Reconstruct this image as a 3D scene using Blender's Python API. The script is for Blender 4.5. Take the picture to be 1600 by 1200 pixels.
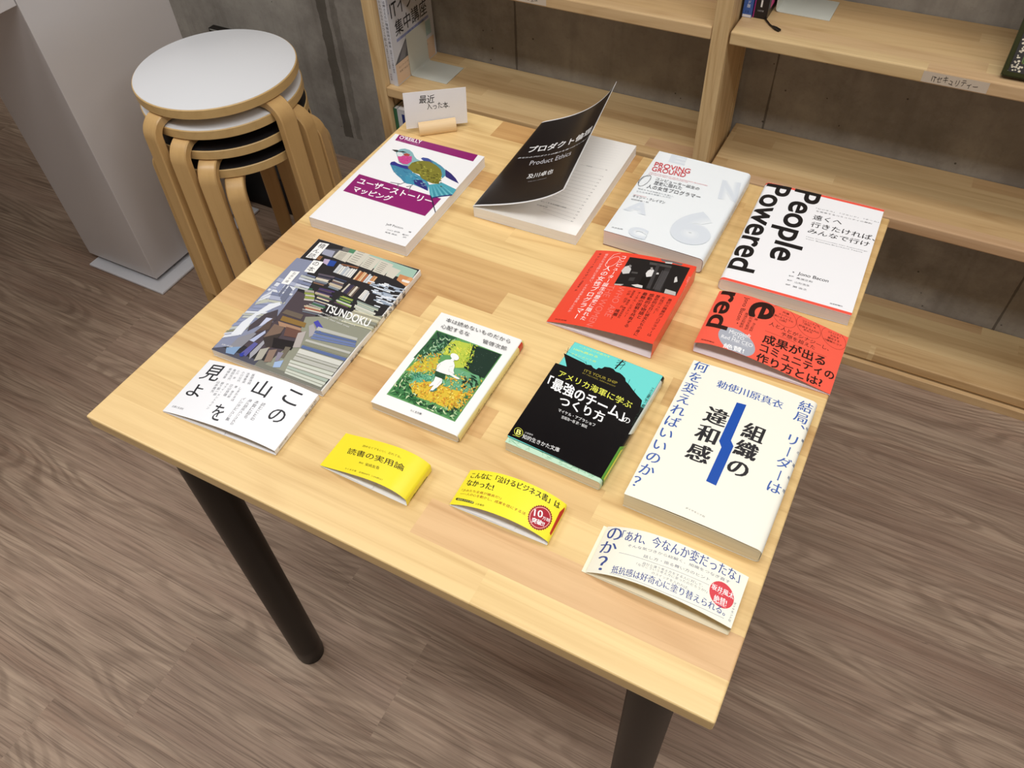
import bpy, bmesh, math, random
from mathutils import Vector, Matrix
from mathutils.geometry import tessellate_polygon

for _o in list(bpy.data.objects): bpy.data.objects.remove(_o)
SC = bpy.context.scene
COL = SC.collection
PI = math.pi

# ------------------------------------------------------------------ camera
cam_d = bpy.data.cameras.new('camera'); cam = bpy.data.objects.new('camera', cam_d); COL.objects.link(cam)
cam_d.sensor_width = 36.0; cam_d.lens = 36.0 * 1233.35 / 1600.0; cam_d.clip_start = .02
CR, CD, CF = ((0.8842518, 0.465529, -0.0371692), (0.3331893, -0.6846382, -0.6482711), (-0.3272364, 0.5608505, -0.7605019))   # right, down, forward
cam.matrix_world = Matrix(((CR[0], -CD[0], -CF[0], 0.66600), (CR[1], -CD[1], -CF[1], -0.23679), (CR[2], -CD[2], -CF[2], 1.34761), (0, 0, 0, 1)))
SC.camera = cam

# ------------------------------------------------------------------ world, room lamps, exposure
wd = bpy.data.worlds.new('room_air'); SC.world = wd; wd.use_nodes = True
wd.node_tree.nodes['Background'].inputs[0].default_value = (.95, .97, 1, 1)
wd.node_tree.nodes['Background'].inputs[1].default_value = .12
def lamp(name, loc, sx, sy, power, col=(1, .99, .972), aim=None):
    l = bpy.data.lights.new(name, 'AREA'); l.shape = 'RECTANGLE'; l.size = sx; l.size_y = sy; l.energy = power; l.color = col
    o = bpy.data.objects.new(name, l); COL.objects.link(o); o.location = loc
    if aim: o.rotation_euler = (Vector(aim) - Vector(loc)).to_track_quat('-Z', 'Y').to_euler()
    return o
for _x, _y, _p in ((-1.15, -.38, 15), (.65, -.38, 14), (2.4, -.38, 9), (-1.1, .55, 6), (.75, .55, 9), (2.4, .55, 7)):
    lamp('ceiling_lamp_light', (_x, _y, 2.55), 1.25, .28, _p)
SC.view_settings.view_transform = 'Standard'; SC.view_settings.look = 'None'
SC.view_settings.gamma = 1.0; SC.view_settings.use_curve_mapping = False
SC.view_settings.exposure = 0.30

# ------------------------------------------------------------------ helpers
def lin(c):
    c /= 255.0
    return c / 12.92 if c <= .04045 else ((c + .055) / 1.055) ** 2.4
def rgb(*c):
    if len(c) == 1:
        h = c[0].lstrip('#'); c = [int(h[i:i+2], 16) for i in (0, 2, 4)]
    return (lin(c[0]), lin(c[1]), lin(c[2]), 1.0)
MATS = {}
def mat(name, col, rough=.5, spec=.5, metal=0.0, coat=0.0, bump=0.0, bscale=400):
    if name in MATS: return MATS[name]
    m = bpy.data.materials.new(name); m.use_nodes = True; nt = m.node_tree; b = nt.nodes['Principled BSDF']
    b.inputs['Base Color'].default_value = col; b.inputs['Roughness'].default_value = rough
    b.inputs['Specular IOR Level'].default_value = spec; b.inputs['Metallic'].default_value = metal
    if coat: b.inputs['Coat Weight'].default_value = coat; b.inputs['Coat Roughness'].default_value = .06
    if bump:
        tc = nt.nodes.new('ShaderNodeTexCoord'); n = nt.nodes.new('ShaderNodeTexNoise'); n.inputs['Scale'].default_value = bscale
        bp = nt.nodes.new('ShaderNodeBump'); bp.inputs['Strength'].default_value = bump; bp.inputs['Distance'].default_value = .0005
        nt.links.new(tc.outputs['Object'], n.inputs['Vector']); nt.links.new(n.outputs['Fac'], bp.inputs['Height']); nt.links.new(bp.outputs['Normal'], b.inputs['Normal'])
    MATS[name] = m
    return m
class NT:
    "small node-graph writer"
    def __init__(s, name):
        s.m = bpy.data.materials.new(name); s.m.use_nodes = True; s.t = s.m.node_tree; s.b = s.t.nodes['Principled BSDF']; MATS[name] = s.m
    def n(s, typ, props=None, **ins):
        k = s.t.nodes.new(typ)
        for a, v in (props or {}).items(): setattr(k, a, v)
        for a, v in ins.items(): s.set(k, a, v)
        return k
    def set(s, k, a, v):
        i = k.inputs[int(a[1:])] if a[0] == 'i' and a[1:].isdigit() else k.inputs[a.replace('_', ' ')]
        if isinstance(v, bpy.types.NodeSocket): s.t.links.new(v, i)
        else: i.default_value = v
    def math(s, op, a, b=None, c=None, clamp=False):
        k = s.n('ShaderNodeMath', {'operation': op, 'use_clamp': clamp}, i0=a)
        if b is not None: s.set(k, 'i1', b)
        if c is not None: s.set(k, 'i2', c)
        return k.outputs[0]
    def mix(s, f, a, b, mode='MIX'):
        k = s.n('ShaderNodeMix', {'data_type': 'RGBA', 'blend_type': mode}); s.set(k, 'i0', f); s.set(k, 'i6', a); s.set(k, 'i7', b)
        return k.outputs[2]
    def ramp(s, f, lo, hi):
        return s.n('ShaderNodeMapRange', {'clamp': True}, Value=f, From_Min=lo, From_Max=hi).outputs[0]
    def noise(s, v, scale=1.0, detail=3.0, rough=.5, dist=0.0):
        return s.n('ShaderNodeTexNoise', None, Vector=v, Scale=scale, Detail=detail, Roughness=rough, Distortion=dist).outputs['Fac']
    def vmul(s, v, xyz): return s.n('ShaderNodeVectorMath', {'operation': 'MULTIPLY'}, i0=v, i1=xyz).outputs[0]
    def vadd(s, v, w): return s.n('ShaderNodeVectorMath', {'operation': 'ADD'}, i0=v, i1=w).outputs[0]
    def bump(s, h, strength, dist):
        k = s.n('ShaderNodeBump', None, Height=h, Strength=strength, Distance=dist); s.set(s.b, 'Normal', k.outputs[0])

def wood(name, light, dark, pink, axis='X', rough=.42, grain=1.0, spec=.4):
    g = NT(name)
    tc = g.n('ShaderNodeTexCoord').outputs['Object']
    at = g.n('ShaderNodeAttribute', {'attribute_name': 'board'})
    sp = g.n('ShaderNodeSeparateColor', None, Color=at.outputs['Color']).outputs
    off = g.n('ShaderNodeCombineXYZ', None, X=g.math('MULTIPLY', sp[1], 37.0), Y=g.math('MULTIPLY', sp[1], 11.0), Z=g.math('MULTIPLY', sp[1], 5.0)).outputs[0]
    v = g.vadd(tc, off)
    k = {'X': (1, 1, 1), 'Z': (1, 1, 1)}[axis]
    a, c = (2.2, 55.0), (1.3, 11.0)
    def st(p): return g.vmul(v, (p[0], p[1], p[1]) if axis == 'X' else (p[1], p[1], p[0]))
    fine = g.noise(st((4.0, 260.0)), 1, 2, .6); mid = g.noise(st(a), 1, 4, .6, .4); ring = g.noise(st(c), 1, 2, .4, .25)
    lines = g.math('POWER', g.math('MULTIPLY_ADD', g.math('SINE', g.math('MULTIPLY', ring, 60.0)), .5, .5), 5.0)
    base = g.mix(sp[0], light, dark); base = g.mix(sp[2], base, pink)
    deep = g.mix(1.0, base, (.70, .60, .50, 1), 'MULTIPLY')
    f = g.math('ADD', g.math('MULTIPLY', g.ramp(mid, .40, .70), .50 * grain), g.math('MULTIPLY', lines, g.math('MULTIPLY', g.ramp(mid, .3, .6), .34 * grain)))
    f = g.math('ADD', f, g.math('MULTIPLY', g.ramp(fine, .54, .74), .24 * grain), clamp=True)
    g.set(g.b, 'Base Color', g.mix(f, base, deep)); g.b.inputs['Roughness'].default_value = rough; g.b.inputs['Specular IOR Level'].default_value = spec
    g.bump(fine, .06, .0004)
    return g.m

def finish(name, bm, mats, parent=None, smooth=False, angle=None):
    me = bpy.data.meshes.new(name); bm.to_mesh(me); bm.free()
    for m in (mats if isinstance(mats, (list, tuple)) else [mats]): me.materials.append(m)
    if smooth: me.polygons.foreach_set('use_smooth', [True] * len(me.polygons))
    if angle is not None: me.set_sharp_from_angle(angle=math.radians(angle))
    o = bpy.data.objects.new(name, me); COL.objects.link(o)
    if parent: o.parent = parent
    return o
def tag(o, label, cat, group=None):
    o['label'] = label; o['category'] = cat
    if group: o['group'] = group
    return o
def thing(name, label, cat, loc=(0, 0, 0), rz=0.0, group=None):
    o = bpy.data.objects.new(name, None); o.empty_display_size = .05; COL.objects.link(o); o.location = loc; o.rotation_euler = (0, 0, rz)
    return tag(o, label, cat, group)
def struct(o):
    o['kind'] = 'structure'; return o
def box(bm, x0, x1, y0, y1, z0, z1, bev=0.0, seg=2):
    r = bmesh.ops.create_cube(bm, size=1.0)
    for v in r['verts']: v.co = Vector((x0 + (v.co.x+.5)*(x1-x0), y0 + (v.co.y+.5)*(y1-y0), z0 + (v.co.z+.5)*(z1-z0)))
    if bev:
        es = list({e for v in r['verts'] for e in v.link_edges})
        bmesh.ops.bevel(bm, geom=es, offset=bev, segments=seg, affect='EDGES', profile=.5)
    return bm
def nb(): return bmesh.new()
def lathe(bm, prof, cx=0, cy=0, n=64, mi=0):
    rings = []
    for r, z in prof:
        rings.append([bm.verts.new((cx + r*math.cos(2*PI*i/n), cy + r*math.sin(2*PI*i/n), z)) for i in range(n)] if r > 1e-6 else [bm.verts.new((cx, cy, z))])
    for a, b in zip(rings, rings[1:]):
        for i in range(n):
            j = (i+1) % n
            q = [a[i % len(a)], a[j % len(a)], b[j % len(b)], b[i % len(b)]]
            q = [v for k, v in enumerate(q) if v not in q[:k]]
            f = bm.faces.new(q); f.material_index = mi; f.smooth = True
    return bm
def sweep(bm, path, wdir, w, t, closed_ends=True):
    "rectangular bar along path (list of Vector) ; wdir = width axis"
    secs = []
    n = len(path)
    for i, p in enumerate(path):
        d = (path[min(i+1, n-1)] - path[max(i-1, 0)]).normalized()
        nrm = d.cross(wdir).normalized()
        ww = w[i] if isinstance(w, list) else w
        tt = t[i] if isinstance(t, list) else t
        c = .12
        pts = [(-.5, -.5+c), (-.5+c, -.5), (.5-c, -.5), (.5, -.5+c), (.5, .5-c), (.5-c, .5), (-.5+c, .5), (-.5, .5-c)]
        e = min(ww, tt)
        secs.append([bm.verts.new(p + wdir*(math.copysign(ww*.5, a) - (math.copysign(e*c, a) if abs(a) < .5 else 0)) + nrm*(math.copysign(tt*.5, b) - (math.copysign(e*c, b) if abs(b) < .5 else 0))) for a, b in pts])
    for a, b in zip(secs, secs[1:]):
        for i in range(8): bm.faces.new([a[i], a[(i+1) % 8], b[(i+1) % 8], b[i]])
    bm.faces.new(secs[0][::-1]); bm.faces.new(secs[-1])
    bmesh.ops.recalc_face_normals(bm, faces=bm.faces[:])
    return bm
def boards(bm, ys, joints, rnd, tones=None, axis='y', pinkp=.25, amp=.6):
    """saw a slab into strips (cut planes at ys) with butt joints per strip; writes the 'board' attribute"""
    k = 1 if axis == 'y' else 2
    nrm = Vector((0, 0, 0)); nrm[k] = 1
    for y in ys:
        co = Vector((0, 0, 0)); co[k] = y
        bmesh.ops.bisect_plane(bm, geom=bm.verts[:] + bm.edges[:] + bm.faces[:], plane_co=co, plane_no=nrm)
    edges = [-1e9] + list(ys) + [1e9]
    for i in range(len(edges)-1):
        for x in joints.get(i, []):
            fs = [f for f in bm.faces if edges[i] < f.calc_center_median()[k] < edges[i+1]]
            geo = list({v for f in fs for v in f.verts}) + list({e for f in fs for e in f.edges}) + fs
            bmesh.ops.bisect_plane(bm, geom=geo, plane_co=(x, 0, 0), plane_no=(1, 0, 0))
    lay = bm.loops.layers.float_color.new('board')
    cache = {}
    for f in bm.faces:
        c = f.calc_center_median()
        i = max(j for j in range(len(edges)-1) if c[k] > edges[j])
        s = sum(1 for x in joints.get(i, []) if c[0] > x)
        if (i, s) not in cache:
            t = (tones or {}).get((i, s))
            cache[(i, s)] = (rnd.random()*amp if t is None else t[0], rnd.random(), (rnd.random()*.8 if rnd.random() < pinkp else 0.0) if t is None else t[1], 1)
        for l in f.loops: l[lay] = cache[(i, s)]
    return bm
def one_board(bm, rnd, t=None, p=0.0):
    lay = bm.loops.layers.float_color.new('board'); c = (rnd.random()*.45 if t is None else t, rnd.random(), p, 1)
    for f in bm.faces:
        for l in f.loops: l[lay] = c
    return bm
# ---- curved-sheet surfaces (all lengths in metres, book-local: X across, Y away from the reader, Z up) ----
def bez3(P, n):
    out = []
    for i in range(n + 1):
        t = i / n; q = 1 - t
        out.append(tuple(q*q*q*P[0][k] + 3*t*q*q*P[1][k] + 3*t*t*q*P[2][k] + t*t*t*P[3][k] for k in (0, 1)))
    return out

def arc2(cx, cz, r, a0, a1, n=6):
    return [(cx + r*math.cos(math.radians(a0 + (a1-a0)*i/n)), cz + r*math.sin(math.radians(a0 + (a1-a0)*i/n))) for i in range(n+1)]

def top_line(w, h, x0, x1, bulge, n=14):
    return [(x0 + (x1-x0)*i/n, h + bulge*math.sin(math.pi*(x0 + (x1-x0)*i/n)/w)) for i in range(n+1)]

def prof_right(w, h, r, bulge=0.0, zb=.0004):
    "front cover, spine on the right, back cover"
    return top_line(w, h, 0, w-r, bulge) + arc2(w-r, h-r, r, 90, 0)[1:] + arc2(w-r, zb+min(r, h/2.2), min(r, h/2.2), 0, -90) + [(0, zb)]

def prof_left(w, h, r, bulge=0.0, zb=.0004):
    rb = min(r, h/2.2)
    return [(w, zb)] + arc2(rb, zb+rb, rb, 270, 180) + arc2(r, h-r, r, 180, 90) + top_line(w, h, r, w, bulge)[1:]

def prof_band(w, z1, z2, hr, z0=.002, zb=.0004, ext=0.0):
    top = bez3([(0, z0), (.33*w, z1), (.8*w, z2), (w, hr)], 36)
    side = [(w + .0002, hr*.8), (w + .0001, hr*.5)] + arc2(w-.0016, zb+.0016, .0016, 0, -90, 4)
    return top + side + [(w*.5, zb), (0 - ext, zb)]

class Surf:
    def __init__(self, P0, d, P1=None):
        self.d = d; self.Ps = []
        for P in (P0, P1 or P0):
            c = [0.0]
            for a, b in zip(P, P[1:]): c.append(c[-1] + math.hypot(b[0]-a[0], b[1]-a[1]))
            self.Ps.append((P, c))
        self.L = self.Ps[0][1][-1]
        self.flat = P1 is None
    def _at(self, k, s):
        P, c = self.Ps[k]; s = s / self.L * c[-1]
        lo = 0
        for i in range(len(c)-1):
            if c[i+1] >= s: lo = i; break
        else: lo = len(c)-2
        t = (s - c[lo]) / max(1e-12, c[lo+1] - c[lo])
        a, b = P[lo], P[lo+1]
        return (a[0] + (b[0]-a[0])*t, a[1] + (b[1]-a[1])*t)
    def p(self, s, v):
        t = v / self.d
        a = self._at(0, s)
        if self.flat: return (a[0], v, a[1])
        b = self._at(1, s)
        return (a[0]*(1-t) + b[0]*t, v, a[1]*(1-t) + b[1]*t)
    def pn(self, s, v, off):
        e = 4e-4
        q = self.p(s, v)
        a, b = self.p(s+e, v), self.p(s-e, v)
        c, d_ = self.p(s, v+e), self.p(s, v-e)
        u = [a[i]-b[i] for i in range(3)]; w = [c[i]-d_[i] for i in range(3)]
        n = (u[1]*w[2]-u[2]*w[1], u[2]*w[0]-u[0]*w[2], u[0]*w[1]-u[1]*w[0])
        l = math.sqrt(sum(k*k for k in n)) or 1
        return tuple(q[i] + n[i]/l*off for i in range(3))
PRINT = {
 'oreilly': (0.0253, 0.3634, 1.25, 'prof_left(.147,.016,.0012)', 0.2112, None, [
  ['P',[168.6,214.0,298.0,212.0,299.2,194.5,170.8,196.4],'#8c1a6a'],
  ['P',[169.6,106.1,300.9,103.1,300.0,62.6,170.8,65.0],'#8c1a6a'],
  ['^'],
  ['T',"O'REILLY",[173.59,202.33,209.71,203.5,171.71,210.27],'#f4f0f4',2,1],
  ['T','オライリー・ジャパン',[173.64,197.67,209.21,199.34,173.56,199.37],'#e9cfe2',0,0],
  ['T','ユーザーストーリー',[177.66,86.47,294.01,86.08,175.85,99.43],'#fbf9fb',2,0],
  ['T','マッピング',[181.44,69.32,241.87,69.97,179.83,81.2],'#fbf9fb',2,0],
  ['T','Jeff Patton',[263.37,25.33,287.9,26.69,262.01,30.32],'#4a4a4e',0,0],
  ['T','著',[297.01,25.5,301.11,25.76,296.86,27.9],'#4a4a4e',0,0],
  ['T','川口 恭伸',[270.02,18.0,287.8,19.35,269.83,20.49],'#4a4a4e',0,0],
  ['T','監訳',[292.78,17.93,301.37,18.64,292.57,20.42],'#4a4a4e',0,0],
  ['T','長尾 高弘',[269.94,12.75,287.79,13.65,269.81,15.25],'#4a4a4e',0,0],
  ['T','訳',[296.08,13.73,300.98,14.1,295.89,16.22],'#4a4a4e',0,0],
  ['^'],
  ['P',[228.7,171.6,229.9,175.1,237.6,176.3,250.0,172.8,263.0,168.1,272.3,162.9,277.5,156.0,273.4,154.2,260.6,158.9,246.7,165.2,236.1,167.9],'#3d4f96'],
  ['P',[242.9,174.0,253.0,172.1,272.3,162.9,280.7,151.4,279.9,143.0,265.5,154.9,251.8,167.4],'#4f93a8'],
  ['P',[272.8,163.1,285.4,157.4,296.4,150.2,306.1,141.6,294.1,144.2,282.0,147.9],'#2f2a6e'],
  ['P',[195.8,143.2,194.8,148.0,198.2,151.0,205.6,148.5,214.4,148.1,223.0,148.8,233.0,140.8,241.9,132.5,248.5,119.5,244.4,113.7,237.5,113.7,227.6,120.3,218.7,124.5,207.6,131.8],'#3f86a6'],
  ['P',[230.8,125.7,237.0,138.5,259.8,132.3,269.3,124.6,276.3,110.5,266.4,112.6,251.3,114.8,240.9,113.2],'#3f8fae'],
  ['P',[189.0,169.9,187.4,174.6,190.4,180.6,195.1,183.7,203.2,183.5,211.0,179.3,217.7,172.6,224.3,168.1,231.7,166.6,231.3,158.6,223.5,148.0,213.8,148.9,205.1,151.4,197.4,160.7],'#86b2b8'],
  ['P',[269.7,122.8,277.3,128.0,283.4,134.6,309.7,128.5,310.7,114.6,299.4,106.8,289.9,98.9,283.4,103.7],'#4ba3b4'],
  ['^'],
  ['P',[195.8,143.2,194.8,148.0,198.2,151.0,205.6,148.5,214.4,148.1,223.0,148.8,230.1,143.6,223.4,141.8,214.3,141.9,204.6,142.9,200.0,141.9],'#2c2f86'],
  ['P',[245.7,124.2,255.7,128.5,267.2,121.7,276.3,110.5,263.5,113.3,251.4,116.8],'#2a2b78'],
  ['P',[193.7,168.7,200.0,167.1,206.8,169.0,214.6,171.3,220.6,160.2,218.5,152.0,212.3,150.4,204.6,153.3,197.4,160.7],'#c9468c'],
  ['P',[190.1,171.4,195.8,173.9,201.6,169.9,201.0,165.4,196.9,163.6,192.2,167.0],'#d8dee0'],
  ['P',[200.0,171.4,203.7,175.1,210.4,173.7,210.1,170.0,204.0,168.2],'#a8483c'],
  ['P',[223.0,145.7,222.6,157.9,227.9,164.4,233.6,167.9,243.8,170.2,256.4,166.3,267.7,159.9,274.8,150.8,278.8,140.5,281.2,129.8,273.8,127.5,263.1,128.8,253.8,131.7,246.0,138.3,237.0,138.5],'#7d7a2e'],
  ['P',[179.3,174.3,187.4,176.7,190.8,174.5,189.3,171.5,185.0,172.0],'#2b2e2c'],
  ['^'],
  ['P',[189.7,174.0,196.4,177.3,203.2,176.0,198.2,174.3,193.4,173.5],'#1c1c22'],
  ['P',[265.3,136.6,265.2,138.9,267.8,138.7,268.5,136.7,266.9,136.7],'#4b4a1c'],
  ['P',[277.4,132.4,277.3,134.0,279.2,133.8,279.7,132.4,278.5,132.4],'#4b4a1c'],
  ['P',[268.3,149.0,268.3,151.0,270.4,150.8,271.1,149.1,269.7,149.1],'#a8a547'],
  ['P',[243.2,155.1,243.1,156.8,245.0,156.6,245.6,155.1,244.4,155.1],'#a8a547'],
  ['P',[245.3,152.7,245.2,155.1,247.9,154.9,248.7,152.8,247.0,152.8],'#95923c'],
  ['P',[242.6,143.5,242.6,145.0,244.3,144.9,244.8,143.6,243.7,143.5],'#95923c'],
  ['P',[228.7,159.7,228.6,162.1,231.4,161.9,232.2,159.8,230.4,159.7],'#a8a547'],
  ['P',[277.2,128.8,277.2,130.4,278.9,130.2,279.4,128.9,278.3,128.9],'#a8a547'],
  ['P',[251.6,137.6,251.5,139.6,253.8,139.4,254.4,137.7,253.0,137.7],'#a8a547'],
  ['P',[246.2,139.6,246.2,141.2,248.0,141.1,248.6,139.7,247.4,139.7],'#95923c'],
  ['P',[243.2,150.4,243.2,152.0,245.0,151.8,245.5,150.5,244.4,150.4],'#a8a547'],
  ['P',[240.5,151.3,240.4,153.6,243.0,153.4,243.8,151.4,242.2,151.3],'#4b4a1c'],
  ['P',[263.9,138.1,263.8,139.6,265.5,139.5,266.0,138.2,264.9,138.2],'#5e5c22'],
  ['P',[271.0,140.3,271.0,142.1,272.9,141.9,273.5,140.4,272.3,140.4],'#95923c'],
  ['P',[248.8,152.3,248.8,154.0,250.7,153.9,251.3,152.4,250.0,152.4],'#4b4a1c'],
  ['P',[275.2,141.8,275.1,143.6,277.2,143.5,277.8,141.9,276.5,141.9],'#95923c'],
  ['P',[250.1,144.8,250.1,146.2,251.7,146.0,252.2,144.8,251.2,144.8],'#4b4a1c'],
  ['P',[267.4,138.1,267.4,140.5,270.2,140.3,270.9,138.2,269.2,138.2],'#4b4a1c'],
  ['P',[275.1,129.6,275.1,132.0,277.8,131.8,278.6,129.8,276.9,129.7],'#5e5c22'],
  ['P',[262.5,135.2,262.4,136.8,264.3,136.7,264.8,135.2,263.6,135.2],'#95923c'],
  ['P',[238.7,145.1,238.6,147.4,241.2,147.2,242.0,145.2,240.3,145.2],'#5e5c22'],
  ['P',[238.2,142.8,238.2,144.4,239.9,144.2,240.4,142.9,239.3,142.9],'#5e5c22'],
  ['P',[254.0,147.5,253.9,149.1,255.7,148.9,256.2,147.6,255.1,147.6],'#5e5c22'],
  ['P',[277.4,137.1,277.4,138.8,279.3,138.7,279.9,137.2,278.6,137.2],'#5e5c22'],
  ['P',[249.9,140.7,249.8,142.8,252.2,142.6,252.9,140.8,251.4,140.8],'#5e5c22'],
  ['P',[274.2,146.8,274.1,148.2,275.7,148.1,276.2,146.9,275.2,146.8],'#95923c'],
  ['P',[234.9,146.7,234.8,148.5,236.9,148.4,237.5,146.8,236.2,146.8],'#5e5c22'],
  ['P',[252.1,147.0,252.1,148.4,253.8,148.3,254.2,147.0,253.2,147.0],'#4b4a1c'],
  ['P',[267.7,144.4,267.6,146.0,269.5,145.9,270.0,144.5,268.8,144.5],'#a8a547'],
  ['P',[267.0,135.6,266.9,137.1,268.6,137.0,269.1,135.7,268.0,135.7],'#95923c'],
  ['P',[242.0,156.1,241.9,158.0,244.0,157.8,244.7,156.1,243.3,156.1],'#a8a547'],
  ['P',[260.6,133.6,260.5,135.9,263.1,135.7,263.9,133.7,262.2,133.7],'#95923c'],
  ['P',[281.8,132.7,281.8,134.4,283.7,134.3,284.2,132.8,283.0,132.7],'#5e5c22'],
  ['P',[243.5,149.6,243.4,151.2,245.2,151.0,245.8,149.7,244.6,149.6],'#95923c'],
  ['P',[272.2,139.0,272.2,140.6,274.0,140.4,274.5,139.1,273.3,139.0],'#95923c'],
  ['P',[267.9,147.6,267.9,149.5,270.1,149.4,270.7,147.7,269.3,147.6],'#5e5c22'],
  ['P',[237.3,145.1,237.2,146.9,239.3,146.8,239.9,145.2,238.6,145.2],'#4b4a1c'],
  ['P',[265.8,144.0,265.7,146.2,268.1,146.0,268.8,144.1,267.3,144.1],'#5e5c22'],
  ['P',[267.5,145.6,267.4,148.0,270.2,147.8,271.0,145.7,269.2,145.6],'#5e5c22'],
  ['P',[275.4,142.3,275.4,143.9,277.2,143.7,277.7,142.4,276.5,142.3],'#4b4a1c'],
  ['P',[258.5,138.5,258.4,140.3,260.4,140.1,261.0,138.6,259.8,138.6],'#5e5c22'],
  ['P',[258.4,137.6,258.3,139.7,260.7,139.6,261.4,137.7,259.9,137.7],'#5e5c22'],
  ['P',[249.6,143.4,249.5,145.6,252.1,145.4,252.8,143.4,251.2,143.4],'#95923c'],
  ['P',[252.7,139.0,252.6,141.3,255.3,141.1,256.1,139.0,254.4,139.0],'#95923c'],
  ['P',[256.9,143.5,256.9,145.1,258.7,145.0,259.2,143.6,258.1,143.6],'#5e5c22'],
  ['P',[276.5,138.6,276.5,140.8,278.9,140.6,279.6,138.7,278.1,138.7],'#95923c'],
  ['P',[242.7,143.5,242.6,145.5,244.9,145.3,245.6,143.6,244.1,143.5],'#95923c'],
  ['P',[245.8,146.0,245.7,148.3,248.4,148.1,249.2,146.1,247.5,146.0],'#5e5c22'],
  ['P',[258.4,153.3,258.4,154.9,260.2,154.8,260.7,153.4,259.5,153.3],'#95923c'],
  ['P',[255.9,150.3,255.8,152.6,258.4,152.4,259.1,150.4,257.5,150.3],'#a8a547'],
  ['P',[254.1,153.8,254.0,155.7,256.2,155.5,256.9,153.8,255.5,153.8],'#a8a547'],
  ['P',[244.4,141.5,244.3,143.0,246.0,142.9,246.5,141.6,245.4,141.5],'#a8a547'],
  ['P',[255.2,143.5,255.2,145.4,257.3,145.2,257.9,143.6,256.6,143.6],'#5e5c22'],
  ['P',[250.9,143.6,250.8,145.6,253.2,145.5,253.8,143.7,252.4,143.6],'#a8a547'],
  ['P',[264.2,144.4,264.1,146.2,266.1,146.1,266.7,144.5,265.4,144.5],'#5e5c22'],
  ['P',[279.4,129.6,279.3,131.7,281.7,131.5,282.4,129.7,280.9,129.6],'#5e5c22'],
  ['P',[279.5,136.4,279.5,138.1,281.4,138.0,281.9,136.5,280.7,136.4],'#5e5c22'],
  ['P',[254.8,147.5,254.8,149.5,257.1,149.4,257.8,147.6,256.3,147.5],'#5e5c22'],
  ['P',[269.5,141.8,269.5,144.1,272.1,143.9,272.8,141.9,271.2,141.8],'#5e5c22'],
  ['P',[248.2,152.8,248.1,154.6,250.2,154.5,250.8,152.9,249.5,152.8],'#95923c'],
  ['P',[286.4,125.1,286.4,127.1,288.7,127.0,289.3,125.2,287.9,125.2],'#5e5c22'],
  ['P',[274.3,135.6,274.2,137.4,276.3,137.2,276.8,135.7,275.6,135.6],'#5e5c22'],
  ['P',[260.8,140.8,260.7,142.3,262.5,142.2,263.0,140.9,261.9,140.8],'#95923c'],
  ['P',[259.2,134.7,259.2,136.6,261.4,136.5,262.0,134.8,260.6,134.7],'#95923c'],
  ['P',[276.3,140.7,276.2,143.2,279.0,143.0,279.8,140.8,278.0,140.8],'#a8a547'],
  ['P',[255.7,148.6,255.6,151.1,258.4,150.9,259.2,148.7,257.5,148.7],'#95923c'],
  ['P',[235.0,158.0,234.9,160.5,237.7,160.3,238.6,158.1,236.8,158.0],'#5e5c22'],
  ['P',[251.4,149.5,251.3,151.4,253.5,151.2,254.2,149.5,252.8,149.5],'#4b4a1c'],
  ['P',[271.3,130.9,271.2,132.5,273.1,132.4,273.6,130.9,272.4,130.9],'#4b4a1c'],
  ['P',[275.4,132.1,275.4,133.5,277.0,133.4,277.4,132.2,276.4,132.2],'#5e5c22'],
  ['P',[242.3,148.8,242.2,150.2,243.8,150.1,244.3,148.9,243.3,148.8],'#95923c'],
  ['P',[237.8,154.9,237.7,157.5,240.6,157.2,241.5,155.0,239.6,155.0],'#5e5c22'],
  ['P',[262.8,133.2,262.7,135.1,264.9,134.9,265.6,133.2,264.2,133.2],'#4b4a1c'],
  ['P',[225.6,158.6,225.4,160.4,227.4,160.2,228.0,158.7,226.8,158.7],'#5e5c22'],
  ['P',[241.5,134.4,245.3,133.6,246.2,133.0,242.3,133.7],'#9fd2d6'],
  ['P',[230.6,129.6,234.4,128.8,235.3,128.2,231.4,128.9],'#7fc0cc'],
  ['P',[208.1,132.6,212.0,131.8,212.9,131.2,208.9,132.0],'#7fc0cc'],
  ['P',[257.9,130.7,261.7,130.0,262.5,129.3,258.7,130.0],'#274a80'],
  ['P',[248.2,121.4,251.9,120.6,252.8,120.0,249.0,120.7],'#274a80'],
  ['P',[260.9,124.9,264.6,124.2,265.5,123.6,261.7,124.3],'#2a5f86'],
  ['P',[264.6,120.0,268.3,119.2,269.1,118.6,265.4,119.3],'#9fd2d6'],
  ['P',[258.7,125.6,262.4,124.9,263.3,124.3,259.5,125.0],'#9fd2d6'],
  ['P',[245.4,129.5,249.1,128.7,250.0,128.1,246.2,128.8],'#2a5f86'],
  ['P',[236.6,129.1,240.4,128.4,241.2,127.7,237.4,128.4],'#9fd2d6'],
  ['P',[240.3,127.6,244.1,126.8,245.0,126.2,241.1,126.9],'#7fc0cc'],
  ['P',[212.5,129.4,216.4,128.6,217.3,128.0,213.3,128.7],'#7fc0cc'],
  ['P',[248.5,122.9,252.2,122.1,253.1,121.5,249.3,122.2],'#7fc0cc'],
  ['P',[265.5,129.0,269.2,128.2,270.1,127.6,266.3,128.4],'#7fc0cc'],
  ['P',[224.6,126.1,228.4,125.3,229.2,124.7,225.4,125.4],'#2a5f86'],
  ['P',[268.5,123.6,272.2,122.8,273.0,122.2,269.2,122.9],'#2a5f86'],
  ['P',[241.5,132.0,245.3,131.3,246.2,130.6,242.3,131.4],'#2a5f86'],
  ['P',[206.6,135.9,210.4,135.2,211.4,134.5,207.4,135.3],'#7fc0cc'],
  ['P',[220.8,137.2,224.6,136.4,225.5,135.8,221.6,136.5],'#274a80'],
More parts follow.
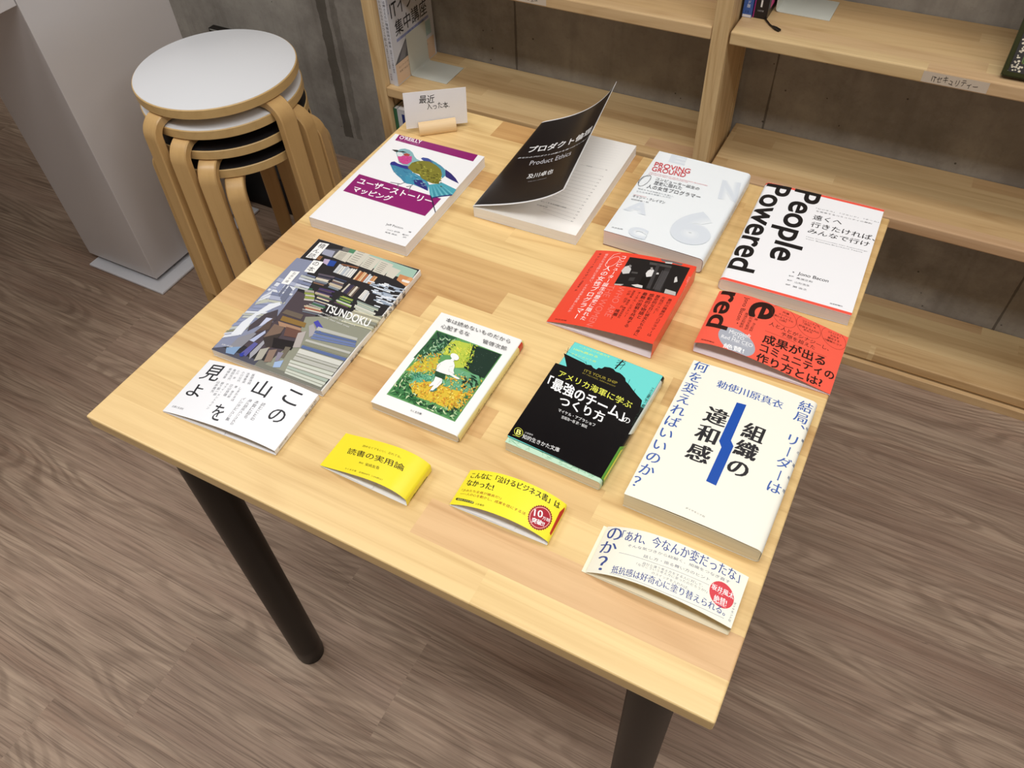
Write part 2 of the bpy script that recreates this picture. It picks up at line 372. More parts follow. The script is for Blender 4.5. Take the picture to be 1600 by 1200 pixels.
  ['P',[259.6,124.4,263.3,123.6,264.2,123.0,260.4,123.7],'#9fd2d6'],
  ['P',[248.1,128.4,251.8,127.7,252.7,127.0,248.9,127.8],'#9fd2d6'],
  ['P',[260.7,125.9,264.4,125.1,265.3,124.5,261.5,125.2],'#9fd2d6'],
  ['P',[264.4,121.9,268.1,121.1,269.0,120.5,265.2,121.2],'#9fd2d6'],
  ['P',[212.3,129.3,216.2,128.5,217.1,127.9,213.1,128.6],'#9fd2d6'],
  ['P',[235.5,131.8,239.2,131.1,240.1,130.4,236.2,131.2],'#9fd2d6'],
  ['P',[231.3,134.5,235.1,133.7,236.0,133.1,232.1,133.8],'#7fc0cc'],
  ['P',[247.7,123.8,251.4,123.1,252.3,122.5,248.4,123.2],'#7fc0cc'],
  ['P',[260.0,124.8,263.7,124.0,264.6,123.4,260.8,124.1],'#274a80'],
  ['P',[259.7,126.4,263.4,125.6,264.2,125.0,260.4,125.7],'#7fc0cc'],
  ['P',[243.1,123.1,246.8,122.4,247.7,121.7,243.9,122.4],'#274a80'],
  ['P',[245.0,131.5,248.7,130.8,249.6,130.1,245.8,130.9],'#274a80'],
  ['P',[257.7,122.4,261.4,121.7,262.3,121.0,258.5,121.8],'#9fd2d6'],
  ['P',[261.6,118.1,265.3,117.4,266.2,116.8,262.4,117.5],'#9fd2d6'],
  ['P',[257.7,121.6,261.4,120.9,262.3,120.3,258.5,121.0],'#9fd2d6'],
  ['P',[247.4,128.2,251.1,127.4,252.0,126.8,248.2,127.5],'#9fd2d6'],
  ['P',[239.8,127.6,243.6,126.8,244.5,126.2,240.6,126.9],'#2a5f86'],
  ['P',[225.9,136.3,229.7,135.5,230.6,134.9,226.7,135.6],'#2a5f86'],
  ['P',[222.4,126.4,226.3,125.6,227.2,125.0,223.2,125.8],'#9fd2d6'],
  ['P',[209.6,129.6,213.4,128.8,214.3,128.2,210.4,128.9],'#274a80'],
  ['P',[223.8,135.4,227.7,134.6,228.6,134.0,224.6,134.8],'#2a5f86'],
  ['P',[206.6,153.2,207.5,153.4,208.0,152.3],'#9c2a68'],
  ['P',[202.8,161.9,203.6,162.0,204.1,161.0],'#9c2a68'],
  ['P',[216.5,159.4,217.3,159.6,217.8,158.6],'#e59ac0'],
  ['P',[206.3,152.6,207.1,152.8,207.6,151.7],'#9c2a68'],
  ['P',[214.9,165.2,215.7,165.3,216.2,164.3],'#e59ac0'],
  ['P',[214.0,159.6,214.8,159.8,215.3,158.8],'#9c2a68'],
  ['P',[212.1,167.6,212.9,167.7,213.4,166.6],'#9c2a68'],
  ['P',[208.2,157.2,209.1,157.3,209.6,156.3],'#e59ac0'],
  ['P',[204.8,155.0,205.7,155.2,206.2,154.1],'#e59ac0'],
  ['P',[213.0,160.2,213.9,160.3,214.4,159.3],'#9c2a68'],
  ['P',[209.9,166.1,210.7,166.3,211.2,165.2],'#9c2a68'],
  ['P',[208.6,156.3,209.4,156.5,209.9,155.4],'#9c2a68'],
  ['P',[202.8,162.1,203.6,162.3,204.2,161.2],'#e59ac0'],
  ['P',[217.4,161.6,218.2,161.7,218.7,160.7],'#9c2a68'],
  ['P',[211.2,165.2,212.1,165.4,212.6,164.4],'#9c2a68'],
  ['P',[205.8,154.3,206.6,154.5,207.1,153.4],'#9c2a68'],
  ['P',[201.2,164.9,202.0,165.1,202.5,164.0],'#9c2a68'],
  ['P',[218.0,160.6,218.8,160.8,219.3,159.8],'#e59ac0'],
  ['P',[215.5,163.4,216.4,163.5,216.9,162.5],'#9c2a68'],
  ['P',[201.2,161.4,202.1,161.6,202.6,160.5],'#e59ac0'],
  ['P',[212.1,157.0,212.9,157.2,213.4,156.1],'#e59ac0'],
  ['P',[205.5,160.5,206.4,160.6,206.9,159.6],'#9c2a68'],
  ['P',[214.9,156.7,215.7,156.8,216.2,155.8],'#e59ac0'],
  ['P',[205.2,158.7,206.1,158.8,206.6,157.8],'#9c2a68'],
  ['P',[203.1,162.4,203.9,162.5,204.5,161.5],'#9c2a68'],
  ['P',[210.7,168.1,211.5,168.3,212.0,167.2],'#e59ac0'],
  ['P',[214.2,156.7,215.0,156.8,215.5,155.8],'#e59ac0'],
  ['P',[211.2,162.3,212.0,162.5,212.5,161.4],'#9c2a68'],
  ['P',[210.2,159.8,211.0,159.9,211.6,158.8],'#9c2a68'],
  ['P',[207.1,165.8,208.0,166.0,208.5,164.9],'#e59ac0'],
  ['P',[273.6,122.5,289.2,100.1,289.6,100.9],'#8fd0d8'],
  ['P',[274.7,123.6,291.8,102.2,292.2,103.0],'#1f5f7c'],
  ['P',[275.8,124.7,294.4,104.3,294.8,105.0],'#8fd0d8'],
  ['P',[276.9,125.8,297.0,106.4,297.4,107.1],'#1f5f7c'],
  ['P',[278.0,126.9,299.6,108.5,300.1,109.2],'#8fd0d8'],
  ['P',[279.0,128.0,302.3,110.6,302.7,111.3],'#1f5f7c'],
  ['P',[280.1,129.0,304.9,112.6,305.3,113.4],'#8fd0d8'],
  ['P',[281.2,130.1,307.5,114.7,307.9,115.5],'#1f5f7c'],
  ['P',[282.3,131.2,310.1,116.8,310.5,117.6],'#8fd0d8'],
  ['P',[288.8,100.7,298.3,108.6,309.6,116.6,310.7,114.6,299.4,106.8,289.9,98.9],'#2a2870'],
  ['P',[283.0,104.4,287.9,100.9,309.1,74.9,308.6,73.7],'#1d1c3c'],
  ['L',[237.51,114.68,234.62,109.09,219.47,106.84],1.1,'#74707a'],
  ['L',[234.62,109.09,230.91,106.88,235.76,102.14,235.18,98.0],1.1,'#74707a'],
  ['L',[250.34,114.36,249.76,111.17,244.73,107.03],1.1,'#74707a'],
  ['L',[249.76,111.17,251.05,104.91,254.74,97.83],1.1,'#74707a'],
 ]),
 'ethics': (0.2094, 0.4726, 1.48, 'bez3([(0,.0152),(-.0128,.0172),(.0847,.0354),(.1279,.0794)],40)', 0.2146, 'bez3([(0,.0152),(-.0160,.0197),(.0800,.0353),(.1084,.1032)],40)', [
  ['P',[2.6,2.6,143.16,2.6,143.16,211.8,2.6,211.8],'#121116'],
  ['^'],
  ['T','プロダクト倫理',[23.32,125.75,139.21,115.1,19.88,143.4],'#f2f2f2',2,0],
  ['T','あなたのプロダクトは誰かを傷つけていないか',[14.19,112.22,145.02,102.16,14.47,115.81],'#e8e8ea',1,0],
  ['T','Product Ethics',[43.98,90.59,114.87,86.44,41.4,101.97],'#c9c9cf',0,1],
  ['T','及川卓也',[56.81,56.21,99.06,55.35,54.35,67.66],'#f2f2f2',1,0],
  ['T','Takuya Oikawa',[62.79,47.22,93.12,47.61,62.77,48.92],'#b9b9c0',0,0],
 ]),
 'ethics_page': (0.2094, 0.4726, 1.48, '[(0,.0150),(.1442,.0150)]', 0.2146, None, [
  ['L',[89.6,142.38,124.08,144.53],0.25,'#8f8f92'],
  ['T','2',[125.34,143.57,128.62,143.48,125.39,145.27],'#6c6c70',0,0],
  ['L',[88.75,127.26,124.33,128.57],0.25,'#8f8f92'],
  ['T','13',[125.58,127.63,128.84,127.55,125.62,129.33],'#6c6c70',0,0],
  ['L',[88.32,119.78,124.46,120.69],0.25,'#8f8f92'],
  ['T','18',[125.7,119.76,128.94,119.69,125.74,121.46],'#6c6c70',0,0],
  ['L',[87.91,112.36,124.58,112.88],0.25,'#8f8f92'],
  ['T','23',[125.82,111.96,129.04,111.9,125.85,113.66],'#6c6c70',0,0],
  ['L',[87.49,105.0,124.7,105.14],0.25,'#8f8f92'],
  ['T','28',[125.93,104.23,129.15,104.17,125.96,105.93],'#6c6c70',0,0],
  ['L',[87.08,97.7,124.83,97.46],0.25,'#8f8f92'],
  ['T','33',[126.05,96.56,129.25,96.51,126.08,98.26],'#6c6c70',0,0],
  ['L',[86.67,90.45,124.95,89.84],0.25,'#8f8f92'],
  ['T','38',[126.16,88.95,129.35,88.91,126.18,90.65],'#6c6c70',0,0],
  ['L',[86.26,83.25,125.06,82.29],0.25,'#8f8f92'],
  ['T','43',[126.28,81.41,129.45,81.38,126.3,83.11],'#6c6c70',0,0],
  ['L',[85.86,76.11,125.18,74.8],0.25,'#8f8f92'],
  ['T','48',[126.39,73.93,129.55,73.91,126.4,75.63],'#6c6c70',0,0],
  ['L',[85.46,69.02,125.3,67.37],0.25,'#8f8f92'],
  ['T','53',[126.5,66.51,129.65,66.49,126.51,68.21],'#6c6c70',0,0],
  ['L',[85.07,61.99,125.42,60.0],0.25,'#8f8f92'],
  ['T','58',[126.61,59.15,129.75,59.15,126.61,60.85],'#6c6c70',0,0],
  ['L',[84.67,55.01,125.53,52.7],0.25,'#8f8f92'],
  ['T','63',[126.72,51.86,129.85,51.86,126.72,53.56],'#6c6c70',0,0],
  ['L',[84.28,48.08,125.65,45.45],0.25,'#8f8f92'],
  ['T','68',[126.83,44.62,129.94,44.63,126.82,46.32],'#6c6c70',0,0],
  ['L',[83.89,41.2,125.76,38.26],0.25,'#8f8f92'],
  ['T','73',[126.94,37.44,130.04,37.46,126.93,39.14],'#6c6c70',0,0],
  ['L',[83.51,34.37,125.87,31.13],0.25,'#8f8f92'],
  ['T','78',[127.05,30.32,130.13,30.34,127.04,32.02],'#6c6c70',0,0],
  ['L',[83.13,27.59,125.98,24.06],0.25,'#8f8f92'],
  ['T','83',[127.16,23.26,130.23,23.29,127.14,24.96],'#6c6c70',0,0],
  ['T','つまみ',[98.19,142.15,106.98,142.12,98.2,144.35],'#6c6c70',0,0],
  ['T','正しくなる発明観の課題',[74.64,45.65,110.89,45.24,74.67,48.05],'#707074',0,0],
  ['T','の境界線',[73.4,36.83,88.45,36.52,73.45,39.23],'#707074',0,0],
  ['L',[78.6,149.12,128.9,155.28],0.2,'#dcdcde'],
  ['L',[78.61,155.33,129.07,161.44],0.2,'#dcdcde'],
  ['L',[78.62,161.58,129.24,167.64],0.2,'#dcdcde'],
  ['L',[78.62,167.87,129.41,173.88],0.2,'#dcdcde'],
  ['L',[78.63,174.2,129.58,180.16],0.2,'#dcdcde'],
  ['L',[78.64,180.57,129.76,186.48],0.2,'#dcdcde'],
  ['L',[78.65,186.99,129.93,192.84],0.2,'#dcdcde'],
  ['L',[78.65,193.45,130.11,199.24],0.2,'#dcdcde'],
  ['L',[78.66,199.95,130.28,205.69],0.2,'#dcdcde'],
 ]),
 'proving': (0.384, 0.4923, -0.24, 'prof_right(.128,.0224,.005,.0006)', 0.1888, None, [
  ['T','E',[20.0,169.32,42.52,169.62,18.07,187.69],'#e6ebef',21,0],
  ['^'],
  ['T','E',[20.0,169.32,42.52,169.62,18.07,187.69],'#e3e9ed',19,0],
  ['^'],
  ['T','E',[20.0,169.32,42.52,169.62,18.07,187.69],'#e0e6eb',17,0],
  ['^'],
  ['T','E',[20.0,169.32,42.52,169.62,18.07,187.69],'#dde3e9',15,0],
  ['^'],
  ['T','E',[20.0,169.32,42.52,169.62,18.07,187.69],'#d9e0e7',13,0],
  ['^'],
  ['T','E',[20.0,169.32,42.52,169.62,18.07,187.69],'#d6dde5',11,0],
  ['^'],
  ['T','N',[105.36,119.42,128.78,123.45,98.41,160.04],'#e6ebef',21,0],
  ['^'],
  ['T','N',[105.36,119.42,128.78,123.45,98.41,160.04],'#e3e9ed',19,0],
  ['^'],
  ['T','N',[105.36,119.42,128.78,123.45,98.41,160.04],'#e0e6eb',17,0],
  ['^'],
  ['T','N',[105.36,119.42,128.78,123.45,98.41,160.04],'#dde3e9',15,0],
  ['^'],
  ['T','N',[105.36,119.42,128.78,123.45,98.41,160.04],'#d9e0e7',13,0],
  ['^'],
  ['T','N',[105.36,119.42,128.78,123.45,98.41,160.04],'#d6dde5',11,0],
  ['^'],
  ['T','A',[5.61,47.94,35.76,48.1,7.16,71.17],'#e6ebef',21,0],
  ['^'],
  ['T','A',[5.61,47.94,35.76,48.1,7.16,71.17],'#e3e9ed',19,0],
  ['^'],
  ['T','A',[5.61,47.94,35.76,48.1,7.16,71.17],'#e0e6eb',17,0],
  ['^'],
  ['T','A',[5.61,47.94,35.76,48.1,7.16,71.17],'#dde3e9',15,0],
  ['^'],
  ['T','A',[5.61,47.94,35.76,48.1,7.16,71.17],'#d9e0e7',13,0],
  ['^'],
  ['T','A',[5.61,47.94,35.76,48.1,7.16,71.17],'#d6dde5',11,0],
  ['^'],
  ['T','6',[76.17,14.11,125.05,20.64,66.82,80.91],'#e6ebef',21,0],
  ['^'],
  ['T','6',[76.17,14.11,125.05,20.64,66.82,80.91],'#e3e9ed',19,0],
  ['^'],
  ['T','6',[76.17,14.11,125.05,20.64,66.82,80.91],'#e0e6eb',17,0],
  ['^'],
  ['T','6',[76.17,14.11,125.05,20.64,66.82,80.91],'#dde3e9',15,0],
  ['^'],
  ['T','6',[76.17,14.11,125.05,20.64,66.82,80.91],'#d9e0e7',13,0],
  ['^'],
  ['T','6',[76.17,14.11,125.05,20.64,66.82,80.91],'#d6dde5',11,0],
  ['^'],
  ['T','C',[29.08,2.35,52.8,1.86,27.19,22.57],'#e6ebef',21,0],
  ['^'],
  ['T','C',[29.08,2.35,52.8,1.86,27.19,22.57],'#e3e9ed',19,0],
  ['^'],
  ['T','C',[29.08,2.35,52.8,1.86,27.19,22.57],'#e0e6eb',17,0],
  ['^'],
  ['T','C',[29.08,2.35,52.8,1.86,27.19,22.57],'#dde3e9',15,0],
  ['^'],
  ['T','C',[29.08,2.35,52.8,1.86,27.19,22.57],'#d9e0e7',13,0],
  ['^'],
  ['T','C',[29.08,2.35,52.8,1.86,27.19,22.57],'#d6dde5',11,0],
  ['^'],
  ['T','PROVING',[6.46,151.66,55.1,154.58,4.97,161.86],'#d0454c',1,1],
  ['T','GROUND',[7.06,140.65,52.5,144.24,5.67,150.49],'#d0454c',1,1],
  ['T','THE UNTOLD STORY OF THE SIX WOMEN WHO PROGRAMMED',[6.21,135.36,85.08,138.38,6.16,136.76],'#d9777c',1,0],
  ['T',"THE WORLD'S FIRST MODERN COMPUTER",[6.12,132.07,59.87,134.63,6.05,133.47],'#d9777c',1,0],
  ['T','コンピューター誕生の',[19.38,122.89,78.0,124.88,19.2,129.23],'#3a3d45',0,0],
  ['T','歴史に隠れた',[20.84,112.94,57.56,116.06,20.09,121.08],'#3a3d45',0,0],
  ['T','人の女性プログラマー',[15.25,101.8,85.47,107.77,14.34,110.57],'#3a3d45',0,0],
  ['L',[1.97,109.84,1.89,112.74,2.08,115.81,2.55,118.89,3.26,121.84,4.19,124.5,5.28,126.74,6.49,128.44,7.74,129.51,8.98,129.9,10.14,129.58,11.17,128.59,12.0,126.96,12.61,124.78,12.95,122.17,13.02,119.26,12.81,116.19,12.33,113.12,11.61,110.21,10.68,107.59,9.6,105.39,8.41,103.73,7.17,102.67,5.95,102.29,4.8,102.58,3.78,103.54,2.94,105.13,2.33,107.27,1.97,109.84],0.55,'#3a3d45'],
  ['L',[9.91,128.33,2.43,123.95,0.22,112.26,2.12,106.47],0.5,'#3a3d45'],
  ['T','彼女たちは当時なにを思い、',[6.02,95.34,54.07,97.52,5.9,97.94],'#7b828a',0,0],
  ['T','どんな未来を想像したのか',[6.85,89.22,51.9,93.47,6.61,91.81],'#7b828a',0,0],
  ['L',[5.71,82.01,23.16,83.43],0.5,'#dc8a8c'],
  ['T','キャシー・クレイマン',[6.4,75.92,48.7,79.42,6.06,81.91],'#3a3d45',0,0],
  ['T','羽田昭裕・訳',[6.61,70.67,29.56,72.93,6.36,73.16],'#3a3d45',0,0],
  ['T','共立出版',[6.86,7.9,20.99,9.6,6.6,10.08],'#565a62',0,0],
  ['V','コンピューター誕生の歴史に隠れた6人の女性プログラマー',[133.65,157.65,137.83,45.34],3.6,'#585c66',1],
 ]),
 'red': (0.3813, 0.3377, -0.33, 'prof_band(0.1271,0.0173,0.0222,0.0235,ext=0)', 0.1384, None, [
  ['P',[48.75,130.97,123.2,133.33,125.11,81.23,50.93,76.83],'#1c1a1b'],
  ['^'],
  ['P',[50.22,112.08,54.27,115.15,59.37,109.27,60.05,101.3,53.29,98.5,49.14,103.58],'#cfcdcb'],
  ['P',[54.09,117.18,57.28,115.92,58.01,110.96,55.44,112.35],'#8a8786'],
  ['P',[79.2,112.04,82.38,117.13,87.57,113.76,87.08,103.53,81.74,100.78,78.69,106.82],'#dedcda'],
  ['P',[79.93,118.39,82.03,119.67,84.46,115.77,82.67,113.76],'#9a9694'],
  ['P',[85.99,111.21,92.58,112.43,93.61,109.77,86.82,107.46],'#c9c7c4'],
  ['P',[77.39,100.38,87.21,101.58,88.03,80.23,78.78,81.03],'#0d0c0d'],
  ['P',[112.87,110.85,114.43,113.43,118.17,105.02,114.98,101.81],'#d2d0cd'],
  ['P',[75.37,128.29,102.28,129.03,103.06,125.24,76.61,123.51],'#4a4746'],
  ['P',[84.94,127.17,88.74,127.4,93.59,82.16,89.02,82.51],'#3b393a'],
  ['P',[96.52,123.92,102.84,124.14,106.56,81.13,99.01,81.21],'#343233'],
  ['P',[110.08,88.25,122.78,87.51,124.4,81.5,111.0,80.91],'#bdbab6'],
  ['P',[70.52,82.36,77.02,85.37,83.59,84.96,84.69,80.64,76.52,80.3],'#d8d5d1'],
  ['P',[51.11,78.86,62.07,80.85,59.54,77.56,51.29,76.92],'#bdbab6'],
  ['P',[84.85,137.51,100.17,138.13,113.31,137.2,112.06,133.66,100.25,134.45,88.93,133.65],'#6c6967'],
  ['P',[92.15,133.7,101.25,135.21,100.93,132.63,93.56,131.7],'#d8d6d2'],
  ['P',[61.64,105.4,69.28,105.96,69.87,102.9,62.25,102.32],'#4b4948'],
  ['P',[63.64,94.24,70.04,96.11,70.28,89.21,64.12,88.38],'#3a3838'],
  ['P',[94.97,117.9,95.83,118.0,97.47,83.55,96.56,83.61],'#555253'],
  ['P',[96.75,117.92,97.61,118.02,99.21,83.6,98.3,83.66],'#555253'],
  ['P',[98.53,117.94,99.39,118.04,100.95,83.66,100.04,83.71],'#555253'],
  ['P',[100.31,117.97,101.16,118.07,102.68,83.72,101.78,83.77],'#555253'],
  ['P',[102.08,118.0,102.93,118.11,104.41,83.78,103.51,83.83],'#555253'],
  ['V','キャシー・クレイマン',[9.2,130.57,9.77,82.37],3.6,'#2a1412',0],
  ['V','羽田昭裕・訳',[10.42,75.7,10.14,58.78],2.6,'#2a1412',0],
  ['V','彼女たちは当時なにを思い、',[18.26,130.07,21.15,74.22],2.9,'#f7c9c4',0],
  ['V','どんな未来を想像したのか',[19.22,69.5,19.85,21.33],2.9,'#f7c9c4',0],
  ['V','コンピューター誕生の歴史に隠れた',[41.46,128.31,41.42,12.89],6.2,'#fdf0ee',1],
  ['V','人の女性プログラマー',[30.96,104.04,31.57,14.26],7.6,'#fdf0ee',1],
  ['L',[24.74,114.3,24.93,116.65,25.47,119.06,26.32,121.42,27.44,123.61,28.77,125.53,30.25,127.07,31.8,128.16,33.33,128.74,34.78,128.79,36.07,128.3,37.13,127.29,37.91,125.82,38.39,123.95,38.52,121.79,38.32,119.44,37.79,117.02,36.96,114.64,35.86,112.44,34.56,110.52,33.11,108.98,31.59,107.89,30.06,107.32,28.61,107.28,27.31,107.78,26.22,108.8,25.41,110.28,24.9,112.14,24.74,114.3],0.55,'#fbe3e0'],
  ['L',[34.57,136.14,27.48,131.72,24.7,120.64,26.27,112.43],0.5,'#fbe3e0'],
  ['T','WHO ARE',[58.67,76.53,62.63,22.87,66.29,76.37],'#f0766a',0,1],
  ['T','THE WOMEN?',[45.77,75.94,49.93,-1.23,53.59,75.55],'#f0766a',0,1],
  ['V','最初の職業的プログラマーは',[121.29,72.09,120.93,11.47],4.0,'#2a1412',0],
  ['V','女性だった！',[113.55,72.8,113.75,46.6],4.0,'#2a1412',0],
  ['V','歴史的な日に彼女たちの身に',[106.72,72.89,107.19,6.89],4.0,'#2a1412',1],
  ['V','感動的な物語と',[99.38,72.34,100.05,33.93],4.0,'#2a1412',1],
  ['V','最難の困窮を共有する',[91.64,71.76,92.52,16.06],4.0,'#2a1412',1],
  ['V','オーラル・ヒストリー',[84.77,71.6,84.7,30.46],3.6,'#2a1412',0],
  ['V','歴史学者 横田氏 情報技術研究',[78.28,72.23,79.08,25.88],2.2,'#2a1412',0],
  ['V','小谷 元子 氏',[73.39,70.66,75.32,43.28],3.4,'#2a1412',0],
  ['V','推薦！',[73.32,35.11,73.66,22.5],4.2,'#2a1412',1],
  ['T','共立出版',[8.63,4.09,24.16,3.47,8.72,6.29],'#2a1412',0,0],
  ['V','コンピューター誕生の歴史に隠れた6人の女性プログラマー',[127.65,116.74,138.88,41.87],3.2,'#f7c9c4',0],
 ]),
 'people': (0.5378, 0.4756, 1.31, 'prof_left(.1492,.0158,.0055,.0004)', 0.2065, None, [
  ['P',[17,0.2,309.03,0.2,309.03,4.6,17,4.6],'#ee5a48'],
  ['P',[17,202.1,309.03,202.1,309.03,206.3,17,206.3],'#ee5a48'],
  ['^'],
  ['T','People',[199.15,207.68,202.53,58.92,231.65,207.33],'#1b1a1c',2,1],
  ['T','Powered',[163.24,204.85,162.69,22.07,193.84,206.91],'#1b1a1c',2,1],
  ['T','「ビジネス」「ブランド」「チーム」',[231.56,174.28,307.12,177.29,231.46,176.88],'#2e2e33',0,0],
  ['T','を変革するコミュニティの原則',[232.81,168.7,300.05,170.89,232.73,171.3],'#2e2e33',0,0],
  ['T','遠くへ',[231.87,151.53,266.77,154.31,232.33,161.86],'#1b1a1c',1,0],
  ['T','行きたければ、',[232.68,136.51,309.22,139.42,232.82,147.34],'#1b1a1c',1,0],
  ['T','みんなで行け',[232.25,123.07,304.36,126.0,232.76,132.82],'#1b1a1c',1,0],
  ['T','How Communities Can Supercharge',[233.21,114.33,304.76,115.88,233.18,115.93],'#2e2e33',0,0],
  ['T','Your Business,Brand,and Teams',[233.12,110.14,299.69,112.07,233.07,111.74],'#2e2e33',0,0],
  ['T','著',[233.48,43.63,235.74,43.91,233.21,45.81],'#2e2e33',0,0],
  ['T','Jono Bacon',[239.94,42.7,274.52,43.49,240.12,48.03],'#2e2e33',1,1],
  ['T','監訳',[231.46,35.82,236.97,36.39,231.23,38.01],'#2e2e33',0,0],
  ['T','高須正和',[240.06,34.94,258.14,35.36,239.99,38.14],'#2e2e33',0,0],
  ['T','監訳',[231.48,27.81,236.95,28.39,231.25,30.0],'#2e2e33',0,0],
  ['T','山形浩生',[240.03,26.96,256.9,27.38,239.95,30.16],'#2e2e33',0,0],
  ['T','編訳',[231.49,19.88,236.94,20.47,231.25,22.07],'#2e2e33',0,0],
  ['T','関 治之',[240.0,19.06,255.67,19.47,239.92,22.26],'#2e2e33',0,0],
  ['T','技術評論社',[283.68,9.05,297.68,9.74,283.58,11.05],'#2e2e33',1,0],
 ]),
 'pobi': (0.5454, 0.3675, 0.67, '[(0.1480-a,z) for a,z in prof_band(0.1480,0.0113,0.0282,0.0141)][::-1]', 0.0899, None, [
  ['T','red',[164.78,89.88,165.2,27.44,188.0,88.76],'#2b1512',2,1],
  ['T','e',[202.71,85.94,202.44,58.03,228.04,90.35],'#2b1512',2,1],
  ['T','Jono Bacon・',[192.46,86.2,193.18,40.91,197.18,87.05],'#2b1512',0,1],
  ['V','関 治之監訳',[212.52,57.15,211.96,38.52],2.9,'#2b1512',0],
  ['V','山形浩生監訳',[206.69,60.27,206.93,38.67],2.9,'#2b1512',0],
  ['V','高須正和監訳',[200.72,60.54,200.85,39.14],2.9,'#2b1512',0],
  ['P',[222.65,17.43,220.9,20.34,218.6,23.09,215.82,25.62,212.64,27.87,209.16,29.76,205.47,31.25,201.7,32.31,197.95,32.91,194.35,33.03,191.0,32.67,188.01,31.83,185.48,30.49,183.5,28.68,182.12,26.44,181.41,23.82,181.37,20.87,182.02,17.71,183.32,14.42,185.22,11.18,187.65,8.06,190.53,5.2,193.77,2.72,197.26,0.68,200.91,-0.86,204.61,-1.85,208.24,-2.27,211.72,-2.13,214.93,-1.45,217.79,-0.24,220.21,1.43,222.12,3.51,223.47,5.93,224.22,8.61,224.33,11.48,223.8,14.45],'#a9adb8'],
  ['^'],
  ['T','Microsoft',[191.94,23.61,214.74,26.62,191.5,29.73],'#f4f4f6',0,1],
  ['T','CTO',[197.31,19.34,209.34,20.43,197.01,23.48],'#f4f4f6',0,1],
  ['T','Red Hat CEO',[186.15,13.76,220.19,15.12,185.98,18.88],'#f4f4f6',0,1],
  ['T','コミュニティの必読書',[194.32,12.74,216.48,12.64,194.33,14.24],'#e4e5ea',0,0],
  ['T','絶賛!',[192.52,0.15,214.66,1.91,191.57,7.78],'#ffffff',1,0],
  ['L',[252.97,78.4,251.57,81.51,249.52,84.46,246.94,87.1,243.94,89.31,240.69,90.97,237.34,92.0,234.06,92.35,231.04,91.99,228.41,90.93,226.32,89.24,224.88,86.97,224.15,84.25,224.17,81.21,224.94,78.02,226.4,74.83,228.49,71.8,231.1,69.12,234.08,66.91,237.3,65.27,240.6,64.3,243.8,64.03,246.77,64.46,249.35,65.58,251.42,67.32,252.87,69.6,253.64,72.29,253.67,75.27,252.97,78.4],0.3,'#7a241c'],
  ['L',[281.47,78.8,280.13,81.86,278.16,84.74,275.64,87.3,272.71,89.4,269.5,90.93,266.19,91.82,262.95,92.03,259.94,91.53,257.31,90.36,255.21,88.56,253.74,86.23,252.96,83.49,252.93,80.47,253.63,77.34,255.03,74.25,257.04,71.36,259.58,68.82,262.5,66.75,265.67,65.25,268.92,64.41,272.1,64.24,275.06,64.77,277.64,65.95,279.72,67.74,281.21,70.03,282.02,72.73,282.11,75.7,281.47,78.8],0.3,'#7a241c'],
  ['L',[310.22,79.42,308.96,82.48,307.06,85.35,304.61,87.9,301.75,89.99,298.61,91.5,295.34,92.36,292.13,92.52,289.14,91.98,286.51,90.76,284.39,88.93,282.88,86.58,282.07,83.83,281.98,80.83,282.61,77.73,283.94,74.69,285.89,71.86,288.36,69.37,291.22,67.36,294.33,65.91,297.54,65.09,300.68,64.95,303.62,65.48,306.2,66.65,308.29,68.42,309.8,70.7,310.65,73.38,310.79,76.34,310.22,79.42],0.3,'#7a241c'],
  ['T','所属',[235.84,82.62,242.93,82.95,235.7,85.62],'#2b1512',0,0],
  ['T','メンバーと',[232.44,78.06,247.03,78.47,232.36,81.06],'#2b1512',0,0],
  ['T','関わるうえでの',[228.83,73.03,250.09,74.12,228.68,76.03],'#2b1512',0,0],
  ['T','10則',[235.81,69.51,243.05,69.99,235.61,72.5],'#2b1512',0,0],
  ['T','コミュニティの',[258.88,82.81,278.2,84.87,258.58,85.59],'#2b1512',0,0],
  ['T','「成功」を',[260.3,79.29,275.18,80.28,260.1,82.28],'#2b1512',0,0],
  ['T','評価するKPIの',[256.85,73.71,280.0,75.09,256.67,76.7],'#2b1512',0,0],
  ['T','定め方',[263.21,70.54,273.05,70.83,263.12,73.54],'#2b1512',0,0],
  ['T','コミュニティ・',[288.57,83.71,305.15,85.27,288.31,86.5],'#2b1512',0,0],
  ['T','文化を',[291.81,79.68,301.86,80.57,291.55,82.67],'#2b1512',0,0],
  ['T','醸成する',[290.29,75.05,303.28,76.1,290.05,78.04],'#2b1512',0,0],
  ['T','15種類のコア',[286.55,70.4,307.08,71.47,286.39,73.4],'#2b1512',0,0],
  ['T','人と人とがシナジーし、',[226.96,56.7,295.61,57.19,227.02,62.64],'#2b1512',0,0],
  ['T','予想を超えた',[242.72,48.99,281.35,49.89,242.63,54.71],'#2b1512',0,0],
  ['L',[226.13,46.18,259.05,47.65,261.23,44.1,295.46,47.66],0.25,'#7a241c'],
  ['T','成果が出る',[227.38,27.79,296.61,32.95,226.41,42.2],'#2b1512',2,0],
  ['T','コミュニティの',[228.5,13.94,310.1,19.54,227.2,25.92],'#2b1512',2,0],
  ['T','作り方とは?',[228.46,-1.52,300.68,2.79,227.16,11.93],'#2b1512',2,0],
  ['T','技術評論社',[166.93,4.39,182.01,2.76,167.14,6.38],'#2b1512',1,0],
 ]),
 'tsundoku': (0.066, 0.1286, 2.03, 'prof_right(.1497,.0100,.0015)', 0.2097, None, [
  ['P',[0.15,0.15,148.6,0.15,148.6,209.5,0.15,209.5],'#262427'],
  ['^'],
  ['P',[0.2,0.2,60,0.2,60,8,0.2,8],'#4a4a58'],
  ['P',[60,0.2,148.5,0.2,148.5,10,60,10],'#75766c'],
  ['^'],
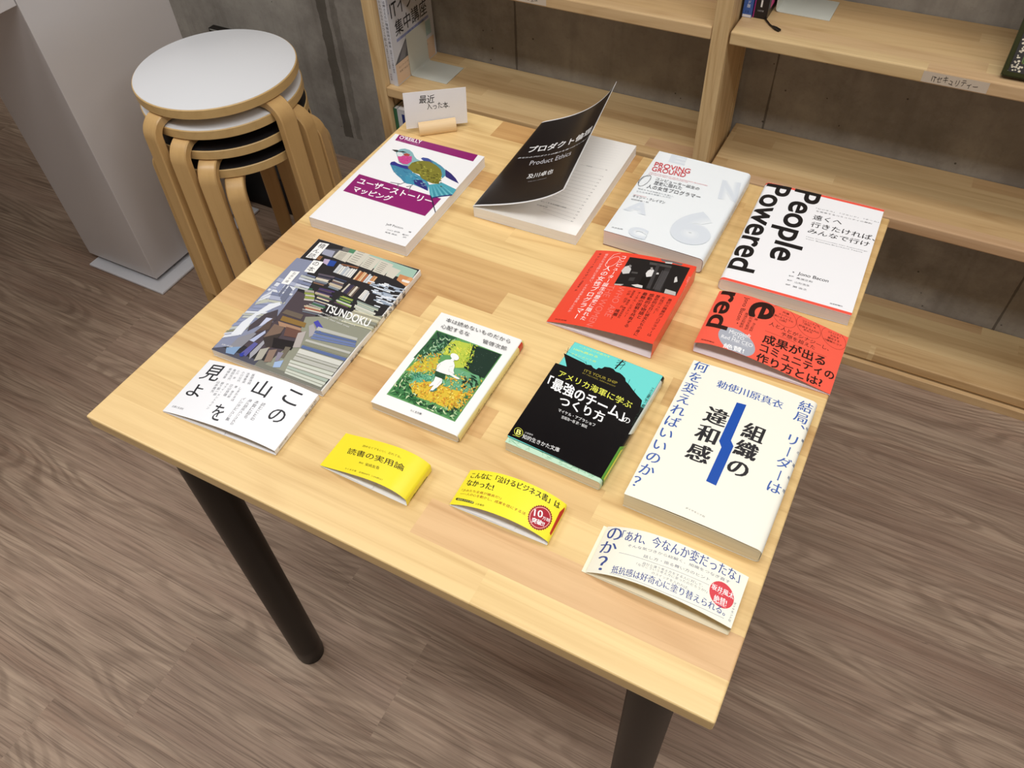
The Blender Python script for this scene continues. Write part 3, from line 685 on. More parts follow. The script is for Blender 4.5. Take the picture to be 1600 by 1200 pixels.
  ['P',[-3.7,168.1,20.3,171.1,32.3,118.2,37.9,62.7,37.9,25.4,0.8,3.0,-2.2,55.4,-4.0,126.0],'#868ca4'],
  ['P',[37.9,62.7,32.3,118.2,66.5,116.9,79.9,86.1,87.1,20.9,43.5,18.2,22.9,21.2],'#4b4147'],
  ['P',[67.8,86.0,151.0,123.8,149.1,91.6,146.9,6.5,70.4,6.6,80.5,51.4],'#8f9080'],
  ['^'],
  ['P',[48.1,211.5,147.0,207.0,148.8,188.3,104.7,187.4,50.1,200.3],'#9fbfae'],
  ['P',[38.9,207.5,47.4,212.6,49.8,202.4,40.3,202.1],'#74726c'],
  ['P',[48.1,211.5,56.8,212.9,57.2,202.6,49.8,202.4],'#4f8563'],
  ['P',[13.5,195.1,41.2,204.0,44.7,189.1,35.6,185.2,20.0,185.9],'#55545a'],
  ['P',[18.1,195.6,33.6,197.7,36.0,186.1,21.2,186.4],'#9c9eb2'],
  ['^'],
  ['P',[37.8,201.0,56.4,202.2,57.1,184.9,37.3,186.6],'#cfcabc'],
  ['P',[57.3,213.1,77.3,213.5,76.8,185.4,57.2,186.4],'#cfcabc'],
  ['P',[77.4,207.5,95.0,206.3,95.1,184.6,77.3,185.6],'#cfcabc'],
  ['P',[95.0,206.3,114.7,204.6,114.5,183.1,97.0,184.0],'#cfcabc'],
  ['P',[113.6,200.5,128.4,199.0,127.3,182.3,115.8,183.6],'#cfcabc'],
  ['P',[130.9,193.0,146.3,192.6,148.5,177.0,132.3,182.4],'#c98a5a'],
  ['P',[145.6,193.7,149.8,192.1,149.2,177.6,139.7,180.0],'#d9a06c'],
  ['^'],
  ['P',[40.6,199.1,49.9,199.5,50.0,198.6,40.6,198.2],'#8c877c'],
  ['P',[40.5,196.9,50.0,197.1,50.0,196.2,40.6,196.1],'#8c877c'],
  ['P',[40.5,194.8,50.0,194.8,50.1,193.9,40.5,193.9],'#8c877c'],
  ['P',[40.4,192.7,50.1,192.4,50.1,191.6,40.5,191.8],'#8c877c'],
  ['P',[40.4,190.6,50.1,190.1,50.2,189.3,40.4,189.7],'#8c877c'],
  ['P',[40.3,188.5,50.2,187.8,50.2,186.9,40.4,187.6],'#8c877c'],
  ['P',[60.3,209.3,70.3,209.3,70.3,208.5,60.3,208.4],'#8c877c'],
  ['P',[60.3,205.4,70.2,205.4,70.3,204.5,60.3,204.5],'#8c877c'],
  ['P',[60.2,201.5,70.2,201.4,70.2,200.5,60.3,200.6],'#8c877c'],
  ['P',[60.2,197.7,70.1,197.4,70.2,196.6,60.3,196.8],'#8c877c'],
  ['P',[60.2,193.8,70.1,193.5,70.1,192.7,60.2,193.0],'#8c877c'],
  ['P',[60.2,190.0,70.0,189.6,70.1,188.8,60.2,189.2],'#8c877c'],
  ['P',[80.0,204.2,88.8,203.6,88.9,202.7,80.0,203.3],'#8c877c'],
  ['P',[80.0,201.0,88.8,200.4,88.9,199.6,80.0,200.2],'#8c877c'],
  ['P',[80.0,197.9,88.8,197.3,88.9,196.4,80.0,197.0],'#8c877c'],
  ['P',[80.0,194.8,88.8,194.2,88.9,193.4,80.0,193.9],'#8c877c'],
  ['P',[80.0,191.6,88.8,191.1,88.9,190.2,80.0,190.8],'#8c877c'],
  ['P',[80.0,188.5,88.8,188.0,88.9,187.2,80.0,187.7],'#8c877c'],
  ['P',[98.2,202.8,107.9,202.0,107.9,201.2,98.2,202.0],'#8c877c'],
  ['P',[98.4,199.6,108.0,198.9,108.0,198.0,98.5,198.8],'#8c877c'],
  ['P',[98.7,196.4,108.1,195.8,108.1,194.9,98.7,195.6],'#8c877c'],
  ['P',[98.9,193.3,108.2,192.7,108.2,191.8,98.9,192.4],'#8c877c'],
  ['P',[99.2,190.2,108.3,189.6,108.3,188.7,99.2,189.3],'#8c877c'],
  ['P',[99.4,187.0,108.3,186.5,108.4,185.6,99.4,186.2],'#8c877c'],
  ['P',[138.4,186.4,149.0,186.4,148.7,182.6,139.2,182.6],'#e9e4dc'],
  ['P',[35.8,180.8,46.6,181.8,48.1,172.3,39.1,170.6],'#24489a'],
  ['P',[29.3,180.2,37.1,181.4,39.1,171.3,31.5,173.1],'#b8a8c4'],
  ['P',[19.6,182.4,25.2,182.9,25.8,175.1,20.1,175.6],'#8a6040'],
  ['P',[52.5,179.5,55.5,179.4,56.3,163.5,53.3,163.6],'#c8cdd2'],
  ['P',[55.8,178.6,57.6,178.6,58.3,163.4,56.6,163.5],'#c8cdd2'],
  ['P',[57.9,177.8,60.0,177.8,60.7,163.4,58.6,163.4],'#e2e0da'],
  ['P',[60.4,178.1,63.2,178.1,63.9,163.3,61.1,163.4],'#dcdcd8'],
  ['P',[63.4,179.6,65.0,179.6,65.7,163.2,64.1,163.3],'#b7bfc8'],
  ['P',[65.2,179.6,66.6,179.6,67.3,163.2,65.9,163.2],'#b7bfc8'],
  ['P',[66.9,177.7,68.7,177.7,69.3,163.1,67.5,163.2],'#dcdcd8'],
  ['P',[68.9,177.5,70.3,177.4,70.8,163.1,69.5,163.1],'#c8cdd2'],
  ['P',[70.6,178.6,73.3,178.6,73.9,163.0,71.2,163.1],'#dcdcd8'],
  ['P',[73.7,178.7,76.5,178.7,77.0,162.9,74.3,163.0],'#e2e0da'],
  ['P',[76.7,179.6,78.5,179.6,79.0,162.8,77.3,162.9],'#dcdcd8'],
  ['P',[54.5,180.8,78.0,183.7,77.8,180.8,54.8,178.8],'#8a5a40'],
  ['P',[82.4,179.0,85.0,178.8,85.4,162.4,82.9,162.3],'#e0c09a'],
  ['P',[85.4,178.0,88.1,177.9,88.4,162.5,85.7,162.4],'#b26a40'],
  ['P',[88.4,179.1,90.8,178.9,91.1,162.6,88.7,162.5],'#d8a878'],
  ['P',[91.0,178.7,93.1,178.6,93.4,162.6,91.3,162.6],'#e0c09a'],
  ['P',[93.5,177.2,96.4,177.0,96.6,162.7,93.8,162.6],'#b26a40'],
  ['P',[96.7,178.6,99.2,178.4,99.4,162.8,96.9,162.8],'#d0d4d6'],
  ['P',[99.6,176.6,102.7,176.4,102.8,163.0,99.8,162.8],'#d0d4d6'],
  ['P',[103.1,178.1,105.7,177.9,105.8,163.0,103.2,163.0],'#c98a58'],
  ['P',[106.1,177.8,108.7,177.6,108.7,163.1,106.1,163.1],'#d8a878'],
  ['P',[38.3,155.0,60.8,157.6,60.4,154.5,38.9,152.2],'#5d5560'],
  ['P',[40.2,152.1,60.6,154.2,60.4,152.0,40.6,150.0],'#2c3040'],
  ['P',[40.3,149.8,58.6,151.6,58.4,149.7,40.6,148.1],'#5d5560'],
  ['P',[40.2,147.6,57.4,149.2,57.2,145.9,40.8,144.6],'#d6cdb8'],
  ['P',[39.8,144.4,59.1,145.9,59.0,144.6,40.0,143.2],'#b9b6b0'],
  ['P',[41.2,142.9,58.6,144.2,58.4,141.9,41.6,140.8],'#74808c'],
  ['P',[40.4,140.5,57.7,141.6,57.5,140.1,40.8,139.1],'#5d5560'],
  ['P',[42.2,139.0,56.7,139.8,56.6,138.1,42.5,137.4],'#8c6a52'],
  ['P',[61.3,156.6,78.4,156.4,78.5,155.2,61.3,155.4],'#3f4a66'],
  ['P',[62.6,155.1,78.3,154.9,78.4,152.5,62.6,152.7],'#2c3040'],
  ['P',[61.3,152.5,77.2,152.2,77.3,150.5,61.4,150.8],'#b9b6b0'],
  ['P',[61.4,150.6,77.1,150.4,77.2,149.2,61.4,149.5],'#8c6a52'],
  ['P',[62.2,149.2,78.4,148.9,78.6,146.2,62.3,146.5],'#5d5560'],
  ['P',[60.9,146.4,79.0,146.0,79.1,145.0,61.0,145.3],'#d6cdb8'],
  ['P',[60.6,145.1,79.3,144.7,79.4,142.7,60.7,143.1],'#c9b79a'],
  ['P',[62.8,142.8,79.1,142.5,79.2,140.6,62.9,141.0],'#b9b6b0'],
  ['P',[63.0,140.7,77.9,140.3,78.0,137.8,63.1,138.2],'#74808c'],
  ['P',[83.1,153.9,85.4,153.7,84.6,138.0,82.1,138.4],'#c8c2b4'],
  ['P',[85.7,153.1,88.4,152.8,87.8,137.4,85.0,137.9],'#3c3650'],
  ['P',[88.7,154.1,90.9,154.0,90.4,136.9,88.1,137.3],'#3c3650'],
  ['P',[91.2,153.1,93.7,152.9,93.4,136.3,90.8,136.8],'#6a5a50'],
  ['P',[93.9,153.5,95.7,153.4,95.5,135.9,93.7,136.3],'#d8d0c0'],
  ['P',[95.8,152.9,96.9,152.8,96.8,135.7,95.7,135.9],'#d8d0c0'],
  ['P',[97.2,153.1,99.1,152.9,99.2,135.2,97.1,135.6],'#6a5a50'],
  ['P',[107.0,152.4,108.7,152.1,108.8,136.5,106.5,136.9],'#e2e0da'],
  ['P',[108.9,152.9,110.3,152.6,111.0,136.2,109.1,136.5],'#e2e0da'],
  ['P',[110.5,152.0,111.9,151.7,113.2,135.8,111.3,136.1],'#dcdcd8'],
  ['P',[112.0,152.0,113.3,151.7,115.1,135.5,113.4,135.8],'#c8cdd2'],
  ['P',[113.7,150.0,115.3,149.6,117.4,135.2,115.4,135.5],'#e2e0da'],
  ['P',[54.5,133.7,75.2,135.4,75.7,133.5,54.8,132.0],'#4a3a6a'],
  ['P',[54.6,131.7,72.6,133.0,73.1,130.7,55.0,129.8],'#5a4a5c'],
  ['P',[55.1,129.5,73.6,130.5,74.0,128.3,55.4,127.6],'#2e2a44'],
  ['P',[54.7,127.4,76.8,128.2,77.1,126.7,54.9,126.1],'#4a3a6a'],
  ['P',[54.0,125.8,74.0,126.3,74.5,123.8,54.4,123.6],'#b8a890'],
  ['P',[55.0,123.5,78.1,123.6,78.4,122.2,55.2,122.2],'#b8a890'],
  ['P',[38.2,127.2,47.4,129.0,49.4,126.6,39.7,124.6],'#3f6a4c'],
  ['P',[39.8,124.1,51.2,126.4,54.0,123.1,41.9,120.4],'#a9a09a'],
  ['P',[42.2,120.0,54.0,122.6,56.4,119.9,44.0,117.0],'#8f9c4a'],
  ['P',[45.3,117.0,56.8,119.7,58.5,117.8,46.6,114.9],'#c8c4bc'],
  ['P',[46.6,114.4,58.7,117.3,61.4,114.3,48.6,111.0],'#8f9c4a'],
  ['P',[48.3,110.6,60.7,113.8,62.6,111.6,49.7,108.2],'#c8c4bc'],
  ['P',[59.3,123.0,80.4,123.0,80.4,121.3,59.3,121.3],'#3f6a4c'],
  ['P',[60.6,121.1,79.7,121.1,79.7,119.4,60.6,119.4],'#6a4a66'],
  ['P',[61.3,119.1,78.5,119.1,78.5,117.3,61.2,117.3],'#e0d9b0'],
  ['P',[59.3,116.9,79.1,116.9,79.1,114.5,59.3,114.4],'#2c3040'],
  ['P',[62.2,114.2,79.6,114.3,79.6,112.8,62.2,112.7],'#d6cdb8'],
  ['P',[61.2,112.5,77.6,112.6,77.6,111.1,61.2,111.1],'#533044'],
  ['P',[62.0,110.8,78.6,110.9,78.5,108.9,62.0,108.8],'#74808c'],
  ['P',[61.8,108.5,80.5,108.6,80.4,106.0,61.7,105.9],'#3f6a4c'],
  ['P',[59.4,105.7,79.3,105.8,79.3,104.6,59.4,104.4],'#b9b6b0'],
  ['P',[88.2,132.9,103.3,132.3,103.7,130.7,88.0,131.4],'#8aa84c'],
  ['P',[86.1,131.4,103.1,130.6,103.3,129.7,86.0,130.5],'#c8b868'],
  ['P',[85.5,130.3,104.8,129.4,105.2,127.6,85.2,128.6],'#3c5a44'],
  ['P',[87.4,128.2,103.2,127.4,103.6,125.7,87.2,126.6],'#8aa84c'],
  ['P',[85.0,126.4,103.8,125.4,104.2,123.6,84.7,124.7],'#3c5a44'],
  ['P',[85.2,124.4,107.2,123.2,107.6,121.3,84.9,122.7],'#d8d6cc'],
  ['P',[87.0,122.3,107.6,121.1,108.1,119.4,86.9,120.7],'#8aa84c'],
  ['P',[85.1,120.5,105.0,119.3,105.4,117.3,84.8,118.7],'#5c4458'],
  ['P',[57.2,102.5,76.8,104.1,77.2,103.3,57.6,101.6],'#d6cdb8'],
  ['P',[55.3,101.1,77.3,103.0,78.0,101.3,56.0,99.1],'#c9b79a'],
  ['P',[57.8,99.0,80.4,101.3,81.1,99.6,58.5,97.2],'#a6563c'],
  ['P',[60.0,97.2,82.0,99.6,82.5,98.4,60.4,95.9],'#d6cdb8'],
  ['P',[57.0,95.4,81.2,98.2,81.5,97.3,57.4,94.3],'#b9b6b0'],
  ['P',[58.3,94.2,80.4,96.9,80.9,95.6,58.8,92.7],'#5d5560'],
  ['P',[58.9,92.5,83.4,95.7,83.9,94.5,59.4,91.2],'#74808c'],
  ['P',[108.2,133.2,139.2,131.4,139.6,129.2,108.7,131.2],'#8c9a92'],
  ['P',[109.9,131.0,139.9,129.0,140.2,127.4,110.4,129.5],'#c8ccb8'],
  ['P',[111.4,129.0,135.9,127.3,136.5,124.3,112.2,126.3],'#a8b4a8'],
  ['P',[109.9,126.2,140.0,123.6,140.6,120.6,110.7,123.4],'#d0d0c4'],
  ['P',[110.5,123.2,139.2,120.5,139.6,118.8,111.0,121.7],'#c8ccb8'],
  ['P',[113.8,121.1,138.1,118.7,138.6,116.5,114.4,119.2],'#d0d0c4'],
  ['P',[120.4,169.9,129.9,170.0,130.3,168.0,120.7,168.1],'#e9edf2'],
  ['P',[134.7,152.5,148.5,152.8,148.8,151.0,135.0,150.7],'#e9edf2'],
  ['P',[125.1,171.4,131.3,171.5,131.7,169.5,125.4,169.6],'#8f9db0'],
  ['P',[141.4,141.8,150.8,143.5,151.4,142.1,141.6,140.0],'#8f9db0'],
  ['P',[125.5,142.6,132.8,142.8,133.2,140.9,125.8,140.9],'#aab6c6'],
  ['P',[129.4,144.6,139.0,144.9,139.4,142.9,129.7,142.9],'#c9d2de'],
  ['P',[140.9,166.7,150.3,168.0,150.9,166.5,141.2,164.9],'#aab6c6'],
  ['P',[116.6,157.7,122.6,157.9,123.1,155.9,117.0,156.0],'#c9d2de'],
  ['P',[139.0,144.0,145.5,144.2,145.9,142.2,139.2,142.3],'#8f9db0'],
  ['P',[114.1,155.5,121.4,155.7,121.8,153.7,114.4,153.8],'#c9d2de'],
  ['P',[135.0,154.1,143.6,154.3,144.0,152.3,135.2,152.3],'#8f9db0'],
  ['P',[112.7,161.8,126.9,162.1,127.4,160.1,113.0,160.0],'#e9edf2'],
  ['P',[107.1,162.7,117.0,162.9,117.4,160.9,107.4,160.9],'#aab6c6'],
  ['P',[125.0,148.5,133.9,148.7,134.3,146.8,125.4,146.7],'#dfe4ec'],
  ['P',[121.8,152.9,136.4,153.2,136.8,151.3,122.1,151.1],'#e9edf2'],
  ['P',[107.1,165.5,118.9,165.7,119.4,163.7,107.4,163.7],'#aab6c6'],
  ['P',[138.9,141.8,149.3,142.5,149.7,140.8,139.2,140.1],'#8f9db0'],
  ['P',[140.1,165.5,151.0,167.5,151.6,166.0,140.4,163.8],'#aab6c6'],
  ['P',[101.2,168.2,110.8,168.4,111.2,166.4,101.6,166.4],'#dfe4ec'],
  ['P',[139.7,149.3,145.6,149.4,146.0,147.5,140.0,147.5],'#dfe4ec'],
  ['P',[131.4,155.2,142.7,155.5,143.1,153.5,131.7,153.4],'#aab6c6'],
  ['P',[117.6,152.8,123.9,152.9,124.3,151.0,117.9,151.0],'#8f9db0'],
  ['P',[143.5,144.1,155.5,149.8,156.1,148.3,143.7,142.4],'#8f9db0'],
  ['P',[137.1,150.7,151.0,152.6,151.6,151.2,137.3,148.9],'#aab6c6'],
  ['P',[125.5,161.4,136.6,161.7,137.1,159.7,125.8,159.6],'#e9edf2'],
  ['P',[148.4,136.5,157.5,144.6,157.1,142.7,148.6,134.8],'#dfe4ec'],
  ['P',[131.4,145.7,142.9,146.0,143.3,144.0,131.7,143.9],'#c9d2de'],
  ['P',[135.0,152.6,144.3,152.9,144.7,150.9,135.2,150.9],'#e9edf2'],
  ['P',[128.4,152.9,141.6,153.2,142.0,151.2,128.6,151.1],'#dfe4ec'],
  ['P',[119.7,169.6,125.7,169.7,126.1,167.7,120.0,167.8],'#e9edf2'],
  ['P',[122.0,155.3,128.4,155.5,128.8,153.5,122.3,153.6],'#c9d2de'],
  ['P',[131.3,141.2,140.5,141.4,140.9,139.5,131.6,139.4],'#aab6c6'],
  ['P',[118.7,161.4,131.7,161.7,132.1,159.7,119.0,159.6],'#c9d2de'],
  ['P',[135.1,143.9,146.4,144.2,146.8,142.3,135.4,142.2],'#8f9db0'],
  ['P',[130.4,144.5,142.4,144.8,142.8,142.9,130.6,142.8],'#e9edf2'],
  ['P',[139.2,157.1,153.8,161.5,154.3,160.0,139.4,155.4],'#dfe4ec'],
  ['P',[130.1,150.2,143.9,150.6,144.3,148.6,130.4,148.5],'#aab6c6'],
  ['P',[121.9,172.0,128.3,172.1,128.7,170.1,122.2,170.2],'#e9edf2'],
  ['P',[145.0,144.2,151.2,146.2,151.8,144.7,145.3,142.5],'#e9edf2'],
  ['P',[128.4,158.0,139.1,158.3,139.5,156.3,128.7,156.3],'#8f9db0'],
  ['P',[126.5,163.9,140.9,164.2,141.3,162.2,126.8,162.1],'#c9d2de'],
  ['P',[136.1,145.0,147.2,145.3,147.5,143.4,136.4,143.3],'#c9d2de'],
  ['P',[116.8,154.1,128.5,154.4,129.0,152.4,117.1,152.4],'#e9edf2'],
  ['P',[128.7,170.7,140.4,170.9,140.9,168.9,129.0,168.9],'#aab6c6'],
  ['P',[127.6,145.2,135.8,145.5,136.2,143.5,127.9,143.5],'#aab6c6'],
  ['P',[138.0,142.6,146.6,142.9,147.0,140.9,138.2,140.9],'#8f9db0'],
  ['P',[122.8,166.7,130.7,166.8,131.1,164.8,123.1,164.9],'#aab6c6'],
  ['P',[130.7,151.1,140.6,151.3,141.0,149.4,131.0,149.3],'#dfe4ec'],
  ['P',[116.2,168.4,126.0,168.5,126.4,166.5,116.5,166.6],'#e9edf2'],
  ['P',[125.1,156.4,132.8,156.6,133.2,154.6,125.4,154.6],'#8f9db0'],
  ['P',[122.0,153.5,136.2,153.9,136.6,151.9,122.3,151.8],'#aab6c6'],
  ['P',[136.9,169.0,145.2,169.1,145.6,167.1,137.2,167.2],'#8f9db0'],
  ['P',[131.3,134.7,139.1,135.0,139.5,133.1,131.6,133.0],'#dfe4ec'],
  ['P',[130.8,156.4,143.7,156.7,144.1,154.7,131.1,154.6],'#aab6c6'],
  ['P',[114.8,167.0,123.1,167.2,123.6,165.2,115.1,165.2],'#aab6c6'],
  ['P',[138.9,153.9,149.0,154.3,149.3,152.5,139.2,152.1],'#c9d2de'],
  ['P',[138.3,170.4,151.0,172.3,151.6,170.8,138.6,168.6],'#aab6c6'],
  ['P',[130.1,141.5,138.5,141.7,138.9,139.8,130.4,139.7],'#e9edf2'],
  ['P',[130.5,145.0,141.1,145.3,141.5,143.3,130.8,143.2],'#dfe4ec'],
  ['P',[133.6,144.4,141.7,144.6,142.1,142.7,133.9,142.6],'#8f9db0'],
  ['^'],
  ['P',[-1.4,128.7,30.7,128.9,30.9,123.6,-1.5,122.2],'#a8aec4'],
  ['P',[0.9,120.7,28.2,122.1,28.4,116.6,0.8,114.3],'#d8dce4'],
  ['P',[-0.5,113.2,29.8,115.8,30.0,112.5,-0.5,109.2],'#a8aec4'],
  ['P',[-1.1,108.2,31.4,111.9,31.6,108.7,-1.2,104.3],'#d8dce4'],
  ['P',[-0.1,103.4,29.5,107.5,29.6,104.1,-0.2,99.4],'#7c84a0'],
  ['P',[-0.3,97.7,28.7,102.5,28.9,96.8,-0.4,90.9],'#a8aec4'],
  ['P',[-0.6,89.8,31.8,96.4,31.9,92.9,-0.6,85.5],'#babcae'],
  ['P',[-1.4,84.6,30.2,91.9,30.2,89.5,-1.4,81.8],'#a8aec4'],
  ['P',[2.4,82.6,28.2,91.2,27.6,88.7,2.2,80.1],'#8f97b4'],
  ['P',[1.7,78.6,24.6,86.3,23.2,80.5,1.2,72.8],'#8f97b4'],
  ['P',[-1.1,71.0,24.6,80.0,23.6,75.8,-1.4,67.0],'#8f97b4'],
  ['P',[-1.7,66.0,22.6,74.6,21.7,70.8,-1.9,62.3],'#d8dce4'],
  ['P',[-3.0,61.1,23.6,70.8,22.8,67.6,-3.2,58.1],'#babcae'],
  ['P',[0.3,58.4,21.9,66.3,20.9,62.2,0.0,54.4],'#b8bcb8'],
  ['P',[-0.8,51.7,17.1,62.2,16.8,57.6,-0.9,46.7],'#8f97b4'],
  ['P',[-2.3,44.4,17.6,56.8,17.3,51.2,-2.4,38.4],'#8f97b4'],
  ['P',[-1.1,38.0,17.1,49.9,16.8,45.0,-1.2,32.8],'#b8bcb8'],
  ['P',[-2.4,31.1,17.4,44.6,17.2,41.2,-2.4,27.5],'#8a8a70'],
  ['P',[-2.1,27.0,15.6,39.4,15.4,36.4,-2.2,23.8],'#c8ccd8'],
  ['P',[0.1,24.1,15.3,35.1,15.0,30.3,-0.0,19.1],'#d8dce4'],
  ['^'],
  ['P',[15.6,86.0,25.6,93.8,29.4,90.4,14.0,63.9,17.0,31.8,5.5,28.3,5.0,48.7,11.3,70.9],'#dfe3ea'],
  ['P',[21.0,70.2,31.1,82.9,40.2,67.3,28.2,55.6,20.1,39.4,16.5,47.3],'#4a4248'],
  ['P',[32.1,57.4,34.6,71.3,41.4,51.9,28.6,40.0],'#5a4a44'],
  ['P',[26.7,66.2,34.4,68.0,30.1,53.3,27.1,50.4],'#c4c8e0'],
  ['P',[16.9,27.1,28.2,40.6,32.4,40.1,29.7,15.8,22.7,3.8,16.3,5.4],'#8a8a92'],
  ['P',[31.1,28.7,38.5,49.0,41.2,45.5,37.6,28.5],'#b4bcd8'],
  ['P',[14.5,9.2,28.8,17.0,29.2,3.6,19.0,2.1],'#7f9cc0'],
  ['P',[35.0,9.1,38.6,28.9,44.1,28.3,43.2,6.8],'#5a5a9a'],
  ['P',[44.4,13.3,46.3,35.4,50.0,33.9,51.0,16.2,49.5,5.1],'#a0a0a8'],
  ['P',[41.8,61.6,56.0,61.5,60.7,26.5,43.6,37.3],'#7a6456'],
  ['P',[42.7,38.4,58.4,53.1,60.8,29.6,54.3,28.2],'#3a3230'],
  ['P',[40.0,86.7,64.1,87.4,65.6,80.0,38.8,79.6],'#6a5e52'],
  ['P',[42.5,76.4,74.8,77.6,77.2,70.7,44.1,69.0],'#8a6c38'],
  ['P',[43.0,66.9,75.2,68.3,75.8,63.8,48.5,61.3],'#a8846a'],
  ['P',[57.1,63.5,77.8,64.7,80.7,53.6,62.9,50.4],'#6a4a40'],
  ['P',[54.2,43.4,83.2,48.5,84.1,35.2,61.8,30.0],'#1c1618'],
  ['P',[75.6,60.6,82.6,66.8,91.0,42.8,83.4,39.5],'#b0a8a4'],
  ['P',[80.3,75.3,83.4,79.8,95.7,69.4,91.3,59.7],'#a8a4a8'],
  ['P',[81.7,82.2,84.8,86.8,98.2,78.4,98.6,70.7],'#4848a8'],
  ['P',[51.3,22.3,59.0,28.7,62.5,10.9,55.9,5.0],'#aaa69a'],
  ['P',[61.5,25.3,69.1,30.2,74.3,11.7,66.9,8.4],'#8a7466'],
  ['P',[75.1,37.3,81.6,38.7,84.0,21.8,79.5,21.3],'#6e6658'],
  ['P',[78.0,13.3,85.7,19.6,88.5,9.2,81.1,6.0],'#9cb4d8'],
  ['P',[34.0,7.2,37.9,11.9,40.4,5.6,37.6,4.3],'#2c3a9a'],
  ['P',[72.6,27.2,79.1,28.6,80.9,16.1,77.2,14.4],'#8a8494'],
  ['P',[90.9,78.2,142.7,81.2,144.1,77.5,91.8,72.8],'#b8b8b0'],
  ['P',[91.5,71.8,143.9,76.8,145.0,74.1,92.1,68.0],'#586a98'],
  ['P',[92.8,67.0,145.3,73.4,146.5,70.4,93.5,62.8],'#6a7aa8'],
  ['P',[93.3,62.0,147.2,69.9,148.0,67.9,93.8,59.1],'#6a7aa8'],
  ['P',[89.9,56.3,147.8,60.1,147.8,56.8,90.4,53.2],'#b8b8b0'],
  ['P',[90.1,52.2,148.7,56.0,148.7,51.5,90.8,47.9],'#8a8a78'],
  ['P',[91.3,47.0,148.3,50.4,148.3,46.0,92.1,42.8],'#586a98'],
  ['P',[91.8,41.3,147.7,44.4,147.7,37.6,92.9,34.8],'#d0d0c8'],
  ['P',[93.0,34.1,147.8,36.9,147.8,33.8,93.6,31.1],'#b8b8b0'],
  ['P',[93.5,30.0,148.1,32.6,148.1,27.3,94.4,24.8],'#b8b8b0'],
  ['P',[92.5,23.1,148.1,26.5,147.8,22.2,93.3,19.6],'#c8ccc0'],
  ['P',[93.8,18.7,148.9,21.3,148.7,17.2,94.6,15.4],'#d0d0c8'],
  ['P',[94.9,14.5,147.6,16.1,147.3,12.1,95.7,11.2],'#a8b4a8'],
  ['P',[96.1,10.5,147.5,11.2,147.3,7.6,96.8,7.5],'#c8ccc0'],
  ['P',[97.4,6.8,146.8,6.8,146.6,3.8,98.0,4.3],'#c8ccc0'],
  ['P',[109.8,110.2,151.2,112.7,151.3,109.8,110.0,107.5],'#7c7a68'],
  ['P',[110.4,107.1,151.7,109.6,151.8,107.0,110.5,104.5],'#b4b6a6'],
  ['P',[110.8,104.0,151.5,106.2,151.6,103.2,111.0,101.1],'#7c7a68'],
  ['P',[110.7,100.7,153.0,103.8,153.1,101.3,110.9,98.4],'#b4b6a6'],
  ['P',[110.3,98.0,153.1,100.9,153.2,98.6,110.4,95.8],'#c4c2a4'],
  ['P',[-0.9,94.3,3.3,111.2,4.7,108.0,-0.7,92.0],'#a8aec4'],
  ['P',[-0.5,91.7,5.1,106.4,7.1,101.6,-0.2,88.2],'#d8dce4'],
  ['P',[-0.2,87.1,7.4,100.2,9.3,95.5,0.0,83.8],'#d8dce4'],
  ['P',[0.1,82.6,9.9,93.8,12.4,87.6,0.5,78.1],'#babcae'],
  ['P',[6.2,111.9,6.2,128.2,12.7,124.7,14.1,105.6],'#8f97b4'],
  ['P',[15.2,104.2,13.5,124.3,16.8,122.5,19.2,101.0],'#6d7388'],
  ['P',[21.5,99.6,18.7,121.6,26.5,117.4,30.9,92.1],'#6d7388'],
  ['P',[21.8,147.3,38.9,147.8,39.4,145.6,22.2,145.0],'#7c84a0'],
  ['P',[20.7,144.0,41.2,144.6,41.9,140.9,21.3,140.1],'#b8bcb8'],
  ['P',[21.4,139.3,40.3,140.0,41.0,136.7,21.9,135.9],'#c8ccd8'],
  ['P',[22.8,134.7,41.7,135.5,42.6,130.7,23.5,129.7],'#7c84a0'],
  ['P',[24.2,128.8,42.7,129.8,43.4,126.2,24.8,125.2],'#c8ccd8'],
  ['P',[25.0,124.5,43.4,125.6,44.0,122.8,25.5,121.7],'#b8bcb8'],
  ['P',[113.7,118.0,150.4,119.4,150.8,117.0,113.9,115.4],'#c8c4aa'],
  ['P',[112.9,115.1,150.4,116.4,150.7,114.6,113.1,113.3],'#a8a490'],
  ['P',[113.1,112.9,150.9,114.3,151.2,112.1,113.3,110.6],'#c8c4aa'],
  ['P',[113.6,110.2,152.5,112.7,152.8,110.5,113.8,107.9],'#b8b49a'],
  ['P',[113.9,107.4,152.8,110.0,153.1,107.4,114.1,104.7],'#8a8c80'],
  ['^'],
  ['P',[6.1,204.0,19.2,205.9,19.9,174.7,6.0,172.9],'#f4f3f1'],
  ['P',[18.7,172.4,32.3,174.2,33.5,152.2,20.2,149.9],'#f4f3f1'],
  ['P',[4.6,144.6,15.9,147.5,17.0,122.6,6.9,121.0],'#f4f3f1'],
  ['^'],
  ['V','積ん読',[12.52,198.48,11.73,178.31],6.0,'#222226',0],
  ['V','の本',[25.27,167.66,25.42,156.73],6.0,'#222226',0],
  ['V','石井千湖',[11.24,142.03,11.22,126.79],3.0,'#444448',0],
  ['T','TSUNDOKU',[82.15,102.56,143.69,100.88,79.87,114.16],'#f2f2f0',2,1],
  ['T','Unread books are far more',[79.73,97.87,129.37,95.61,79.84,100.27],'#e6e6e2',0,0],
  ['T','valuable than read ones',[79.89,93.29,124.01,91.26,80.0,95.69],'#e6e6e2',0,0],
  ['T','主婦と生活社',[6.29,9.83,20.51,11.49,6.03,12.02],'#e8e8ea',0,0],
  ['V','積ん読の本',[155.47,167.95,152.78,127.72],4.6,'#3a3a3e',1],
  ['V','石井千湖',[156.98,75.93,156.91,55.62],4.2,'#4a4a4e',0],
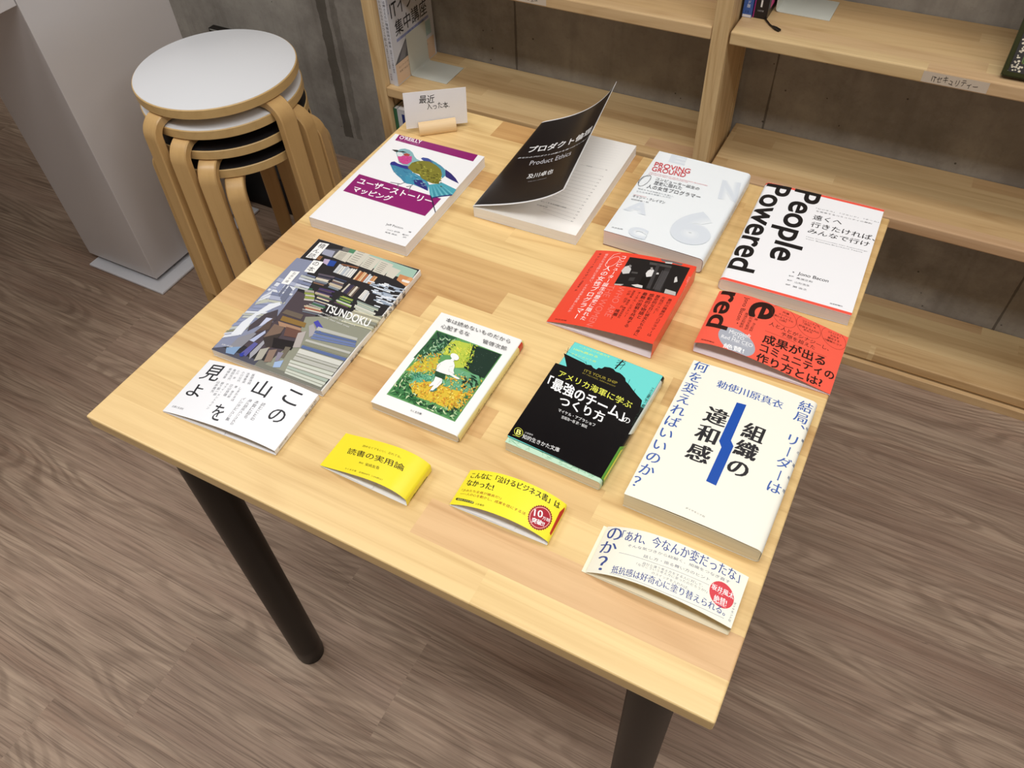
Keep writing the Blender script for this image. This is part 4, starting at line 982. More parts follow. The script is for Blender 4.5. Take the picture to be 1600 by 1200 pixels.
  ['V','主婦と生活社',[157.99,25.05,157.98,12.04],2.6,'#5a5a5e',0],
 ]),
 'tobi': (0.0727, 0.0412, 3.44, 'prof_band(0.1467,0.0131,0.0172,0.0083,ext=0)', 0.0791, None, [
  ['T','見',[7.65,50.45,32.5,51.72,7.01,73.47],'#26272c',1,0],
  ['T','よ',[8.98,26.25,28.7,25.85,6.05,43.64],'#26272c',1,0],
  ['T','山',[80.52,50.91,100.42,50.72,79.27,71.5],'#26272c',1,0],
  ['T','を',[60.71,6.35,74.2,6.34,55.96,26.94],'#26272c',1,0],
  ['T','こ',[116.97,54.65,135.92,54.02,116.87,72.58],'#26272c',1,0],
  ['T','の',[117.83,27.66,134.61,28.44,117.22,44.66],'#26272c',1,0],
  ['V','飯間浩明',[68.65,73.11,71.66,61.58],3.2,'#55565c',0],
  ['V','池澤春菜',[61.83,72.57,64.73,61.25],3.2,'#55565c',0],
  ['V','小川公代',[55.17,72.52,57.93,61.07],3.2,'#55565c',0],
  ['V','小川 哲',[48.27,72.67,50.54,62.88],3.2,'#55565c',0],
  ['V','角田光代',[42.96,72.33,45.6,59.99],3.2,'#55565c',0],
  ['V','柴崎友香',[36.95,72.38,38.57,60.36],3.2,'#55565c',0],
  ['V','しまおまほ',[66.82,52.08,69.45,35.96],3.2,'#55565c',0],
  ['V','管 啓次郎',[60.86,52.45,62.5,38.21],3.2,'#55565c',0],
  ['V','辻山良雄',[54.64,52.47,56.71,39.29],3.2,'#55565c',0],
  ['V','マライ・メントライン',[48.54,52.27,50.54,17.82],3.2,'#55565c',0],
  ['V','柳下毅一郎',[42.19,52.08,44.86,36.23],3.2,'#55565c',0],
  ['V','山本貴光',[36.25,52.08,38.89,39.17],3.2,'#55565c',0],
  ['V','読むことの',[104.35,42.53,105.63,22.53],3.8,'#55565c',0],
  ['L',[102.24,42.29,104.23,20.99],0.25,'#55565c'],
  ['V','本質に迫る',[96.35,42.48,97.55,22.32],3.8,'#55565c',0],
  ['L',[94.2,42.26,96.13,20.79],0.25,'#55565c'],
  ['V','積ん読名人12人の',[88.3,41.58,89.42,9.27],3.8,'#55565c',0],
  ['L',[86.1,41.39,87.98,7.77],0.25,'#55565c'],
  ['V','インタビュー集',[80.34,41.2,81.39,12.48],3.8,'#55565c',0],
  ['L',[78.09,41.03,79.93,10.99],0.25,'#55565c'],
  ['T','主婦と生活社',[6.85,7.34,23.92,7.02,6.9,9.94],'#55565c',0,0],
  ['V','石井千湖',[151.43,71.14,153.4,54.02],3.4,'#4a4a50',0],
  ['V','主婦と生活社',[149.83,20.42,150.49,7.23],2.4,'#5a5a60',0],
 ]),
 'flower': (0.2721, 0.1441, 0.74, 'prof_right(.1046,.0112,.0035,.0008)', 0.1464, None, [
  ['P',[9.5,119.2,93.9,117.5,93.0,14.6,9.6,15.4],'#5f9a5c'],
  ['^'],
  ['P',[11.1,118.2,36.7,118.0,38.2,105.7,31.8,94.3,22.0,81.4,14.3,72.5,7.8,72.3],'#2f5d3c'],
  ['P',[33.7,113.7,58.2,116.4,65.8,104.5,65.4,82.3,56.3,78.0,45.9,92.4,31.0,88.3],'#b9c94a'],
  ['P',[58.2,116.4,92.8,116.9,92.4,78.7,80.0,78.6,65.4,82.3,62.8,100.3],'#1b3328'],
  ['P',[90.1,54.7,92.3,76.0,92.3,34.3,86.4,25.2],'#8fae5a'],
  ['P',[15.0,71.4,32.9,85.0,38.7,69.8,31.5,58.4,15.0,53.6,10.1,52.8],'#c8b83c'],
  ['P',[21.0,51.0,44.5,61.7,40.3,43.9,27.4,40.6],'#5aa886'],
  ['P',[56.3,78.0,86.9,79.3,92.0,56.9,76.3,42.9,58.4,52.4],'#6aa87c'],
  ['P',[11.0,17.5,10.9,46.4,33.3,27.6,56.0,17.9,50.6,16.6],'#3f7c48'],
  ['P',[54.8,19.9,86.4,25.2,91.6,26.6,92.6,16.0,60.3,17.5],'#4a8450'],
  ['P',[23.3,38.7,42.8,50.3,71.7,50.9,90.1,54.7,89.9,36.9,82.1,25.6,58.9,26.9,36.8,25.4],'#d9b93a'],
  ['^'],
  ['P',[27.9,102.6,28.9,98.9,32.3,93.9,30.4,99.4],'#a8c8a0'],
  ['P',[26.9,92.0,25.3,91.1,24.8,88.2,26.8,89.8],'#1d3b30'],
  ['P',[22.9,103.8,22.4,102.0,23.7,99.0,24.1,101.7],'#234a36'],
  ['P',[29.0,106.8,31.8,104.6,36.2,103.4,32.0,106.3],'#a8c8a0'],
  ['P',[31.5,113.7,29.7,112.6,29.1,109.3,31.3,111.3],'#a8c8a0'],
  ['P',[21.9,107.7,24.1,106.2,27.3,106.3,24.0,108.1],'#7fb08a'],
  ['P',[24.6,97.8,25.8,100.9,25.5,106.5,24.1,101.7],'#7fb08a'],
  ['P',[28.5,97.2,29.4,98.7,28.7,101.8,27.7,99.4],'#7fb08a'],
  ['P',[32.6,101.6,35.9,99.4,41.0,98.5,36.0,101.2],'#16302a'],
  ['P',[20.6,104.6,23.6,104.0,27.2,105.5,22.9,105.9],'#1d3b30'],
  ['P',[15.8,77.5,18.4,77.6,20.9,80.0,17.3,79.4],'#a8c8a0'],
  ['P',[15.0,81.3,16.2,82.6,15.8,85.6,14.4,83.5],'#7fb08a'],
  ['P',[37.0,108.6,39.7,106.5,43.9,105.6,39.9,108.3],'#1d3b30'],
  ['P',[30.6,98.5,32.2,96.2,35.4,94.5,32.9,97.6],'#1d3b30'],
  ['P',[22.3,116.3,25.1,114.0,29.6,112.9,25.3,115.8],'#16302a'],
  ['P',[37.4,108.1,35.8,106.7,35.4,103.2,37.4,105.5],'#7fb08a'],
  ['P',[17.3,98.9,18.4,96.4,21.4,93.9,19.5,97.4],'#a8c8a0'],
  ['P',[10.4,76.9,10.8,73.9,13.4,69.7,12.4,74.1],'#234a36'],
  ['P',[20.0,88.4,19.5,90.5,17.0,92.9,18.2,89.8],'#7fb08a'],
  ['P',[11.6,70.1,12.2,72.4,11.0,76.2,10.5,72.8],'#a8c8a0'],
  ['P',[21.1,101.6,18.9,102.4,16.4,101.4,19.5,100.5],'#234a36'],
  ['P',[11.6,74.3,12.0,76.4,10.6,79.9,10.3,76.7],'#7fb08a'],
  ['P',[33.7,89.7,34.2,87.7,36.6,85.8,35.5,88.6],'#7fb08a'],
  ['P',[32.4,104.1,35.6,102.8,40.0,103.3,35.2,104.7],'#1d3b30'],
  ['P',[20.4,89.0,22.9,90.1,25.0,93.8,21.5,91.7],'#a8c8a0'],
  ['P',[16.8,108.1,17.8,104.5,21.2,99.9,19.3,105.0],'#a8c8a0'],
  ['P',[25.9,101.8,23.2,103.9,18.9,104.7,23.1,102.1],'#234a36'],
  ['P',[13.8,115.5,15.4,112.0,19.4,107.9,16.6,112.9],'#1d3b30'],
  ['P',[23.0,109.6,24.8,107.9,27.8,107.4,25.0,109.6],'#1d3b30'],
  ['P',[29.2,92.8,30.2,95.7,29.5,100.8,28.4,96.3],'#234a36'],
  ['P',[19.1,112.9,21.2,112.0,23.5,113.1,20.6,114.0],'#16302a'],
  ['P',[35.9,101.9,37.8,100.1,40.8,99.7,38.0,101.9],'#16302a'],
  ['P',[26.8,84.0,27.8,86.5,27.3,91.1,26.1,87.2],'#234a36'],
  ['P',[24.6,83.7,27.4,82.8,30.8,83.9,26.8,84.7],'#a8c8a0'],
  ['P',[11.3,87.3,12.3,85.2,15.0,83.8,13.2,86.5],'#7fb08a'],
  ['P',[28.8,110.9,25.7,112.2,21.7,111.7,26.1,110.3],'#1d3b30'],
  ['P',[17.5,102.0,16.0,101.3,15.6,98.5,17.6,99.9],'#a8c8a0'],
  ['P',[27.8,94.1,29.3,91.6,32.7,89.3,30.2,92.8],'#1d3b30'],
  ['P',[17.7,98.2,19.8,97.6,21.9,99.0,19.0,99.5],'#16302a'],
  ['P',[23.9,98.1,20.9,97.0,18.2,93.4,22.3,95.4],'#a8c8a0'],
  ['P',[38.2,100.4,38.5,96.8,41.0,91.5,40.2,96.9],'#1d3b30'],
  ['P',[16.2,118.0,15.5,115.8,16.6,111.8,17.3,115.3],'#234a36'],
  ['P',[34.6,105.0,32.2,106.7,28.6,107.0,32.2,104.9],'#1d3b30'],
  ['P',[18.0,114.1,16.7,110.9,17.1,105.2,18.5,110.1],'#1d3b30'],
  ['P',[17.4,73.0,19.4,70.6,23.2,68.6,20.1,71.9],'#16302a'],
  ['P',[28.5,105.4,26.5,105.7,25.0,103.8,27.6,103.9],'#7fb08a'],
  ['P',[17.5,78.1,20.0,75.2,24.6,72.8,20.7,76.7],'#234a36'],
  ['P',[29.1,89.8,27.2,93.1,23.0,96.8,26.1,92.1],'#234a36'],
  ['P',[26.4,84.0,24.3,87.1,19.9,90.2,23.4,85.8],'#7fb08a'],
  ['P',[27.5,96.2,25.3,98.8,21.1,100.6,24.7,97.2],'#7fb08a'],
  ['P',[20.0,82.2,19.1,80.7,19.8,77.7,20.8,80.1],'#234a36'],
  ['P',[18.0,95.0,16.9,92.9,17.3,88.8,18.6,92.1],'#a8c8a0'],
  ['P',[18.2,109.1,16.0,112.8,11.2,117.1,14.9,111.7],'#1d3b30'],
  ['P',[30.5,102.7,30.2,105.0,27.9,107.7,28.7,104.4],'#234a36'],
  ['P',[39.2,103.4,38.8,105.6,36.6,108.0,37.5,104.9],'#16302a'],
  ['P',[15.8,97.4,16.5,100.1,15.3,104.9,14.8,100.6],'#16302a'],
  ['P',[31.6,88.6,32.1,85.9,34.6,82.4,33.6,86.3],'#16302a'],
  ['P',[13.9,69.9,15.9,71.1,17.0,74.6,14.4,72.5],'#7fb08a'],
  ['P',[29.5,94.4,30.8,95.6,30.5,98.5,29.1,96.6],'#1d3b30'],
  ['P',[17.4,84.0,19.5,83.8,21.3,85.7,18.4,85.5],'#16302a'],
  ['P',[22.8,106.8,24.6,108.8,25.2,113.4,22.9,110.0],'#a8c8a0'],
  ['P',[11.4,117.6,13.0,114.8,16.7,112.2,14.0,116.0],'#16302a'],
  ['P',[20.0,91.5,22.6,90.2,26.1,90.5,22.3,92.1],'#7fb08a'],
  ['P',[12.9,69.5,14.1,70.6,13.7,73.5,12.4,71.5],'#16302a'],
  ['P',[29.2,91.4,32.3,89.6,37.0,89.1,32.3,91.4],'#16302a'],
  ['P',[17.3,106.1,19.0,106.9,19.7,109.9,17.4,108.3],'#234a36'],
  ['P',[20.6,95.8,23.7,93.1,28.7,91.0,24.1,94.7],'#7fb08a'],
  ['P',[23.2,107.1,21.5,109.2,18.4,110.3,21.0,107.6],'#a8c8a0'],
  ['P',[30.1,94.3,30.6,91.7,33.2,88.7,32.0,92.3],'#234a36'],
  ['P',[28.8,99.4,28.9,97.4,31.0,94.9,30.4,97.8],'#1d3b30'],
  ['P',[34.3,92.9,32.0,93.1,29.7,91.2,33.0,91.3],'#a8c8a0'],
  ['P',[28.6,112.6,29.3,109.8,32.2,106.2,30.8,110.4],'#16302a'],
  ['P',[36.9,107.2,35.8,105.1,36.3,101.0,37.6,104.3],'#7fb08a'],
  ['P',[27.4,109.2,31.0,107.6,36.0,107.7,30.7,109.6],'#16302a'],
  ['P',[11.5,67.3,12.8,69.6,12.5,74.1,11.1,70.4],'#a8c8a0'],
  ['P',[25.4,107.8,24.1,105.9,24.4,101.9,25.9,105.0],'#1d3b30'],
  ['P',[37.3,98.7,38.9,96.5,42.2,95.1,39.6,98.0],'#7fb08a'],
  ['P',[19.5,104.5,17.1,104.7,14.8,102.8,18.1,102.9],'#234a36'],
  ['P',[33.5,89.2,34.5,91.7,33.9,96.2,32.8,92.4],'#a8c8a0'],
  ['P',[16.4,85.8,18.4,83.2,22.4,80.8,19.2,84.5],'#a8c8a0'],
  ['P',[28.4,94.3,26.6,94.6,25.2,92.8,27.7,92.8],'#16302a'],
  ['P',[22.6,102.8,20.7,104.7,17.5,105.4,20.4,103.0],'#a8c8a0'],
  ['P',[16.2,82.2,19.2,79.5,24.1,77.3,19.6,81.0],'#7fb08a'],
  ['P',[22.7,107.0,20.5,106.1,19.0,102.8,21.9,104.6],'#234a36'],
  ['P',[12.4,70.4,15.1,70.4,17.8,72.7,14.0,72.2],'#7fb08a'],
  ['P',[36.4,116.5,34.7,114.3,34.4,109.6,36.4,113.2],'#a8c8a0'],
  ['P',[21.2,83.6,18.0,83.3,14.5,80.6,19.1,81.6],'#16302a'],
  ['P',[23.3,118.0,23.5,115.8,25.8,113.2,25.0,116.3],'#1d3b30'],
  ['P',[31.4,110.1,28.0,112.3,22.9,113.3,28.0,110.5],'#a8c8a0'],
  ['P',[13.5,90.2,14.4,92.6,13.6,97.0,12.6,93.3],'#1d3b30'],
  ['P',[16.4,71.6,18.0,69.2,21.5,67.2,18.8,70.5],'#7fb08a'],
  ['P',[16.4,106.4,13.3,105.9,10.0,103.0,14.4,104.1],'#16302a'],
  ['P',[24.0,90.1,21.6,90.7,19.1,89.4,22.4,88.8],'#7fb08a'],
  ['P',[13.9,77.3,12.8,75.0,13.4,70.5,14.6,74.2],'#16302a'],
  ['P',[20.0,103.3,22.8,104.5,25.2,108.4,21.4,106.1],'#16302a'],
  ['P',[16.6,74.0,17.7,75.8,17.1,79.5,16.0,76.5],'#1d3b30'],
  ['P',[32.9,90.0,33.3,92.2,32.5,95.8,32.2,92.4],'#8cae3c'],
  ['P',[51.4,100.2,51.7,98.3,53.2,95.6,52.6,98.5],'#8cae3c'],
  ['P',[55.0,109.6,56.7,107.7,59.7,105.9,57.1,108.6],'#f0e458'],
  ['P',[59.1,100.3,58.5,102.5,56.4,105.3,57.6,102.1],'#cfd95a'],
  ['P',[42.8,113.4,42.6,115.0,41.1,117.1,41.6,114.7],'#8cae3c'],
  ['P',[54.4,114.1,55.6,112.9,57.7,112.5,55.8,114.0],'#8cae3c'],
  ['P',[34.4,104.0,35.6,102.4,37.9,101.1,36.0,103.3],'#f0e458'],
  ['P',[59.3,100.5,60.2,98.5,62.6,96.2,61.0,99.1],'#cfd95a'],
  ['P',[58.7,88.3,59.5,86.4,61.6,84.4,60.2,87.0],'#8cae3c'],
  ['P',[49.2,99.6,50.0,100.6,49.8,102.7,49.0,101.1],'#cfd95a'],
  ['P',[48.4,97.8,46.7,99.0,44.0,99.6,46.6,97.9],'#f0e458'],
  ['P',[54.0,115.2,55.3,113.1,57.9,111.0,55.9,113.9],'#8cae3c'],
  ['P',[58.6,105.0,59.3,103.8,60.9,103.0,59.8,104.7],'#cfd95a'],
  ['P',[53.4,105.1,54.8,103.4,57.4,102.0,55.2,104.3],'#cfd95a'],
  ['P',[65.0,89.7,63.2,90.5,60.9,90.2,63.4,89.4],'#e0da4a'],
  ['P',[42.7,105.3,42.2,107.5,40.2,110.4,41.2,107.2],'#cfd95a'],
  ['P',[55.8,89.9,53.9,91.5,50.9,92.6,53.7,90.4],'#f0e458'],
  ['P',[38.5,94.3,36.9,93.6,35.4,91.4,37.7,92.6],'#cfd95a'],
  ['P',[63.2,95.6,62.3,97.2,60.3,98.6,61.7,96.4],'#8cae3c'],
  ['P',[52.1,106.8,53.6,105.8,55.9,105.7,53.6,106.9],'#8cae3c'],
  ['P',[43.9,94.9,45.3,94.2,47.2,94.5,45.1,95.3],'#f0e458'],
  ['P',[39.3,91.2,38.6,93.6,36.4,96.7,37.7,93.3],'#e0da4a'],
  ['P',[38.5,109.8,36.9,109.9,35.3,108.6,37.5,108.7],'#e0da4a'],
  ['P',[56.9,92.4,56.2,91.6,56.5,89.8,57.2,91.1],'#cfd95a'],
  ['P',[60.4,108.4,59.8,106.7,60.3,103.8,60.9,106.4],'#cfd95a'],
  ['P',[36.6,93.7,37.2,94.8,36.8,96.9,36.1,95.2],'#f0e458'],
  ['P',[40.5,94.3,39.3,93.1,38.9,90.5,40.3,92.4],'#8cae3c'],
  ['P',[56.0,98.8,54.1,98.7,52.0,97.1,54.7,97.6],'#cfd95a'],
  ['P',[64.6,89.0,64.5,91.3,63.2,94.8,63.5,91.3],'#cfd95a'],
  ['P',[47.0,101.4,46.0,103.2,43.8,104.9,45.4,102.5],'#f0e458'],
  ['P',[63.3,93.4,61.6,93.4,59.9,92.0,62.2,92.3],'#8cae3c'],
  ['P',[39.2,92.1,40.9,92.0,42.6,93.2,40.3,93.1],'#cfd95a'],
  ['P',[63.6,107.6,62.4,108.4,60.8,108.2,62.5,107.3],'#8cae3c'],
  ['P',[35.2,98.5,36.1,99.2,36.2,101.2,35.1,100.0],'#cfd95a'],
  ['P',[52.9,104.3,53.0,106.3,51.8,109.3,51.9,106.4],'#e0da4a'],
  ['P',[51.8,94.6,51.8,96.4,50.5,99.0,50.8,96.3],'#f0e458'],
  ['P',[57.9,108.4,56.8,108.3,56.1,106.8,57.6,107.2],'#e0da4a'],
  ['P',[54.0,104.5,54.3,106.5,53.6,109.7,53.3,106.7],'#cfd95a'],
  ['P',[54.0,90.4,55.9,89.9,58.2,90.6,55.5,91.0],'#f0e458'],
  ['P',[46.5,102.1,48.4,100.8,51.4,100.2,48.5,101.9],'#cfd95a'],
  ['P',[33.4,90.2,32.4,89.8,32.0,88.2,33.3,88.9],'#8cae3c'],
  ['P',[56.1,90.3,56.4,88.8,57.9,87.1,57.3,89.2],'#cfd95a'],
  ['P',[36.8,96.1,36.4,98.2,34.6,100.9,35.5,97.9],'#f0e458'],
  ['P',[64.2,105.0,65.2,102.9,67.7,100.6,65.9,103.6],'#e0da4a'],
  ['P',[59.1,104.1,59.5,105.8,58.7,108.6,58.4,106.0],'#f0e458'],
  ['P',[39.3,106.8,39.5,104.6,41.1,101.5,40.5,104.7],'#8cae3c'],
  ['P',[46.2,103.6,44.7,105.5,41.9,107.3,44.2,104.7],'#f0e458'],
  ['P',[44.2,112.7,42.6,114.0,39.9,114.7,42.5,112.9],'#e0da4a'],
  ['P',[37.9,102.4,39.4,102.0,40.9,103.0,38.9,103.2],'#8cae3c'],
  ['P',[46.6,105.4,45.0,104.7,43.5,102.4,45.8,103.7],'#e0da4a'],
  ['P',[65.4,100.2,64.8,99.3,65.1,97.4,65.8,98.8],'#8cae3c'],
  ['P',[47.0,105.8,48.6,105.1,50.6,105.6,48.3,106.3],'#f0e458'],
  ['P',[56.0,114.9,55.4,116.2,53.7,117.3,54.8,115.5],'#e0da4a'],
  ['P',[44.3,99.3,44.5,97.2,46.0,94.0,45.5,97.2],'#e0da4a'],
  ['P',[58.8,107.6,58.7,109.3,57.4,111.7,57.8,109.2],'#f0e458'],
  ['P',[39.0,104.8,37.8,105.6,36.2,105.4,38.0,104.4],'#f0e458'],
  ['P',[36.4,109.3,35.8,108.5,36.1,106.6,36.8,108.0],'#e0da4a'],
  ['P',[56.2,101.9,58.3,101.4,60.9,102.0,58.0,102.6],'#f0e458'],
  ['P',[58.3,97.6,56.6,98.6,54.1,98.8,56.6,97.5],'#e0da4a'],
  ['P',[42.8,110.7,44.7,109.9,47.4,110.2,44.5,111.1],'#cfd95a'],
  ['P',[43.7,106.3,42.4,105.4,41.8,103.1,43.4,104.6],'#cfd95a'],
  ['P',[57.0,105.2,55.3,105.5,53.4,104.5,55.8,104.4],'#cfd95a'],
  ['P',[51.7,96.1,52.4,94.8,54.0,94.0,52.9,95.7],'#cfd95a'],
  ['P',[49.3,101.4,50.3,100.4,52.0,100.2,50.4,101.4],'#e0da4a'],
  ['P',[47.5,103.3,49.2,102.7,51.4,103.2,48.9,103.8],'#f0e458'],
  ['P',[63.7,95.6,63.9,93.4,65.4,90.3,64.8,93.6],'#cfd95a'],
  ['P',[60.7,89.6,61.7,87.6,64.0,85.3,62.4,88.2],'#8cae3c'],
  ['P',[56.4,93.4,56.4,91.2,57.5,87.8,57.4,91.1],'#8cae3c'],
  ['P',[41.4,104.9,40.7,103.8,41.0,101.6,41.8,103.3],'#cfd95a'],
  ['P',[54.3,110.0,55.4,109.8,56.5,110.9,54.8,111.0],'#8cae3c'],
  ['P',[55.9,107.4,56.9,108.4,57.1,110.8,55.9,109.1],'#8cae3c'],
  ['P',[35.9,107.3,36.2,105.1,37.8,101.9,37.2,105.2],'#e0da4a'],
  ['P',[62.3,87.1,60.7,88.0,58.5,87.9,60.8,86.9],'#f0e458'],
  ['P',[33.3,104.3,34.1,106.0,34.0,109.2,33.0,106.5],'#cfd95a'],
  ['P',[64.4,95.4,63.8,96.6,62.2,97.5,63.2,95.8],'#cfd95a'],
  ['P',[34.0,112.5,35.1,112.9,35.6,114.7,34.2,113.8],'#8cae3c'],
  ['P',[44.7,105.6,46.4,103.4,49.6,101.3,46.9,104.3],'#f0e458'],
  ['P',[41.2,100.5,40.8,98.4,41.6,94.8,41.9,98.1],'#cfd95a'],
  ['P',[42.2,109.0,43.6,109.9,44.6,112.4,42.7,110.8],'#cfd95a'],
  ['P',[46.5,99.8,44.5,100.7,41.7,100.6,44.7,99.5],'#f0e458'],
  ['P',[42.3,100.7,40.2,101.2,37.5,100.5,40.5,100.1],'#cfd95a'],
  ['P',[34.4,103.7,34.4,101.4,35.7,98.0,35.4,101.4],'#e0da4a'],
  ['P',[57.9,95.5,57.6,97.9,55.8,101.2,56.6,97.7],'#8cae3c'],
  ['P',[64.6,104.9,64.9,106.8,64.0,109.8,63.9,106.9],'#e0da4a'],
  ['P',[58.8,110.9,59.4,111.8,59.1,113.8,58.4,112.2],'#e0da4a'],
  ['P',[65.1,87.2,64.6,88.7,63.0,90.2,63.9,88.2],'#e0da4a'],
  ['P',[59.6,99.8,61.0,100.0,62.3,101.7,60.3,101.1],'#8cae3c'],
  ['P',[59.8,100.6,60.6,102.5,60.6,105.9,59.6,103.0],'#8cae3c'],
  ['P',[33.8,97.0,32.0,97.0,30.3,95.5,32.7,95.8],'#8cae3c'],
  ['P',[65.6,99.9,65.3,98.1,66.1,95.3,66.3,98.0],'#8cae3c'],
  ['P',[38.2,64.4,37.2,65.7,35.3,65.6,37.0,64.0],'#e6c83c'],
  ['P',[22.8,60.8,21.6,61.7,20.5,60.8,22.1,59.9],'#e6c83c'],
  ['P',[15.3,76.6,15.3,78.1,13.5,79.8,13.8,77.6],'#d8a83c'],
  ['P',[19.8,57.2,18.6,59.2,15.8,60.8,17.8,58.0],'#8fb078'],
  ['P',[31.0,59.8,29.7,58.8,29.8,56.0,31.3,57.8],'#e6c83c'],
  ['P',[25.4,67.9,25.6,69.3,24.1,70.9,24.1,69.0],'#e6c83c'],
  ['P',[40.2,63.2,39.1,62.4,39.5,60.1,40.8,61.5],'#d8a83c'],
  ['P',[19.8,79.9,21.1,79.2,21.7,80.5,20.1,81.0],'#f0d860'],
  ['P',[32.0,87.5,30.1,88.7,27.7,88.2,30.4,86.8],'#d8a83c'],
  ['P',[15.8,51.3,17.3,51.3,17.9,53.3,16.0,52.8],'#8fb078'],
  ['P',[25.8,78.1,24.9,79.4,23.2,79.3,24.6,77.8],'#f0d860'],
  ['P',[30.2,67.7,28.7,67.6,28.2,65.5,30.1,66.1],'#8fb078'],
  ['P',[22.9,73.7,23.6,71.6,26.2,69.6,24.8,72.5],'#e6c83c'],
  ['P',[42.7,64.7,41.9,63.9,42.8,62.2,43.6,63.5],'#e6c83c'],
  ['P',[38.4,74.0,38.3,75.6,36.5,77.1,37.0,74.9],'#e6c83c'],
  ['P',[23.9,82.1,23.0,83.3,21.7,83.0,23.0,81.6],'#8fb078'],
  ['P',[41.0,65.1,39.2,64.8,38.2,62.4,40.5,63.3],'#c98a3c'],
  ['P',[13.7,68.1,13.3,66.7,14.7,64.4,14.9,66.6],'#f0d860'],
  ['P',[39.6,68.2,37.7,68.4,36.1,66.6,38.7,66.7],'#f0d860'],
  ['P',[28.9,60.2,29.5,61.3,28.3,63.0,27.8,61.4],'#f0d860'],
  ['P',[23.0,54.6,22.5,56.2,20.4,57.3,21.5,55.2],'#e6c83c'],
  ['P',[42.4,65.6,41.1,66.0,40.4,64.6,42.1,64.3],'#8fb078'],
  ['P',[41.9,61.0,43.0,60.0,44.2,60.7,42.7,61.8],'#f0d860'],
  ['P',[28.2,71.2,26.8,71.8,26.1,70.4,27.8,70.1],'#8fb078'],
  ['P',[34.9,63.8,33.4,64.4,32.3,63.0,34.3,62.6],'#c98a3c'],
  ['P',[28.4,74.7,27.6,73.8,28.4,71.8,29.3,73.3],'#d8a83c'],
  ['P',[14.8,56.2,15.5,57.1,14.4,58.7,13.8,57.4],'#c98a3c'],
  ['P',[18.2,64.8,18.7,63.2,20.7,62.3,19.7,64.3],'#c98a3c'],
  ['P',[35.7,59.1,37.4,57.6,40.2,57.4,37.6,59.3],'#e6c83c'],
  ['P',[19.2,68.0,18.0,66.8,18.4,64.0,19.7,66.0],'#d8a83c'],
  ['P',[37.7,74.6,39.6,74.0,41.5,75.2,38.9,75.8],'#8fb078'],
  ['P',[37.2,65.3,36.0,66.6,34.1,66.3,35.9,64.9],'#8fb078'],
  ['P',[30.5,84.0,31.4,84.7,30.7,86.6,29.7,85.4],'#8fb078'],
  ['P',[16.2,75.2,17.4,75.1,17.5,76.8,16.0,76.6],'#8fb078'],
  ['P',[16.6,53.4,17.8,52.4,19.4,53.1,17.5,54.2],'#f0d860'],
  ['P',[32.8,70.4,33.8,68.5,36.2,67.5,34.5,69.9],'#c98a3c'],
  ['P',[13.8,66.2,12.6,66.0,12.8,64.2,14.2,64.8],'#f0d860'],
  ['P',[13.0,53.4,12.6,54.6,11.0,55.0,11.8,53.4],'#c98a3c'],
  ['P',[12.5,57.1,13.3,58.0,12.5,60.2,11.6,58.6],'#c98a3c'],
  ['P',[22.8,74.6,24.5,73.8,26.4,74.8,23.9,75.6],'#8fb078'],
  ['P',[22.1,59.3,20.6,59.8,19.4,58.3,21.5,58.0],'#f0d860'],
  ['P',[35.8,81.1,35.1,79.9,36.2,77.8,36.8,79.7],'#8fb078'],
  ['P',[29.4,84.3,27.9,86.3,24.9,87.3,27.3,84.8],'#c98a3c'],
  ['P',[27.3,65.8,25.7,67.3,23.1,67.3,25.6,65.6],'#e6c83c'],
  ['P',[33.2,84.6,32.5,86.4,30.3,87.6,31.5,85.2],'#d8a83c'],
  ['P',[30.6,58.8,29.5,58.8,29.6,57.2,30.9,57.5],'#d8a83c'],
  ['P',[35.1,61.2,35.2,59.1,37.3,56.3,36.7,59.4],'#f0d860'],
  ['P',[23.8,73.0,24.9,71.8,26.6,72.1,25.0,73.5],'#e6c83c'],
  ['P',[31.7,79.2,30.3,79.0,30.1,77.0,31.8,77.6],'#d8a83c'],
  ['P',[22.2,63.9,23.7,64.0,24.3,66.0,22.4,65.5],'#c98a3c'],
  ['P',[37.0,62.2,35.8,63.5,34.0,63.2,35.8,61.8],'#f0d860'],
  ['P',[23.5,60.2,25.2,58.6,27.9,58.3,25.4,60.3],'#c98a3c'],
  ['P',[21.2,59.4,21.8,57.6,24.0,56.1,22.8,58.6],'#d8a83c'],
  ['P',[20.9,62.6,22.1,63.2,21.8,65.4,20.4,64.2],'#8fb078'],
  ['P',[42.3,60.7,42.8,62.5,41.5,65.6,41.1,62.7],'#c98a3c'],
  ['P',[28.5,74.6,27.6,73.8,28.4,71.9,29.3,73.2],'#d8a83c'],
  ['P',[35.8,73.5,37.3,73.9,37.7,76.3,35.9,75.3],'#8fb078'],
  ['P',[39.7,67.5,38.3,68.8,36.2,68.4,38.4,67.0],'#d8a83c'],
  ['P',[12.3,75.5,11.8,74.0,13.2,71.7,13.5,73.9],'#c98a3c'],
  ['P',[39.1,71.3,40.7,70.3,42.6,71.1,40.3,72.1],'#c98a3c'],
  ['P',[23.3,77.7,24.8,75.8,27.6,74.6,25.4,77.2],'#8fb078'],
  ['P',[18.7,77.8,19.8,75.7,22.6,73.8,20.7,76.8],'#e6c83c'],
  ['P',[39.1,62.7,37.8,64.6,35.1,65.8,37.1,63.3],'#c98a3c'],
  ['P',[19.1,61.8,18.5,60.9,19.7,59.4,20.2,60.8],'#c98a3c'],
  ['P',[31.2,87.5,33.0,87.2,34.4,88.9,32.0,89.0],'#e6c83c'],
  ['P',[13.9,76.8,12.3,78.1,10.0,77.9,12.4,76.3],'#8fb078'],
  ['P',[38.5,70.0,38.3,71.8,36.2,73.8,36.9,71.2],'#d8a83c'],
  ['P',[15.9,51.2,14.2,51.4,13.2,49.7,15.4,49.8],'#c98a3c'],
